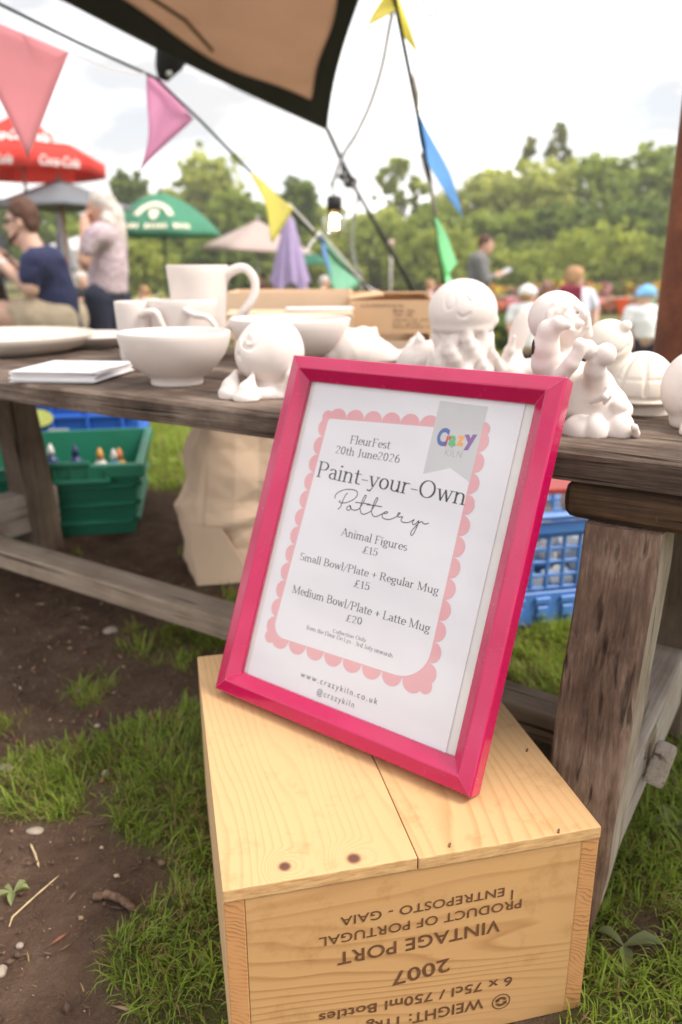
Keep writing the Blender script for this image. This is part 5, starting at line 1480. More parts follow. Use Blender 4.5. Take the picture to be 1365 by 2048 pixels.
# eyes, brows, nose
for ex_, ey_ in ((1108, 640), (1147, 644)):
    e = FP(ex_, ey_); X.ring(e, e-q(hx+3, hy+4, -.002), r(11), r(3.0), r(1), 's', (1.1, .9)); X.ell(e, (r(9), r(4), r(7)), r(1.5))
X.chain([FP(1138, 625), FP(1148, 622), FP(1158, 628)], r(2.0), r(1.5), 's'); X.ell(FP(1128, 656), (r(6), r(7), r(5)), r(3))
# fluke of the tail: a stem with two round lobes
X.chain([q(1178, 760, -.02), q(1168, 730, -.032), q(1166, 712, -.036)], [r(26), r(19), r(16)], r(8))
X.ell(q(1149, 690, -.038), (r(17), r(16), r(18)), r(6)); X.ell(q(1182, 699, -.04), (r(20), r(18), r(21)), r(5))
# body, haunch, hip, folded legs, base
X.ell(q(1166, 790, 0), (r(66), r(58), r(64)), r(12)); X.ell(q(1195, 815, -.012), (r(52), r(50), r(52)), r(10))
X.chain([q(1110, 740, -.005), q(1130, 790, 0)], [r(40), r(52)], r(12))
X.ell(q(1140, 848, -.030), (r(34), r(30), r(31)), r(5)); X.ell(q(1164, 845, -.036), (r(27), r(27), r(31)), r(4)); X.ell(q(1212, 842, -.034), (r(29), r(28), r(33)), r(3)); X.ell(q(1243, 856, -.024), (r(18), r(17), r(20)), r(4)); X.chain([q(1228, 832, -.052), q(1236, 846, -.046), q(1240, 858, -.040)], [r(7), r(7), r(6)], r(3))
X.ell(q(1228, 812, -.022), (r(20), r(20), r(20)), r(5)); X.ell(q(1213, 800, -.034), (r(17), r(15), r(14)), r(4))
X.chain([q(1160, 792, -.034), q(1178, 778, -.044), q(1184, 764, -.042)], [r(5), r(7), r(5)], r(4)); X.chain([q(1186, 762, -.042), q(1190, 778, -.04), q(1182, 792, -.038)], [r(4), r(5), r(4)], r(4))
X.chain([q(1189, 822, -.062), q(1190, 846, -.064), q(1188, 868, -.06)], r(2.4), r(3), 's')
X.chain([q(1135, 800, -.04), q(1160, 796, -.05), q(1176, 790, -.05)], r(2), r(2), 's')
X.chain([q(1128, 868, -.03), q(1190, 868, -.03), q(1246, 866, -.02)], [r(14), r(14), r(11)], r(8))
finish(s, 'mermaid_figure', 'long-haired figure propping its chin on a fist with a two-lobed tail raised', 'figurine')
# turtle
s = figure(1290, 836, .0012, (1160, 625, 1362, 850, -.07, .09), dy=.03)
X, q, r = s.X, s.q, s.r
sc = (1281, 782)
X.ell(q(*sc), (r(69), r(66), r(78))); X.cut((0, 0, -1), -q(1281, 795)[2])
X.ell(q(1281, 797), (r(72), r(68), r(11)), r(3))
for dz_, R_ in ((752, .93), (790, 1.0)):
    c = q(1281, dz_); rr_ = r(69)*math.sqrt(max(.05, 1-((782-dz_)/78)**2)); 
    X.ring(c, (0, 0.001, 1), rr_*1.0, r(3.4), r(2.6), 's')
for i in range(9):
    a = 2*math.pi*i/9+.3; pts = []
    for t in np.linspace(.0, .40, 6):
        el = t*math.pi*.95
        pts.append(q(*sc)+np.array([math.cos(a)*math.cos(el)*r(69), math.sin(a)*math.cos(el)*r(66), math.sin(el)*r(78)]))
    X.chain(pts, r(3.4), r(2.6), 's')
pl = q(1290, 808); X.chain([np.array([pl[0], pl[1], ZT+.002]), pl], [r(50), r(47)], r(4))
X.chain([q(1232, 742, .008), q(1224, 720, .008)], [r(34), r(36)], r(8)); X.ell(q(1221, 688, .006), (r(46), r(44), r(47)), r(6))
X.ell(q(1246, 651, -.008), (r(12), r(12), r(11)), r(3))
X.chain([face_pt(s, x, y, 1221, 688, 46, 47, .006) for x, y in ((1206, 704), (1222, 706), (1238, 698), (1250, 688))], r(3.6), r(2), 's')
X.chain([q(1330, 800, -.01), q(1346, 790, -.02), q(1352, 786, -.02)], [r(10), r(7), r(3)], r(5))
finish(s, 'turtle_figure', 'turtle with a ribbed domed shell and raised smiling head', 'figurine', CLAY2)
# figure cut by the right edge
s = figure(1352, 868, .0014, (1310, 690, 1470, 885, -.07, .07), dy=.03)
X, q, r = s.X, s.q, s.r
X.ell(q(1392, 775), (r(66), r(56), r(74))); X.ell(q(1400, 842), (r(58), r(52), r(32)), r(12))
X.chain([q(1365, 810, -.03), q(1344, 846, -.036), q(1334, 862, -.036)], [r(20), r(16), r(9)], r(6)); X.chain([q(1334, 862, -.036), q(1362, 866, -.03)], [r(9), r(10)], r(5))
finish(s, 'seal_figure', 'rounded figure with a pointed flipper at the right edge of the table', 'figurine')

# ------------------------------------------------------------------ cartons behind the table
def card_mat(name, c, seed):
    m, n, b = new_mat(name); v = coords(n, loc=(seed, 0, 0))
    f = noise(n, v, 12, 4); g = noise(n, coords(n, (4, 4, 140)), 1, 2)
    k = ramp(n, f, [(.3, tuple(q*.9 for q in c)), (.7, c)]); k = mixc(n, _scale(n, g, .16), k, tuple(q*.75 for q in c))
    n.links.new(k, b.inputs['Base Color']); b.inputs['Roughness'].default_value = .8; b.inputs['Specular IOR Level'].default_value = .2; return m
KRAFT = card_mat('kraft_board', (.70, .47, .28), 1); KRAFT2 = card_mat('pale_kraft_board', (.78, .58, .40), 2)
INK = matte('carton_ink', (.16, .09, .06), .8, .1)
CART = 'cardboard cartons behind the table'
def carton(xl, xr, yt, yb, Y, dp, label, mat, flaps=(), zbot=None, yaw=0.0):
    a = on_y(xl, yb, Y); c = on_y(xr, yt, Y); zb_ = a[2] if zbot is None else zbot; w = c[0]-a[0]; h = c[2]-zb_
    o = empty('cardboard_box', ((a[0]+c[0])/2, Y+dp/2, zb_), label, 'box', CART, yaw)
    M = MB(); t = .004
    M.box((0, -dp/2+t/2, h/2), (w, t, h)); M.box((0, dp/2-t/2, h/2), (w, t, h)); M.box((-w/2+t/2, 0, h/2), (t, dp-2*t-.001, h)); M.box((w/2-t/2, 0, h/2), (t, dp-2*t-.001, h)); M.box((0, 0, t/2), (w-2*t-.001, dp-2*t-.001, t))
    M.build('body', mat, o)
    for sx_, ang_, ln, kind in flaps:
        M = MB()
        if kind == 'x':     # flap hinged on a short side
            M.box((sx_*ln/2, 0, 0), (ln, dp*.98, .004), None); q = M.build('flap', mat, o, (sx_*w/2, 0, h+.003)); q.rotation_euler = (0, sx_*ang_, 0)
        else:
            M.box((0, sx_*ln/2, 0), (w*.98, ln, .004), None); q = M.build('flap', mat, o, (0, sx_*dp/2, h+.003)); q.rotation_euler = (-sx_*ang_, 0, 0)
    return o, w, h
zA = on_y(780, 668, 1.62)[2]
o, w, h = carton(470, 880, 660, 700, 1.48, .50, 'large carton on the ground under the other cartons behind the table', KRAFT2, (), zbot=float(gz(.05, 1.7)))
o.location.z += zA-.002-(o.location.z+h)
zA = zA+.001
def carton_on(xl, xr, yt, Y, dp, *a, **k): return carton(xl, xr, yt, 650, Y, dp, *a, zbot=zA, **k)
o, w, h = carton_on(700, 880, 600, 1.62, .26, 'printed brown carton with shipping text behind the jellyfish', KRAFT, ((1, rad(-176), .10, 'y'), (-1, rad(-174), .07, 'x')))
M = MB()
def words(M, txt, x, z, hgt, yy, bold=0.0, maxw=None):
    V, F = flat_text(txt, hgt, bold*hgt, 0, 1.0, 'LEFT')
    f = 1.0 if not maxw else maxw/max(1e-6, V[:, 0].max())
    vs = [M.bm.verts.new((x+v_[0]*f, yy, z+v_[1])) for v_ in V]
    for q in F:
        try: M.bm.faces.new([vs[i] for i in q])
        except ValueError: pass
yy = -.13-.0012
for i, (tx, zz, sz, mw) in enumerate((('LIVERPOOL', .86, .008, .09), ('Bisk, Inc', .70, .010, .045), ('1306  100', .58, .007, .04), ('CERAMIC TILE 1 DOZ', .44, .006, .075), ('8.32 - 48 CM', .33, .006, .055), ('MADE IN CHINA 12', .22, .007, .075))):
    words(M, tx, (-w*.38 if i == 0 else -w*.02), h*zz-.004, sz, yy, .02, mw)
M.build('printed_lettering', INK, o, recalc=False)
carton_on(452, 706, 584, 1.72, .24, 'long pale open carton behind the tall mug handle', KRAFT2, ())
carton_on(450, 708, 634, 1.50, .15, 'shallow carton with its flap folded back in front of the long pale carton', KRAFT2, ((1, rad(-178), .07, 'y'), (-1, rad(-175), .07, 'y')))
P = on_y(640, 612, 1.60)
tag(MB().box((0, 0, 0), (.13, .045, .006), Matrix.Rotation(rad(8), 3, 'Z'), .001).build('paper_sheet', CARD, None, (P[0], 1.56, on_y(640, 634, 1.5)[2]+.012)), 'folded white paper lying on the big carton flap', 'paper')

# ------------------------------------------------------------------ plastic crates, paint bottles and paper bag under and behind the table
def plastic(name, c): return matte(name, c, .42, .07, 14, .06, 60, spec=.45)
GRN = plastic('green_plastic', (.018, .20, .12)); BLU = plastic('blue_plastic', (.035, .15, .62)); BLU2 = plastic('mid_blue_plastic', (.09, .25, .66))
def tray(loc, w, d, h, mat, label, taper=.93, ribs=3, lip=.026, yaw=0.0, group='plastic crates'):
    o = empty('plastic_crate', loc, label, 'crate', group, yaw)
    t = .005; wb, db = w*taper, d*taper
    def wall(b0, b1, t0, t1, nrm):
        n_ = Vector(nrm)*t
        b0, b1, t0, t1 = [Vector(p) for p in (b0, b1, t0, t1)]
        return [b0, b1, b1+n_, b0+n_], [t0, t1, t1+n_, t0+n_]
    M = MB(); W2, D2, w2, d2 = w/2, d/2, wb/2, db/2
    for s_ in (-1, 1):
        M.hexa(*wall((-w2, s_*d2, 0), (w2, s_*d2, 0), (-W2, s_*D2, h), (W2, s_*D2, h), (0, -s_, 0)))
        M.hexa(*wall((s_*w2, -d2+t, 0), (s_*w2, d2-t, 0), (s_*W2, -D2+t, h), (s_*W2, D2-t, h), (-s_, 0, 0)))
    M.box((0, 0, .004), (wb-2*t, db-2*t, .006))
    M.build('body', mat, o)
    M = MB()     # rolled rim and stepped ribs outside the walls
    for s_ in (-1, 1):
        M.box((0, s_*(D2+.005), h-lip/2), (w+.026, .012, lip), bev=.003); M.box((s_*(W2+.005), 0, h-lip/2), (.012, d, lip), bev=.003)
    for j in range(ribs):
        z = h*(.18+.52*j/max(1, ribs-1)); f = taper+(1-taper)*z/h
        for s_ in (-1, 1):
            M.box((0, s_*(D2*f+.003), z), (w*f*.98, .014, .012), bev=.003); M.box((s_*(W2*f+.003), 0, z), (.014, d*f*.96, .012), bev=.002)
    M.build('rim', mat, o)
    return o
a, b_ = gp(90, 1065), gp(262, 1065); Yg = 1.686
hG = on_y(262, 928, Yg-.02)[2]
x1 = b_[0]+.012; wG = .56; dG = .40
g = tray((x1-wG/2+.01, Yg+dG/2-.02, 0), wG, dG, hG, GRN, 'green plastic crate of paint bottles under the left end of the table', .93, 3, .03, .183)
g.location = (x1-wG/2*math.cos(.183)-dG/2*math.sin(.183)+.02, Yg+dG/2*math.cos(.183)-wG/2*math.sin(.183)-.01, 0)
M = MB()   # hand-hold moulding: a thick stepped bar with short webs under the front rim
M.box((.12, -dG/2-.010, hG-.034), (.20, .022, .012), None, .004, 2)
for i in range(6): M.box((.03+.036*i, -dG/2-.006, hG-.020), (.006, .018, .030), None, .001)
M.box((.12, -dG/2-.008, hG+.004), (.12, .012, .014), None, .005, 2)
M.build('grip', GRN, g)
def bottle(px, py, Y, capc, bodyc, label, h=.11, r=.017):
    P = on_y(px, py, Y); o = empty('paint_bottle', (P[0], Y, P[2]-h), label, 'bottle', 'paint bottles in the green crate')
    MB().lathe([(0, 0), (r*.95, 0), (r, .004), (r, h*.62), (r*.75, h*.70), (r*.42, h*.74), (r*.42, h*.78), (0, h*.78)], n=20).build('body', matte('paint_'+label.split()[0], bodyc, .35), o)
    MB().lathe([(0, h*.77), (r*.5, h*.77), (r*.48, h*.86), (r*.16, h), (0, h)], n=16).build('cap', matte('cap_'+label.split()[0], capc, .4), o)
bottle(100, 888, 1.80, (.75, .73, .72), (.03, .05, .16), 'navy paint bottle with white cap nearest the table leg')
bottle(149, 890, 1.80, (.02, .03, .12), (.03, .05, .18), 'midnight blue paint bottle with dark cap in the middle of the green crate')
bottle(199, 896, 1.78, (.85, .38, .08), (.80, .78, .75), 'white paint bottle with an orange nozzle in the green crate')
bottle(227, 898, 1.80, (.8, .8, .8), (.10, .42, .60), 'turquoise paint bottle with a white cap in the green crate')
bottle(238, 896, 1.81, (.85, .30, .10), (.85, .45, .12), 'amber paint bottle with red cap at the right of the green crate')
WL = matte('crate_label', (.72, .70, .70), .6)
for (x, y, Yy, w_, h_, lab) in ((118, 864, 2.058, .055, .018, 'white stuck label on the inside back wall of the green crate, higher one'), (167, 878, 2.052, .042, .016, 'white stuck label on the inside back wall of the green crate, lower one')):
    P = on_y(x, y, Yy-.01); tag(MB().box((0, 0, 0), (w_, .0015, h_), None).build('sticker', WL, None, tuple(P)), lab, 'sticker', 'white stickers on the green crate')
P = on_y(120, 949, Yg-.042); tag(MB().box((0, 0, 0), (.055, .0015, .014), None).build('sticker', WL, None, tuple(P)), 'white stuck label on the front rim of the green crate', 'sticker', 'white stickers on the green crate')
# blue crate behind the green one
Yb = 2.25; hb = on_y(200, 800, Yb)[2]-float(gz(-.7, Yb))
xr = on_y(292, 860, Yb)[0]
g = tray((xr-.30, Yb+.2, float(gz(-.7, Yb))), .60, .40, hb+.02, BLU, 'bright blue plastic crate with a yellow badge behind the green crate', .96, 3, .03)
g.rotation_euler.z = .15; g.location.x -= .055
M = MB()
for i in range(6): M.box((-.25+i*.1, -.2-.004, hb*.5), (.008, .010, hb*.9), bev=.002)
M.build('ribs', BLU, g)
lx = on_y(88, 838, Yb-.02)[0]-(xr-.30); lz = on_y(88, 838, Yb-.02)[2]-float(gz(-.7, Yb))
M = MB(); M.poly([(lx+.045*math.cos(t), -.2115, lz+.026*math.sin(t)) for t in np.linspace(0, 2*math.pi, 25)[:-1]])
M.build('badge', matte('badge_yellow', (.72, .78, .22), .6), g)
# blue mesh crate on the right
P0 = gp(1040, 1255); P1 = gp(1145, 1244); e = P1-P0; yw = math.atan2(e[1], e[0]); Lc = .40; Dc = .26
hC = on_y(1110, 1022, 1.2)[2]
o = empty('plastic_crate', (P0[0], P0[1], 0), 'blue lattice-sided crate full of white paper behind the right table leg', 'crate', 'plastic crates', yw)
x0 = -.06
M = MB()
def lat(M, xa, xb, y, za, zb_, nx, nz_, bar=.006, t=.006, axis='x'):
    for i in range(nx+1):
        x = xa+(xb-xa)*i/nx
        M.box((x, y, (za+zb_)/2) if axis == 'x' else (y, x, (za+zb_)/2), (bar, t, zb_-za) if axis == 'x' else (t, bar, zb_-za), bev=.0012)
    for j in range(nz_+1):
        z = za+(zb_-za)*j/nz_
        M.box(((xa+xb)/2, y+.0007, z) if axis == 'x' else (y+.0007, (xa+xb)/2, z), (xb-xa, t, bar) if axis == 'x' else (t, xb-xa, bar), bev=.0012)
lat(M, x0+.045, x0+Lc-.02, 0, hC*.34, hC*.80, 12, 4); lat(M, x0+.045, x0+Lc-.02, Dc, hC*.34, hC*.80, 12, 4); lat(M, .02, Dc-.02, x0, hC*.34, hC*.80, 7, 4, axis='y'); lat(M, .02, Dc-.02, x0+Lc, hC*.34, hC*.80, 7, 4, axis='y')
M.build('lattice', BLU2, o)
M = MB()
for y in (0, Dc):
    s_ = -1 if y == 0 else 1
    M.box((x0+Lc/2, y, hC*.16), (Lc, .008, hC*.30), bev=.002); M.box((x0+Lc/2, y+s_*.003, hC*.87), (Lc+.01, .012, hC*.10), bev=.003); M.box((x0+Lc/2, y+s_*.006, hC*.975), (Lc+.02, .018, hC*.05), bev=.003)
    for i in range(8): M.box((x0+.05+i*.045, y+s_*.006, hC*.24), (.028, .006, .012), bev=.002); M.box((x0+.05+i*.045, y+s_*.006, hC*.14), (.020, .006, .020), bev=.002)
    M.box((x0+.022, y+s_*.002, hC*.5), (.044, .010, hC*.9), bev=.003); M.box((x0+Lc-.010, y+s_*.002, hC*.5), (.022, .010, hC*.9), bev=.003)
for x in (x0, x0+Lc):
    s_ = -1 if x == x0 else 1
    M.box((x, Dc/2, hC*.16), (.008, Dc-.012, hC*.30), bev=.002); M.box((x+s_*.003, Dc/2, hC*.87), (.012, Dc-.014, hC*.10), bev=.003); M.box((x+s_*.006, Dc/2, hC*.975), (.018, Dc-.02, hC*.05), bev=.003)
M.box((x0+Lc/2, Dc/2, .008), (Lc-.02, Dc-.02, .008))
M.build('frame', BLU2, o)
WP = matte('crumpled_paper', (.86, .88, .86), .8, .06, 20)
M = MB(); R_ = random.Random(5)
for i in range(44):
    M.ball((x0+.03+R_.random()*(Lc-.06), .03+R_.random()*(Dc-.06), .03+R_.random()*(hC*.78)), (.026, .024, .028), 2)
for v_ in M.bm.verts: v_.co += Vector((R_.uniform(-1, 1), R_.uniform(-1, 1), R_.uniform(-1, 1)))*.0045
pk = M.build('paper_packing', WP); pk.location = o.location; pk.rotation_euler = (0, 0, yw)
for f in pk.data.polygons: f.use_smooth = False
tag(pk, 'crumpled white packing paper filling the blue lattice crate', 'packing paper')
P = on_y(1112, 1006, 1.32)
tag(MB().box((0, 0, 0), (.16, .12, .009), Matrix.Rotation(.1, 3, 'Z'), .003, 2).build('shallow_tray', plastic('red_plastic', (.72, .07, .05)), None, (P[0]+.03, 1.36, hC+.0045)), 'shallow red plastic tray lying on top of the blue lattice crate', 'tray')
P = on_y(1114, 985, 1.62)
bo2 = empty('water_bottle', (P[0]+.01, 1.75, float(gz(.4, 1.75))), 'slate blue bottle standing on the grass behind the red tray', 'bottle')
zt_ = on_y(1112, 968, 1.75)[2]-float(gz(.4, 1.75))
MB().lathe([(0, 0), (.034, 0), (.036, .006), (.036, zt_*.8), (.02, zt_*.92), (.018, zt_*.93), (0, zt_*.93)], n=24).build('body', plastic('slate_plastic', (.10, .17, .32)), bo2)
MB().lathe([(0, zt_*.92), (.02, zt_*.92), (.02, zt_*.995), (.017, zt_), (0, zt_)], n=20).build('cap', plastic('slate_cap', (.16, .22, .38)), bo2)
# brown paper bag
PB = matte('brown_paper', (.80, .60, .43), .75, .05, 8, .12, 30)
A0 = gp(396, 1172); A1 = gp(366, 1112)
bw, bh = .26, .375
ey_ = np.array([A1[0]-A0[0], A1[1]-A0[1], 0])
bd = .17; dY = ey_/np.linalg.norm(ey_)*bd; dX = np.array([.985, .17, 0])*bw
bx = [A0, A0+dX, A0+dX+dY, A0+dY]
top = [A0+np.array([.030, .115, bh]), A0+dX*.98+np.array([.0, .115, bh]), A0+dX*.98+dY*.6+np.array([0, .10, bh+.01]), A0+dY*.6+np.array([.035, .10, bh+.01])]
RB = random.Random(12)
CRE = [[(math.cos(a_), math.sin(a_), RB.uniform(4, 13), RB.random(), RB.uniform(.010, .026)) for a_ in [RB.uniform(0, 3.14) for _ in range(7)]] for _ in range(2)]
M = MB(); n = 56; rows = []
for i in range(n+1):
    t = i/n; q = [np.array(a)*(1-t)+np.array(b_)*t for a, b_ in zip(bx, top)]
    c = sum(q)/4; ring = []
    bulge = .030*math.sin(math.pi*min(1, t*1.15))-.030*math.exp(-((t-.0)/.05)**2)*0
    for k in range(4):
        a, b_ = q[k], q[(k+1) % 4]; nrm = np.cross(b_-a, (0, 0, 1.)); nrm /= np.linalg.norm(nrm)+1e-9
        m_ = 44 if k % 2 == 0 else 26
        for j in range(m_):
            s_ = j/m_; p = a*(1-s_)+b_*s_
            sw = s_*(bw if k % 2 == 0 else bd); zt2 = t*bh; cr2 = 0
            for (ca_, sa_, f_, ph_, am_) in CRE[k % 2]:
                cr2 += am_*abs(((ca_*sw+sa_*zt2)*f_+ph_) % 1-.5)
            fold = max(0, 1-abs(t-.30-.10*s_)/.05)
            p = p+nrm*(bulge*math.sin(math.pi*s_)**.6+(cr2-.03)*min(1, t*5+.25)*math.sin(math.pi*s_)**.5+fold*.010*math.sin(math.pi*s_)**.5)
            ring.append(M.bm.verts.new(p-A0))
    rows.append(ring)
m_ = len(rows[0])
for r0, r1 in zip(rows, rows[1:]):
    for k in range(m_): M.bm.faces.new((r0[k], r0[(k+1) % m_], r1[(k+1) % m_], r1[k]))
M.bm.faces.new(rows[0][::-1])
bag = empty('paper_bag', tuple(A0), 'large crumpled brown paper bag standing on the soil behind the stretcher', 'bag')
q = M.build('body', PB, bag); md = q.modifiers.new('thickness', 'SOLIDIFY'); md.thickness = .0012
M = MB()     # folded triangular gusset of the bag's base
g0, g1, g2 = A0+np.array([-.010, .008, .118]), A0+np.array([.006, -.003, .002]), A0+dX*.42+np.array([0, -.006, .004]); g3 = A0+dX*.62+np.array([0, -.012, .10])
M.hexa([p-A0 for p in (g1, g2, g2+np.array([.001, .002, 0]), g1+np.array([.001, .002, 0]))], [p-A0 for p in (g0, g3*.35+g0*.65, g3*.35+g0*.65+np.array([.001, .002, 0]), g0+np.array([.001, .002, 0]))])
M.build('base_fold', PB, bag)
# rusty post
Yr = 1.28; rr_ = .07; E0 = on_y(1306, 715, Yr); dpt = depth(E0)
zr0 = float(gz(E0[0]+rr_, Yr))
RUST, n, b = new_mat('rusty_steel'); v = coords(n)
f1 = noise(n, v, 9, 6, .7); f2 = noise(n, v, 90, 4, .7)
c = ramp(n, f1, [(.3, (.055, .018, .009)), (.5, (.15, .045, .018)), (.7, (.27, .09, .035))]); c = mixc(n, _scale(n, f2, .5), c, (.10, .03, .015)); n.links.new(c, b.inputs['Base Color']); b.inputs['Roughness'].default_value = .85; bump(n, b, f2, .5, .003)
o = tag(MB().lathe([(0, -.1), (rr_, -.1)]+[(rr_, z) for z in np.linspace(0, 2.6, 14)]+[(0, 2.6)], n=48).build('steel_post', RUST, None, (E0[0]+rr_*1.06, Yr, zr0)), 'thick rusty steel post at the right edge behind the table', 'post')
# ------------------------------------------------------------------ wooden wine box
BW, BD, BH = .2818, .3382, .18
box = empty('wooden_box', (BOX[0], BOX[1], 0), 'upturned pine wine box with stamped lettering carrying the pink picture frame', 'box', None, BYAW)
BR_ = Matrix.Rotation(BYAW, 3, 'Z')
def to_box(P): return BR_.transposed() @ (Vector(P)-Vector((BOX[0], BOX[1], 0)))
LT = .0105; ST = .0145
k1 = to_box(on_z(570, 1733, BH)); k2 = to_box(on_z(708, 1717, BH))
seamx = to_box(on_z(838, 1718, BH)).x
PL1 = pine('pine_lid_left', 'Y', 1.3, 'X', [(k1.x, k1.y, BH, .0042), (k2.x, k2.y, BH, .0048)], (.62, .395, .195), (.42, .22, .088), 96, .62, .10)
PL2 = pine('pine_lid_right', 'Y', 4.1, 'X', [], (.61, .38, .182), (.40, .19, .068), 100, .85, .06)
PFR = pine('pine_front', 'X', 7.9, 'Z', [], (.55, .32, .135), (.34, .16, .052), 80, 1.0, .09)
PSD = pine('pine_side', 'Y', 3.3, 'Z', [], (.70, .47, .26), (.52, .29, .12), 70, .5, .04)
m, n, b = new_mat('pine_end_grain'); v = coords(n)
sx = N(n, 'SeparateXYZ'); n.links.new(v, sx.inputs[0])
q1 = N(n, 'Math', operation='MULTIPLY_ADD'); n.links.new(sx.outputs['X'], q1.inputs[0]); q1.inputs[1].default_value = .55; n.links.new(sx.outputs['Z'], q1.inputs[2])
q2 = N(n, 'Math', operation='MULTIPLY_ADD'); n.links.new(noise(n, v, 22, 3, .5), q2.inputs[0]); q2.inputs[1].default_value = .034; n.links.new(q1.outputs[0], q2.inputs[2])
q3 = N(n, 'Math', operation='MULTIPLY'); n.links.new(q2.outputs[0], q3.inputs[0]); q3.inputs[1].default_value = 250
q4 = N(n, 'Math', operation='FRACT'); n.links.new(q3.outputs[0], q4.inputs[0])
ln = ramp(n, q4.outputs[0], [(.0, (0, 0, 0)), (.5, (.15, .15, .15)), (.85, (1, 1, 1)), (1, (0, 0, 0))])
md_ = ramp(n, noise(n, v, 60, 2), [(.35, (.15, .15, .15)), (.6, (.9, .9, .9))])
q5 = N(n, 'Math', operation='MULTIPLY'); n.links.new(ln, q5.inputs[0]); n.links.new(md_, q5.inputs[1])
c = mixc(n, q5.outputs[0], (.54, .27, .10), (.24, .095, .035)); c = mixc(n, _scale(n, noise(n, v, 300, 3), .35), c, (.46, .23, .09)); n.links.new(c, b.inputs['Base Color']); b.inputs['Roughness'].default_value = .7
PEND = m
m, n, b = new_mat('sawn_pine_edge'); v = coords(n)
c = ramp(n, noise(n, coords(n, (60, 60, 400)), 1, 4, .7), [(.35, (.42, .23, .09)), (.65, (.66, .42, .19))]); n.links.new(c, b.inputs['Base Color']); b.inputs['Roughness'].default_value = .75
PSAW = m
# lid boards with a narrow open joint
for xa, xb, mt, dz in ((0, seamx-.0004, PL1, 0), (seamx+.0004, BW, PL2, -.0006)):
    o = MB().box(((xa+xb)/2, BD/2, BH-LT/2+dz), (xb-xa, BD, LT), None, .0011, 2).build('lid_board', mt, box)
    o.data.materials.append(PSAW)
    for f in o.data.polygons:
        if f.normal.y < -.7: f.material_index = 1
# carcass: sides run through, ends set between them
for x in (ST/2, BW-ST/2):
    o = MB().box((x, BD/2, (BH-LT)/2), (ST, BD-.002, BH-LT-.0006), None, .0012, 2).build('side_board', PSD, box)
    o.data.materials.append(PEND)
    for f in o.data.polygons:
        if abs(f.normal.y) > .7: f.material_index = 1
MB().box((BW/2, .0010+ST/2, (BH-LT)/2), (BW-2*ST-.0003, ST, BH-LT-.0008), None, .0004, 1).build('front_board', PFR, box)
MB().box((BW/2, BD-.001-ST/2, (BH-LT)/2), (BW-2*ST-.0012, ST, BH-LT-.0008), None, .0008, 1).build('back_board', PFR, box)
NAIL = matte('nail_head', (.14, .07, .035), .5, .2, 60)
for px, py in ((395, 1312), (404, 1465), (419, 1588), (900, 1690), (758, 1728), (1118, 1662), (1055, 1500), (1150, 1560)):
    q = to_box(on_z(px, py, BH))
    if .002 < q.x < BW-.002 and .002 < q.y < BD-.002:
        MB().box((q.x, q.y, BH), (.0013, .0042, .0009), Matrix.Rotation(random.uniform(-.7, .3), 3, 'Z')).build('nail', NAIL, box)
# stamped lettering, box standing upside down
STAMP, n, b = new_mat('burnt_stamp'); v = coords(n)
c = ramp(n, noise(n, v, 260, 4, .7), [(.3, (.075, .028, .010)), (.75, (.20, .085, .030))]); n.links.new(c, b.inputs['Base Color']); b.inputs['Roughness'].default_value = .7
nf = Vector((math.sin(BYAW), -math.cos(BYAW), 0))
def on_front(px, py):
    """pixel -> coordinates on the front board (x along, z up)"""
    r = Vector(ray(px, py)); p0 = Vector((BOX[0], BOX[1], 0))+nf*(-.001); C = Vector((0, 0, CAM_H))
    t = (p0-C).dot(nf)/r.dot(nf); q = to_box(C+r*t); return q.x, q.z
M = MB()
def stamped(txt, pr, pl, ptop, bold=.012, wide=1.0):
    """pr, pl: baseline ends as seen (text starts at the right); ptop: a cap-height pixel near the start"""
    (xs, zs), (xe, ze) = on_front(*pr), on_front(*pl); (xt, zt_) = on_front(*ptop)
    V, F = flat_text(txt, 1.0, bold, 0, 1.05, 'LEFT'); V = V.copy()
    wx = V[:, 0].max(); L_ = math.hypot(xe-xs, ze-zs); d = np.array([xe-xs, ze-zs])/L_; up = np.array([-d[1], d[0]])
    h = abs((xt-xs)*up[0]+(zt_-zs)*up[1]); capH = .73
    sg = 1 if ((xt-xs)*up[0]+(zt_-zs)*up[1]) > 0 else -1
    vs = []
    for x, y, _ in V:
        p = np.array([xs, zs])+d*x/wx*L_+up*sg*y/capH*h
        vs.append(M.bm.verts.new((p[0], .0010-.00035, p[1])))
    for q in F:
        try: M.bm.faces.new([vs[i] for i in q])
        except ValueError: pass
def C8(x, y): return 380+x/1.5872, 1400+y/1.5872
# baselines are the upper edges of the upside-down words
stamped('ENTREPOSTO - GAIA', C8(1003, 594), C8(478, 690), C8(1001, 622), .010)
stamped('PRODUCT OF PORTUGAL', C8(1057, 630), C8(410, 755), C8(1058, 658), .010)
stamped('VINTAGE PORT', C8(985, 696), C8(468, 803), C8(1000, 732), .014)
stamped('2007', C8(826, 818), C8(640, 866), C8(829, 860), .014)
stamped('6 x 75cl / 750ml Bottles', C8(1026, 876), C8(410, 996), C8(1027, 904), .016)
stamped('WEIGHT: 11kg', C8(932, 946), C8(560, 1026), C8(934, 978), .016)
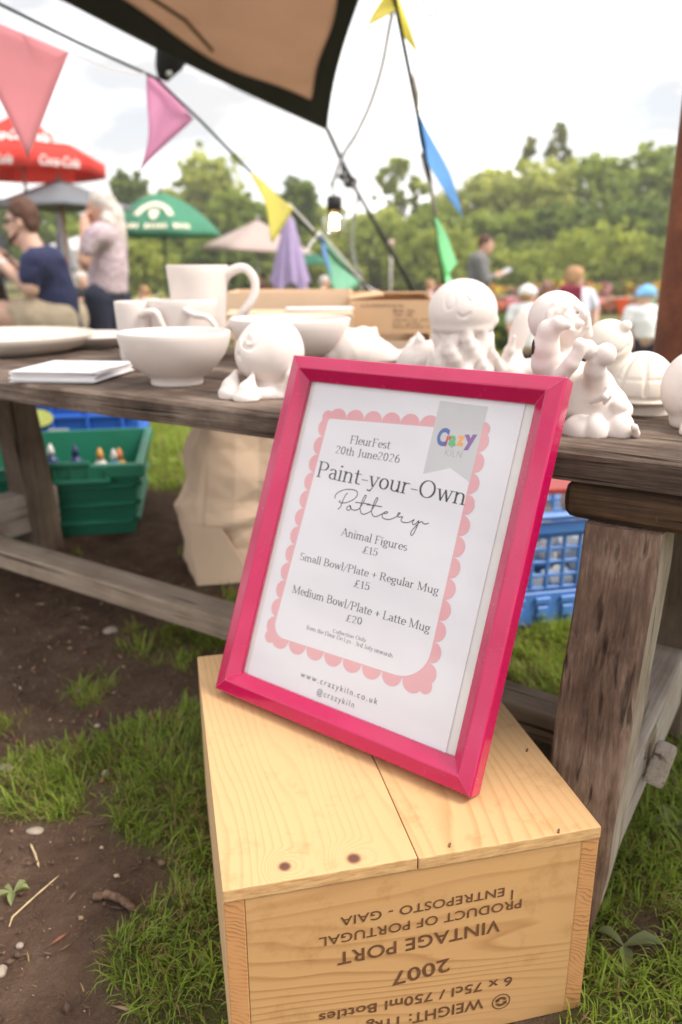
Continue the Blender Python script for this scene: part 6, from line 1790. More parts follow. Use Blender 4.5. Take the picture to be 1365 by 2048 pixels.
# recycling roundel: a ring with two chasing arrows
cx_, cz_ = on_front(*C8(988, 956)); rx_ = abs(on_front(*C8(1017, 956))[0]-cx_)*.98
def ringpoly(r0, r1, a0, a1, y, n=20):
    A = [(cx_+r0*math.cos(t), y, cz_+r0*math.sin(t)) for t in np.linspace(a0, a1, n)]; Bq = [(cx_+r1*math.cos(t), y, cz_+r1*math.sin(t)) for t in np.linspace(a0, a1, n)]
    for i in range(n-1): M.poly([A[i], A[i+1], Bq[i+1], Bq[i]])
ringpoly(rx_*.88, rx_, 0, 2*math.pi, .00065, 40)
for a in (0.3, 0.3+math.pi):
    ringpoly(rx_*.30, rx_*.62, a, a+2.2, .00065, 14)
    t = a+2.2; c0 = np.array([cx_+rx_*.46*math.cos(t), cz_+rx_*.46*math.sin(t)]); tn = np.array([-math.sin(t), math.cos(t)]); rd = np.array([math.cos(t), math.sin(t)])
    p = [c0+rd*rx_*.30, c0+tn*rx_*.42, c0-rd*rx_*.30]; M.poly([(q[0], .00065, q[1]) for q in p])
# faint remainder of a struck-out letter
q = on_front(*C8(1024, 604)); M.box((q[0], .0007, q[1]-.004), (.0012, .0002, .009))
M.build('stamped_lettering', STAMP, box, recalc=False)

# ------------------------------------------------------------------ pink picture frame with the poster
FW, FH_, FB, FT = .23201, .290, .02325, .020
Bm = np.array([[.8048, .2312, -.5467], [-.5936, .3124, -.7417], [-.0006, .9214, .3887]])
FO = np.array([.0250, .6393, -.2370+CAM_H])
lowest = FO-Bm[:, 1]*(FH_/2+FB)-Bm[:, 2]*FT
FO[2] += max(0, BH+.0004-min((FO+Bm[:, 0]*s_*(FW/2+FB)-Bm[:, 1]*(FH_/2+FB)-Bm[:, 2]*d_)[2] for s_ in (-1, 1) for d_ in (0, FT)))
fr = bpy.data.objects.new('picture_frame', None); COL.objects.link(fr); fr.empty_display_size = .05
fr.matrix_world = Matrix(((*Bm[0], FO[0]), (*Bm[1], FO[1]), (*Bm[2], FO[2]), (0, 0, 0, 1)))
tag(fr, 'glossy pink picture frame with a pottery price poster leaning on the table edge', 'picture frame')
PINK, n, b = new_mat('pink_gloss_paint'); v = coords(n)
c = ramp(n, noise(n, v, 25, 3), [(.3, (.43, .0010, .066)), (.7, (.48, .0014, .080))]); n.links.new(c, b.inputs['Base Color'])
b.inputs['Roughness'].default_value = .16; b.inputs['Specular IOR Level'].default_value = .36; b.inputs['Coat Weight'].default_value = .6; b.inputs['Coat Roughness'].default_value = .05
bump(n, b, noise(n, v, 60, 3), .06, .002)
rg = ramp(n, noise(n, coords(n, (1, 1, 1), loc=(3, 1, 0)), 90, 6, .75), [(.35, (.10, .10, .10)), (.7, (.32, .32, .32))]); n.links.new(rg, b.inputs['Roughness'])
prof = [(0, -FT), (0, -.0040), (.0012, -.0026), (.0112, -.0003), (.0124, 0), (.0138, -.0006), (.0229, -.0086), (.02325, -.0092), (.02325, -.0150), (.0185, -.0150), (.0185, -FT)]
MITRE = matte('mitre_filler', (.62, .10, .22), .5)
M = MB(); rings = []
for w_, z in prof:
    X_, Y_ = FW/2+FB-w_, FH_/2+FB-w_
    rings.append([M.bm.verts.new(p) for p in ((-X_, -Y_, z), (X_, -Y_, z), (X_, Y_, z), (-X_, Y_, z))])
for a, b_ in zip(rings, rings[1:]+[rings[0]]):
    for k in range(4): M.bm.faces.new((a[k], a[(k+1) % 4], b_[(k+1) % 4], b_[k]))
o = M.build('moulding', PINK, fr)
bv = o.modifiers.new('soft_edges', 'BEVEL'); bv.width = .0007; bv.segments = 2; bv.limit_method = 'ANGLE'; bv.angle_limit = rad(25)
for sx_, sy_ in ((1, 1), (1, -1), (-1, 1), (-1, -1)):      # hairline mitre joints
    M = MB(); Pf = [(w_, z) for w_, z in prof[1:8]]; dg = np.array([-sx_, -sy_])/math.sqrt(2); nn2 = np.array([-dg[1], dg[0]])*.00022
    for (w0, z0), (w1, z1) in zip(Pf, Pf[1:]):
        a, b_ = [np.array([sx_*(FW/2+FB-w_), sy_*(FH_/2+FB-w_)]) for w_ in (w0, w1)]
        M.poly([(*(a-nn2), z0+.00022), (*(a+nn2), z0+.00022), (*(b_+nn2), z1+.00022), (*(b_-nn2), z1+.00022)])
    M.build('mitre_joint', MITRE, fr)
ZP = -.0118
MB().box((0, 0, -.0165), (FW+.006, FH_+.006, .003)).build('backing_board', matte('backing_board_brown', (.30, .20, .12), .8), fr)
MAT_ = matte('mount_card', (.68, .65, .62), .8, .04, 30)
MB().box((0, 0, -.0137), (FW+.004, FH_+.004, .0012)).build('mount', MAT_, fr)
GL, n, b = new_mat('frame_glass'); n.nodes.remove(b)
tr = N(n, 'BsdfTransparent'); gl = N(n, 'BsdfGlossy'); gl.inputs['Roughness'].default_value = .012; fre = N(n, 'LayerWeight'); fre.inputs['Blend'].default_value = .5
pw = N(n, 'Math', operation='POWER'); pw.inputs[1].default_value = 5; n.links.new(fre.outputs['Facing'], pw.inputs[0])
mu = N(n, 'Math', operation='MULTIPLY_ADD'); mu.inputs[1].default_value = .9; mu.inputs[2].default_value = .075; n.links.new(pw.outputs[0], mu.inputs[0])
mxs = N(n, 'MixShader'); n.links.new(mu.outputs[0], mxs.inputs[0]); n.links.new(tr.outputs[0], mxs.inputs[1]); n.links.new(gl.outputs[0], mxs.inputs[2])
n.links.new(mxs.outputs[0], n.nodes['Material Output'].inputs['Surface'])
MB().poly([(-FW/2-.002, -FH_/2-.002, -.0098), (FW/2+.002, -FH_/2-.002, -.0098), (FW/2+.002, FH_/2+.002, -.0098), (-FW/2-.002, FH_/2+.002, -.0098)]).build('glass', GL, fr)
PAPER = matte('poster_paper', (.715, .69, .725), .75, .012, 6)
def Fl(px, py, z=ZP):
    """pixel -> point on the poster in frame coordinates"""
    r = ray(px, py); nrm = Bm[:, 2]; p0 = FO+nrm*z; t = ((p0-CAM_P)@nrm)/(r@nrm); q = Bm.T@(CAM_P+r*t-FO); return np.array([q[0], q[1]])
pl_, pr_ = Fl(497, 1340)[0], Fl(893, 1500)[0]
pcx = (pl_+pr_)/2; PWd = min(pr_-pl_, .217); print(pr_-pl_)
post = MB().box((pcx, 0, ZP-.0006), (PWd, .297 if .297 < FH_+.004 else FH_+.003, .0008)).build('poster', PAPER, fr)
def C6(x, y): return 500+x/2.0682, 700+y/2.0682
def C7(x, y): return 420+x/2.1328, 1100+y/2.1328
def flatpart(name, mat, z):
    """collects flat polygons on the poster"""
    class Q: pass
    s = Q(); s.M = MB(); s.z = z; s.done = lambda: s.M.build(name, mat, post, recalc=False); s.poly = lambda pts: s.M.poly([(p[0], p[1], s.z) for p in pts]); return s
# dusty pink scalloped border: round lobes along the panel edge
ROSE = matte('rose_print', (.70, .335, .36), .75, .03, 8)
QTL, QTR, QBR, QBL = Fl(658, 837), Fl(962, 862), Fl(848, 1368), Fl(545, 1270)
def pq(u, v):
    """u across, v up, on the slightly skewed printed panel"""
    return (QBL*(1-u)+QBR*u)*(1-v)+(QTL*(1-u)+QTR*u)*v
WQ, HQ = np.linalg.norm(QTR-QTL), np.linalg.norm(QTL-QBL)
S = flatpart('scalloped_border', ROSE, ZP+.00005)
nx_, ny_ = 8, 12
rx_ = WQ/nx_/2; ry_ = HQ/ny_/2
S.poly([pq(-.004, -.003), pq(1.004, -.003), pq(1.004, 1.003), pq(-.004, 1.003)])
zz = 0
def disc(c, r, rb):
    global zz
    zz += 1; S.z = ZP+.00005+.0000012*zz; S.poly([(c[0]+r*math.cos(t), c[1]+rb*math.sin(t)) for t in np.linspace(0, 2*math.pi, 33)[:-1]])
for i in range(nx_):
    for v in (-.006, 1.006): disc(pq((i+.5)/nx_, v), rx_*.99, rx_*.92)
for j in range(ny_):
    for u in (-.008, 1.008): disc(pq(u, (j+.5)/ny_), ry_*.92, ry_*.99)
for u in (-.012, 1.012):
    for v in (-.008, 1.008): disc(pq(u, v), rx_*.62, rx_*.62)
S.done()
S = flatpart('inner_panel', PAPER, ZP+.00012)
pts = []
for cx, cy, a0, r_ in ((1, 1, 0, .02), (0, 1, 90, .02), (0, 0, 180, .085), (1, 0, 270, .17)):
    ry2 = r_*WQ/HQ; ox = cx+(r_ if cx == 0 else -r_); oy = cy+(ry2 if cy == 0 else -ry2)
    pts += [pq(ox+r_*math.cos(rad(a0+t)), oy+ry2*math.sin(rad(a0+t))) for t in np.linspace(0, 90, 9)]
S.poly(pts); S.done()
# pale grey ribbon badge
RIB, n, b = new_mat('ribbon_print'); b.inputs['Base Color'].default_value = (.60, .59, .60, 1); b.inputs['Roughness'].default_value = .8; b.inputs['Alpha'].default_value = .84
S = flatpart('ribbon_badge', RIB, ZP+.00018)
S.poly([Fl(*C6(x, y)) for x, y in ((787, 210), (985, 235), (910, 548), (830, 488), (717, 513))][::-1]); S.done()

# ---- serif alphabet drawn as broad-nib strokes
def A(cx, cy, rx, ry, a0, a1): return ('p', [(cx+rx*math.cos(rad(t)), cy+ry*math.sin(rad(t))) for t in np.linspace(a0, a1, max(4, int(abs(a1-a0)/15)+1))])
def Ln(*c): return ('p', [(c[i], c[i+1]) for i in range(0, len(c), 2)])
def Th(*c): return ('t', [(c[i], c[i+1]) for i in range(0, len(c), 2)])
def Sf(x, y, w=.075): return ('t', [(x-w, y), (x+w, y)])
G = {
 'a': (.40, [A(.17, .33, .12, .12, 155, 0), Ln(.29, .33, .29, .06), A(.35, .06, .06, .05, 180, 290), A(.185, .135, .125, .125, 60, 300)]),
 'c': (.37, [A(.21, .23, .15, .225, 45, 310)]),
 'd': (.46, [A(.20, .23, .14, .225, 25, 335), Ln(.35, .72, .35, 0), Th(.27, .72, .35, .72), Th(.35, .01, .42, .01)]),
 'e': (.39, [A(.21, .23, .15, .225, 0, 315), Th(.07, .245, .35, .245)]),
 'f': (.28, [Ln(.12, 0, .12, .60), A(.22, .60, .10, .12, 180, 50), Th(.02, .45, .25, .45), Sf(.12, 0)]),
 'g': (.42, [A(.19, .30, .13, .155, 0, 360), A(.20, -.10, .155, .095, 0, 360), Th(.12, .16, .09, .09, .14, .03, .28, .0), Th(.30, .42, .40, .45)]),
 'h': (.47, [Ln(.09, .72, .09, 0), A(.225, .31, .125, .135, 165, 0), Ln(.35, .31, .35, 0), Sf(.09, 0), Sf(.35, 0), Th(.02, .72, .09, .72)]),
 'i': (.22, [Ln(.10, .455, .10, 0), Sf(.10, 0), Th(.02, .45, .10, .45), A(.10, .64, .018, .022, 0, 360)]),
 'l': (.22, [Ln(.10, .73, .10, 0), Sf(.10, 0), Th(.02, .73, .10, .73)]),
 'm': (.72, [Ln(.09, .455, .09, 0), A(.21, .31, .115, .135, 165, 0), Ln(.33, .31, .33, 0), A(.46, .31, .125, .135, 165, 0), Ln(.59, .31, .59, 0), Sf(.09, 0), Sf(.33, 0, .06), Sf(.59, 0), Th(.02, .45, .09, .45)]),
 'n': (.47, [Ln(.09, .455, .09, 0), A(.225, .31, .125, .135, 165, 0), Ln(.35, .31, .35, 0), Sf(.09, 0), Sf(.35, 0), Th(.02, .45, .09, .45)]),
 'o': (.43, [A(.21, .23, .155, .225, 0, 360)]),
 'r': (.33, [Ln(.09, .455, .09, 0), A(.22, .31, .125, .135, 165, 65), Sf(.09, 0), Th(.02, .45, .09, .45)]),
 's': (.34, [A(.17, .34, .105, .11, 40, 250), A(.17, .12, .115, .115, 80, -140)]),
 't': (.30, [Ln(.12, .60, .12, .09), A(.21, .09, .09, .085, 180, 310), Th(.02, .45, .27, .45)]),
 'u': (.47, [Ln(.09, .455, .09, .14), A(.22, .14, .13, .135, 180, 350), Ln(.36, .455, .36, 0), Th(.02, .45, .09, .45), Th(.29, .45, .36, .45), Th(.36, .01, .43, .01)]),
 'w': (.62, [Ln(.08, .45, .19, .0), Th(.19, 0, .31, .44), Ln(.31, .45, .42, 0), Th(.42, 0, .54, .45), Sf(.07, .45, .055), Sf(.54, .45, .055)]),
 'y': (.42, [Ln(.07, .45, .20, .03), Th(.37, .45, .20, -.05, .14, -.17), A(.09, -.15, .05, .04, 0, -180), Sf(.07, .45, .06), Sf(.36, .45, .055)]),
 'A': (.62, [Th(.07, 0, .30, .71), Ln(.30, .71, .54, 0), Th(.14, .24, .46, .24), Sf(.06, 0, .06), Sf(.54, 0, .07)]),
 'B': (.55, [Ln(.11, .70, .11, 0), A(.26, .53, .15, .17, 90, -90), A(.28, .18, .19, .18, 90, -90), Th(.03, .70, .28, .70), Th(.11, .36, .28, .36), Th(.03, 0, .30, 0)]),
 'C': (.58, [A(.32, .35, .25, .355, 50, 310)]),
 'D': (.63, [Ln(.11, .70, .11, 0), A(.28, .35, .27, .35, 90, -90), Th(.03, .70, .28, .70), Th(.03, 0, .28, 0)]),
 'F': (.48, [Ln(.11, .70, .11, 0), Th(.03, .70, .43, .70, .43, .58), Th(.11, .37, .34, .37), Sf(.11, 0)]),
 'J': (.36, [Ln(.20, .70, .20, .08), A(.10, .05, .10, .12, 0, -110), Sf(.20, .70)]),
 'L': (.50, [Ln(.11, .70, .11, 0), Sf(.11, .70), Th(.03, 0, .44, 0, .46, .14)]),
 'M': (.80, [Th(.12, 0, .12, .70), Ln(.12, .70, .38, .02), Th(.38, .02, .64, .70), Ln(.66, .70, .66, 0), Sf(.11, 0, .06), Sf(.66, 0), Th(.04, .70, .12, .70), Th(.64, .70, .73, .70)]),
 'O': (.68, [A(.33, .35, .265, .355, 0, 360)]),
 'P': (.53, [Ln(.11, .70, .11, 0), A(.27, .52, .17, .18, 90, -90), Th(.03, .70, .28, .70), Th(.11, .34, .28, .34), Sf(.11, 0)]),
 'R': (.58, [Ln(.11, .70, .11, 0), A(.26, .53, .16, .17, 90, -90), Th(.03, .70, .28, .70), Th(.11, .36, .28, .36), Ln(.28, .36, .47, .02), Th(.47, .01, .55, .01), Sf(.11, 0)]),
 'S': (.48, [A(.24, .53, .155, .17, 40, 250), A(.24, .18, .175, .175, 80, -150)]),
 '0': (.48, [A(.23, .35, .155, .35, 0, 360)]), '1': (.32, [Ln(.16, .69, .16, 0), Th(.06, .60, .16, .69), Sf(.16, 0)]),
 '2': (.46, [A(.21, .52, .145, .18, 160, -20), Th(.345, .46, .07, .03), Ln(.07, .02, .38, .02)]), '3': (.44, [A(.19, .53, .135, .16, 150, -80), A(.19, .18, .155, .18, 85, -150)]),
 '5': (.45, [Th(.11, .69, .10, .38), Ln(.11, .68, .36, .68), A(.19, .22, .165, .22, 130, -150)]), '6': (.47, [A(.24, .22, .155, .22, 0, 360), A(.33, .25, .25, .46, 180, 100)]),
 '\u00a3': (.50, [A(.28, .54, .11, .16, 30, 180), Ln(.17, .54, .17, .14), A(.10, .08, .07, .08, 60, 180), Ln(.05, .02, .42, .02), Th(.05, .34, .34, .34)]),
 '-': (.32, [Th(.05, .235, .27, .235)]), '/': (.36, [Th(.03, -.08, .33, .74)]), '+': (.46, [Th(.05, .30, .41, .30), Ln(.23, .10, .23, .50)]), ' ': (.24, [])}
def hull(P):
    P = sorted(set((round(a, 6), round(b_, 6)) for a, b_ in P))
    def half(it):
        h = []
        for p in it:
            while len(h) > 1 and (h[-1][0]-h[-2][0])*(p[1]-h[-2][1])-(h[-1][1]-h[-2][1])*(p[0]-h[-2][0]) <= 0: h.pop()
            h.append(p)
        return h
    a, b_ = half(P), half(P[::-1]); return a[:-1]+b_[:-1]
def serif_line(S, txt, p0, p1, height=None, ws=1.0, hs=1.0, weight=1.0):
    """p0, p1: baseline ends in frame coordinates"""
    adv = sum(G[c][0]*(ws if c == ' ' else 1) for c in txt)
    d = np.array(p1)-np.array(p0); L_ = np.linalg.norm(d); d /= L_; up = np.array([-d[1], d[0]]); sx = L_/adv; sy = (height/.7 if height else sx)*hs
    x = 0
    for c in txt:
        w_, st = G[c]
        for kind, pts in st:
            nw, nh = (.074*weight, .034*weight) if kind == 'p' else (.036*weight, .034*weight)
            for a, b_ in zip(pts, pts[1:]):
                P = []
                for q in (a, b_):
                    for t in range(8):
                        u = rad(45*t+22.5); P.append((q[0]+nw/2*max(-1, min(1, 1.25*math.cos(u))), q[1]+nh/2*max(-1, min(1, 1.25*math.sin(u)))))
                h = hull(P)
                if len(h) > 2: S.poly([np.array(p0)+d*(x+q[0])*sx+up*q[1]*sy for q in h])
        x += w_*(ws if c == ' ' else 1)
BLACK = matte('poster_ink', (.025, .022, .024), .7, .05)
S = flatpart('price_lettering', BLACK, ZP+.00022)
def dist(a, b_): return float(np.linalg.norm(np.array(a)-np.array(b_)))
def line_(txt, a, b_, cap=None, **k):
    p0, p1 = Fl(*a), Fl(*b_); h = None
    if cap: 
        d = (p1-p0)/np.linalg.norm(p1-p0); v_ = Fl(*cap)-p0; h = abs(v_[1]*d[0]-v_[0]*d[1])
    serif_line(S, txt, p0, p1, h, **k)
line_('FleurFest', C6(413, 386), C6(580, 410), C6(414, 353))
line_('20th June2026', C6(352, 426), C6(620, 468), C6(356, 395))
line_('Paint-your-Own', C6(274, 522), C6(892, 642), C6(288, 460))
line_('Animal Figures', C6(376, 766), C6(650, 832), C6(388, 736))
line_('\u00a315', C6(466, 840), C6(530, 852), C6(470, 811))
line_('Small Bowl/Plate + Regular Mug', C6(205, 866), C6(780, 1012), C6(210, 837))
line_('\u00a315', C6(430, 980), C6(497, 994), C6(434, 950))
line_('Medium Bowl/Plate + Latte Mug', C7(350, 180), C7(938, 352), C7(356, 148))
line_('\u00a320', C7(580, 304), C7(650, 319), C7(584, 275))
line_('Collection Only', C7(524, 351), C7(667, 393), C7(526, 336), weight=1.05)
line_('from the Fleur De Lys - 3rd July onwards', C7(412, 336), C7(780, 460), C7(414, 319), weight=1.05)
S.done()
# monoline script word
S = flatpart('script_lettering', BLACK, ZP+.00022)
def CS(x, y): return 650+x/5.935, 960+y/5.935
SCR = [[(123, 216), (130, 180), (165, 145), (230, 118), (300, 112), (362, 122), (390, 152), (378, 198), (330, 240), (260, 268), (200, 272), (172, 258), (184, 246)],
       [(272, 156), (250, 178), (215, 250), (190, 315), (160, 345)],
       [(300, 302), (268, 322), (262, 346), (282, 360), (308, 344), (310, 316), (298, 302), (312, 340), (350, 358), (400, 348), (440, 300), (480, 225), (494, 190), (482, 182), (460, 215), (432, 290), (422, 350), (436, 396), (470, 406), (520, 388), (556, 360), (600, 290), (628, 232), (626, 210), (610, 222), (580, 290), (558, 360), (566, 412), (600, 436), (640, 424), (690, 400), (736, 396), (746, 380), (722, 378), (690, 402), (684, 440), (716, 464), (770, 468), (830, 448), (880, 412), (896, 394), (880, 390), (868, 412), (874, 440), (926, 438), (908, 470), (918, 496), (960, 506), (1010, 500), (1062, 470), (1042, 504), (1050, 528), (1080, 520), (1116, 484), (1100, 540), (1070, 610), (1040, 654), (1022, 648), (1030, 610), (1070, 560), (1120, 510), (1156, 496), (1170, 516), (1200, 524), (1234, 512)],
       [(366, 266), (440, 274), (540, 290)], [(502, 294), (590, 304), (678, 318)]]
def smooth_curve(P, m_=8):
    P = [np.array(p, float) for p in P]; o = []
    for i in range(len(P)-1):
        a, b_, c, d = P[max(i-1, 0)], P[i], P[i+1], P[min(i+2, len(P)-1)]
        for q in range(m_):
            t = q/m_; o.append(.5*((2*b_)+(c-a)*t+(2*a-5*b_+4*c-d)*t*t+(3*b_-a-3*c+d)*t**3))
    o.append(P[-1]); return o
def pen(S, P, r):
    for a, b_ in zip(P, P[1:]):
        h = hull([(q[0]+r*math.cos(u), q[1]+r*math.sin(u)) for q in (a, b_) for u in np.linspace(0, 2*math.pi, 9)[:-1]])
        if len(h) > 2: S.poly(h)
for st in SCR: pen(S, smooth_curve([Fl(*CS(*p)) for p in st]), .00046)
S.done()
# web address and handle, thin wide sans
S = flatpart('address_lettering', matte('soft_black_ink', (.05, .045, .05), .7, .05), ZP+.00022)
def sans(S, txt, p0, p1, caph, bold=-.008, space=1.35, capu=.73):
    V, F = flat_text(txt, 1.0, bold, 0, space, 'LEFT'); p0, p1 = np.array(p0), np.array(p1)
    d = p1-p0; L_ = np.linalg.norm(d); d /= L_; up = np.array([-d[1], d[0]]); wx = V[:, 0].max()
    vs = [S.M.bm.verts.new((*(p0+d*v_[0]/wx*L_+up*v_[1]/capu*caph), S.z)) for v_ in V]
    for q in F:
        try: S.M.bm.faces.new([vs[i] for i in q])
        except ValueError: pass
sans(S, 'www.crazykiln.co.uk', Fl(*C7(386, 540)), Fl(*C7(713, 660)), .0058)
sans(S, '@crazykiln', Fl(*C7(454, 614)), Fl(*C7(613, 674)), .0058)
S.done()
# badge name: five bright hand-cut letters over thin grey capitals
LET = [('C', (.045, .09, .33), (768, 386), (812, 396), (792, 318), .05), ('r', (.62, .035, .05), (806, 394), (826, 398), (812, 352), .05), ('a', (.09, .40, .12), (820, 392), (850, 397), (832, 352), .05), ('z', (.80, .30, .03), (852, 390), (884, 396), (862, 352), .05), ('y', (.18, .05, .26), (884, 392), (938, 392), (905, 352), .05)]
for ch, colr, a, b_, top, bo_ in LET:
    S = flatpart('badge_letter', matte('badge_ink_'+ch, colr, .7, .05), ZP+.00026)
    p0, p1 = Fl(*C6(*a)), Fl(*C6(*b_)); h = abs((Fl(*C6(*top))-p0)[1])
    V, F = flat_text(ch, 1.0, bo_, 0, 1.0, 'LEFT'); V = V.copy(); V[:, 0] -= V[:, 0].min()
    d = p1-p0; L_ = np.linalg.norm(d); d /= L_; up = np.array([-d[1], d[0]]); wx = V[:, 0].max(); hu = V[:, 1].max()
    vs = [S.M.bm.verts.new((*(p0+d*v_[0]/wx*L_+up*v_[1]/hu*h*(1.0)), S.z)) for v_ in V]
    for q in F:
        try: S.M.bm.faces.new([vs[i] for i in q])
        except ValueError: pass
    S.done()
S = flatpart('badge_capitals', matte('badge_grey_ink', (.30, .30, .31), .7, .05), ZP+.00026)
sans(S, 'KILN', Fl(*C6(803, 436)), Fl(*C6(874, 447)), abs((Fl(*C6(805, 407))-Fl(*C6(803, 436)))[1]), -.012, 1.1)
q = Fl(*C6(836, 402)); S.poly([(q[0]+.0009*math.cos(t), q[1]+.0009*math.sin(t)) for t in np.linspace(0, 2*math.pi, 17)[:-1]])
S.done()
# ------------------------------------------------------------------ tent overhead, guy ropes, festoon bulbs, bunting
def canvas_mat():
    m, n, b = new_mat('tan_canvas'); v = coords(n)
    c = ramp(n, noise(n, v, 3, 3), [(.3, (.60, .44, .36)), (.7, (.67, .50, .41))])
    n.links.new(c, b.inputs['Base Color']); b.inputs['Roughness'].default_value = .9; b.inputs['Specular IOR Level'].default_value = .1
    t = N(n, 'BsdfTranslucent'); n.links.new(c, t.inputs['Color']); x = N(n, 'MixShader'); x.inputs[0].default_value = .5
    n.links.new(b.outputs[0], x.inputs[1]); n.links.new(t.outputs[0], x.inputs[2]); n.links.new(x.outputs[0], n.nodes['Material Output'].inputs['Surface'])
    bump(n, b, noise(n, v, 2.2, 4), .5, .05)
    return m
CANV = canvas_mat(); BORD = matte('black_canvas', (.006, .0055, .005), .8, .2, 20)
YC = 6.0
Cn = on_y(655, 260, YC)
R1 = on_y(722, -4, 4.25); L1 = on_y(108, -12, 4.35)
eR = (R1-Cn); eL = (L1-Cn)
NR = 1.35; NL = 1.45       # how far the two edges run, in these units
tent = empty('tent', tuple(Cn*np.array([1, 1, 0])+np.array([0, 0, float(gz(Cn[0], Cn[1]))])), 'large tan tent canopy with a black border overhead', 'tent')
tO = np.array(tent.location)
def tp(a, b_):
    p = Cn+eR*a*NR+eL*b_*NL
    bl = 4*a*(1-a)*.5+4*b_*(1-b_)*.5
    p = p+np.array([0, 0, .10*a*b_*4*min(1, 1.6-a-b_)])
    # hollow curved edges
    p = p+(eL*.02*math.sin(math.pi*min(1, a*1.3)))*(1-b_)+(eR*-.03*math.sin(math.pi*min(1, b_*1.3)))*(1-a)
    return p-tO
# boundary widths of the black border, wavering
def wR(a): return (.043+.009*math.sin(a*9)+.02*math.exp(-a*12))*(1.0+.35*a)
def wL(b_): return (.104+.026*math.sin(b_*13+1.0)+.02*math.exp(-b_*14))*(1.0+.15*b_)
na, nb = 40, 48
def gridpart(name, mat, fa, fb, th):
    V, F = [], []
    for i in range(na+1):
        for j in range(nb+1): V.append(fa(i/na, j/nb))
    for i in range(na):
        for j in range(nb): F.append((i*(nb+1)+j, i*(nb+1)+j+1, (i+1)*(nb+1)+j+1, (i+1)*(nb+1)+j))
    o = link(name, np_mesh(name, V, F), mat, tent); md = o.modifiers.new('thickness', 'SOLIDIFY'); md.thickness = th; md.offset = 0; return o
def inner(s, t):
    b0, a0 = wR(s), wL(t)
    return tp(a0+(1-a0)*s, b0+(1-b0)*t)
gridpart('canvas', CANV, inner, None, .004)
# border strips follow the inner line exactly
def strip(name, outer, inn, n=64, m_=5, th=.012):
    V, F = [], []
    for i in range(n+1):
        t = i/n; p, q = np.array(outer(t)), np.array(inn(t))
        for j in range(m_+1): V.append(p+(q-p)*j/m_)
    for i in range(n):
        for j in range(m_): F.append((i*(m_+1)+j, i*(m_+1)+j+1, (i+1)*(m_+1)+j+1, (i+1)*(m_+1)+j))
    o = link(name, np_mesh(name, V, F), BORD, tent); md = o.modifiers.new('thickness', 'SOLIDIFY'); md.thickness = th; md.offset = 0
strip('border', lambda t: tp(t, 0), lambda t: inner(t, 0) if t > 0 else inner(0, 0))
strip('border', lambda t: tp(0, t), lambda t: inner(0, t))
M = MB()
for pts in ([(.30, .45), (.30, .70), (.40, .86), (.55, .86)], [(.06, .30), (.12, .36), (.10, .48), (.16, .60)], [(.45, .30), (.55, .42), (.52, .60), (.62, .72)]):
    Q = [inner(a, b_)-np.array([0, 0, .008]) for a, b_ in pts]; f = []
    for a, b_ in zip(Q, Q[1:]): f += [a+(b_-a)*k/6 for k in range(6)]
    M.tube(f+[Q[-1]], .011, 6)
M.build('seam', matte('seam_brown', (.17, .11, .075), .9), tent)
# webbing loop standing out from the left edge, and the far supporting poles outside the picture
p = on_y(320, 128, 5.15)-tO; q = on_y(340, 150, 5.15)-tO; s_ = on_y(318, 166, 5.15)-tO
M = MB(); M.tube([on_y(345, 104, 5.15)-tO, on_y(338, 124, 5.15)-tO, on_y(330, 142, 5.15)-tO, on_y(326, 160, 5.15)-tO], [.10, .085, .06, .03], 12); M.build('webbing_loop', BORD, tent)
MB().ball(tuple(on_y(339, 147, 5.11)-tO), .018, 2).build('eyelet', matte('eyelet_steel', (.6, .6, .6), .3), tent)
pe = [tp(1, 0), tp(0, 1), tp(1, 1)]
def in_view(w):
    d = (w-CAM_P)@CAM_F
    return d > .05 and -60 < 682.5+F_PX*((w-CAM_P)@CAM_R)/d < 1425
for k in pe:
    if in_view(np.array(k)+tO): continue
    g_ = float(gz(k[0]+tO[0], k[1]+tO[1]))
    MB().tube([(k[0], k[1], k[2]-.01), (k[0], k[1], g_-tO[2])], .028, 10).build('pole', POLEG, tent)

def rope(name, pts, r, mat, label, cat, n=8, smooth=True):
    Q = [np.array(on_y(x, y, Y)) for x, y, Y in pts]; o = Q[0]
    P = smooth_curve([q-o for q in Q], 8) if smooth else [q-o for q in Q]
    return tag(MB().tube(P, r, n).build(name, mat, None, tuple(o)), label, cat)
# guy rope from the tent corner: tensioner, then down to the ground
g0 = on_y(655, 258, 6.0); g1 = on_y(690, 335, 6.15); g2 = on_y(708, 372, 6.2); g3 = on_y(830, 585, 7.0)
dirn = g3-g2; ge = g2+dirn*((float(gz(.9, 7.4))-g2[2])/dirn[2])
gy_ = empty('guy_rope', tuple(ge), 'black guy rope running from the tent corner down past the lit bulb', 'rope'); gO = ge
M = MB(); M.tube([g0-gO, g1-gO], .016, 8); M.tube([g2-gO, g3-gO, ge-gO], [.013, .022, .022], 8); M.build('cord', CORD, gy_)
M = MB(); c = (g1+g2)/2-gO
out = [(683, 330), (694, 332), (704, 350), (716, 360), (714, 372), (702, 376), (690, 374), (686, 362), (672, 352), (682, 346)]
M.prism([on_y(x, y, 6.12)-gO for x, y in out], (0, .05, 0))
M.build('tensioner', matte('tensioner_black', (.03, .028, .028), .35), gy_)
RIV = matte('rivet_steel', (.45, .43, .42), .35)
for x, y in ((689, 348), (692, 361), (709, 369)): MB().ball(tuple(on_y(x, y, 6.11)-gO), .014, 2).build('rivet', RIV, gy_)
M = MB(); M.tube([ge-gO+np.array([.01, 0, -.15]), ge-gO, ge-gO+np.array([-.03, -.02, .12])], .012, 8); M.build('peg', POLEG, gy_)
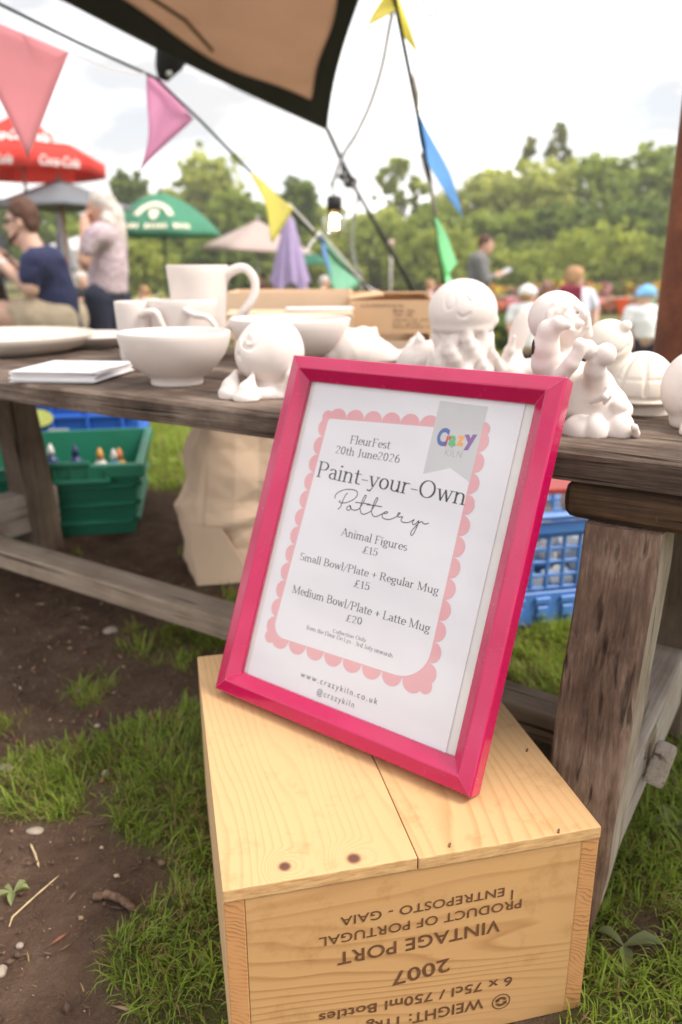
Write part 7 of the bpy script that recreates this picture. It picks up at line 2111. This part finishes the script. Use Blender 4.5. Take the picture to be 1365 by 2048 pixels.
# second guy rope with its own small flags
rp = [(775, -70, 2.05), (790, 0, 2.15), (812, 110, 2.3), (838, 240, 2.5), (862, 370, 2.75), (880, 490, 3.0), (893, 580, 3.2)]
Q = [np.array(on_y(*p)) for p in rp]; dirn = Q[-1]-Q[-2]; ge = Q[-1]+dirn*((float(gz(.45, 3.6))-Q[-1][2])/dirn[2])
topp = Q[0]+(Q[0]-Q[1])*8
r2 = empty('bunting', tuple(ge), 'bunting with yellow, blue and green flags tied along the steep right-hand guy rope', 'bunting'); bO = ge
MB().tube([p-bO for p in [topp]+Q+[ge]], [.004, .005, .0052, .0056, .006, .0072, .009, .010, .010], 8).build('cord', CORD, r2)
MB().tube([ge-bO+np.array([.01, 0, -.12]), ge-bO, ge-bO+np.array([-.02, -.02, .08])], .008, 8).build('peg', POLEG, r2)
# the mast that carries the top end, outside the picture
gm_ = float(gz(topp[0], topp[1]))
print('mast', topp, in_view(topp))
if not in_view(topp): MB().tube([(topp[0]-bO[0], topp[1]-bO[1], gm_-bO[2]), topp-bO+np.array([0, 0, .03])], .022, 10).build('mast', POLEG, r2)
def flag(parent, O, a, b_, tip, col, seed, wav=.010, mid=None, name='pennant'):
    A_, B_, T_ = [np.array(on_y(*p)) for p in (a, b_, tip)]
    V, F = pennant_mesh(A_-O, B_-O, T_-O, seed, wav, 12, mid if mid is not None else (0, 0, 0))
    q = link(name, np_mesh(name, V, F), BC[col], parent); md = q.modifiers.new('thickness', 'SOLIDIFY'); md.thickness = .0012; return q
flag(r2, bO, (786, -40, 2.12), (801, 62, 2.24), (838, 110, 2.30), 'yellow', 1, .006)
flag(r2, bO, (783, -40, 2.13), (792, 20, 2.17), (738, 52, 2.1), 'yellow', 4, .006)
flag(r2, bO, (831, 208, 2.46), (853, 322, 2.66), (931, 432, 2.62), 'blue', 2, .012, (-.012, .01, .02))
flag(r2, bO, (866, 424, 2.84), (890, 560, 3.12), (918, 520, 2.98), 'green', 3, .012)
flag(r2, bO, (874, 470, 2.92), (893, 575, 3.16), (908, 580, 3.05), 'green', 6, .008)
M = MB()
for (a, b_) in (((843, 305, 2.64), (872, 432, 2.86)), ((884, 515, 3.04), (899, 580, 3.2)), ((826, 150, 2.36), (833, 215, 2.46))):
    A_, B_ = np.array(on_y(*a))-bO, np.array(on_y(*b_))-bO
    MB().tube([A_, (A_+B_)/2+np.array([.006, 0, -.004]), B_], .007, 6).build('tape', TAPE, r2)
# first bunting: black cord from the upper left, falling away to the right
bp = [(-60, -28, 1.75), (0, 8, 1.85), (150, 82, 2.05), (310, 155, 2.3), (400, 240, 2.55), (500, 342, 2.85), (590, 430, 3.15), (690, 535, 3.5), (752, 590, 3.75)]
Q = [np.array(on_y(*p)) for p in bp]; dirn = Q[-1]-Q[-2]; ge = Q[-1]+dirn*((float(gz(.3, 4.4))-Q[-1][2])/dirn[2])
b1 = empty('bunting', tuple(ge), 'long bunting with pink, yellow and mint flags falling from the upper left', 'bunting'); bO = ge
topp = Q[0]+(Q[0]-Q[1])*2
MB().tube([p-bO for p in [topp]+Q+[ge]], [.0036]*3+[.0038, .004, .0042, .0045, .005, .0055, .006, .006], 8).build('cord', CORD, b1)
gm_ = float(gz(topp[0], topp[1]))
print('mast', topp, in_view(topp))
if not in_view(topp): MB().tube([(topp[0]-bO[0], topp[1]-bO[1], gm_-bO[2]), topp-bO+np.array([0, 0, .03])], .022, 10).build('mast', POLEG, b1)
MB().tube([ge-bO+np.array([.01, 0, -.12]), ge-bO, ge-bO+np.array([-.02, -.02, .08])], .008, 8).build('peg', POLEG, b1)
flag(b1, bO, (-95, 8, 1.62), (138, 106, 1.72), (56, 318, 1.66), 'pink', 1, .008)
flag(b1, bO, (296, 148, 2.28), (388, 239, 2.52), (286, 345, 2.34), 'magenta', 2, .016, (-.012, .0, .028))
flag(b1, bO, (497, 338, 2.84), (586, 416, 3.10), (556, 486, 2.98), 'yellow', 3, .02)
flag(b1, bO, (640, 470, 3.32), (724, 566, 3.64), (672, 594, 3.45), 'mint', 5, .015)
flag(b1, bO, (638, 466, 3.30), (652, 480, 3.36), (660, 560, 3.36), 'blue', 6, .008)
M = MB()
for pts in ([(-95, 6, 1.62), (20, 50, 1.67), (138, 104, 1.72), (230, 138, 2.05), (296, 148, 2.28)], [(578, 408, 3.1), (600, 432, 3.18), (628, 462, 3.28)], [(612, 508, 3.25), (622, 488, 3.27), (640, 464, 3.3)], [(640, 466, 3.3), (690, 522, 3.48), (735, 580, 3.7)], [(708, 545, 3.58), (730, 570, 3.66), (757, 586, 3.76)]):
    MB().tube(smooth_curve([np.array(on_y(*p))-bO for p in pts], 5), [.0055 if pts[0][0] > 400 else .0014]*((len(pts)-1)*5+1), 6).build('tape', TAPE, b1)
# festoon lights
GLS, n, b = new_mat('bulb_glass'); n.nodes.remove(b)
tr = N(n, 'BsdfTransparent'); gl = N(n, 'BsdfGlossy'); gl.inputs['Roughness'].default_value = .03; lw = N(n, 'LayerWeight'); lw.inputs[0].default_value = .35
mxs = N(n, 'MixShader'); n.links.new(lw.outputs['Facing'], mxs.inputs[0]); n.links.new(tr.outputs[0], mxs.inputs[1]); n.links.new(gl.outputs[0], mxs.inputs[2]); n.links.new(mxs.outputs[0], n.nodes['Material Output'].inputs['Surface'])
FIL, n, b = new_mat('lit_filament'); b.inputs['Base Color'].default_value = (1, .7, .3, 1); b.inputs['Emission Color'].default_value = (1, .62, .22, 1); b.inputs['Emission Strength'].default_value = 30
SOCK = matte('black_socket', (.02, .018, .018), .45, .1)
def bulb(px, ptop, Y, h, label, drop=None, lit=True):
    P = on_y(px, ptop, Y); o = empty('festoon_bulb', tuple(P), label, 'light bulb', 'festoon bulbs')
    MB().lathe([(0, 0), (h*.16, 0), (h*.20, -h*.06), (h*.20, -h*.36), (h*.16, -h*.38), (0, -h*.38)], n=20).build('socket', SOCK, o)
    MB().lathe([(h*.13, -h*.38), (h*.26, -h*.48), (h*.31, -h*.62), (h*.31, -h*.78), (h*.25, -h*.92), (h*.12, -h*.99), (0, -h)], n=28).build('glass_bulb', GLS, o)
    M = MB()
    for a in range(4):
        t = a*math.pi/2+.4; x, y = h*.09*math.cos(t), h*.09*math.sin(t)
        M.tube([(x*.6, y*.6, -h*.45), (x, y, -h*.52), (x*1.15, y*1.15, -h*.80)], h*.014, 6)
    M.build('filament', FIL if lit else POLEG, o)
    if drop is not None: MB().tube([(0, 0, -.002), tuple(np.array(on_y(*drop))-P)], .004, 6).build('hanging_wire', SOCK, o)
    return o
bulb(669, 392, 3.6, .165, 'lit clear bulb with black socket hanging below the tent corner', (664, 372, 3.6))
bulb(862, -34, 2.0, .065, 'clear bulb at the top edge right of the yellow flag', (862, -60, 2.0))
GREYC = matte('grey_cable', (.34, .33, .34), .6, .1)
rope('light_cable', [(800, -40, 3.4), (781, 46, 3.5), (765, 130, 3.55), (742, 205, 3.6), (712, 270, 3.62), (688, 308, 3.62), (664, 372, 3.6)], .0085, GREYC, 'thin grey light cable curving down from the yellow flag to the bulb', 'cable', 6)
rope('light_cable', [(862, -60, 2.0), (840, -120, 2.0), (800, -200, 1.9)], .004, SOCK, 'black light cable holding the bulb at the top edge', 'cable', 6)
rope('tension_strap', [(718, 385, 6.3), (708, 440, 6.3), (704, 490, 6.3), (712, 535, 6.3), (722, 560, 6.3), (726, 700, 6.3)], .012, GREYC, 'loose grey strap hanging from the black rope fitting', 'strap', 6)

# ------------------------------------------------------------------ air: thin volume added to lift the distance like veiling lens glare
HZ, n, b = new_mat('glare_haze'); n.nodes.remove(b)
pv = N(n, 'VolumePrincipled'); pv.inputs['Color'].default_value = (.98, .97, .95, 1); pv.inputs['Density'].default_value = .0017
n.links.new(pv.outputs[0], n.nodes['Material Output'].inputs['Volume'])
tag(MB().box((20, 40, 6.2), (240, 110, 15.0)).build('haze', HZ), kind='stuff')
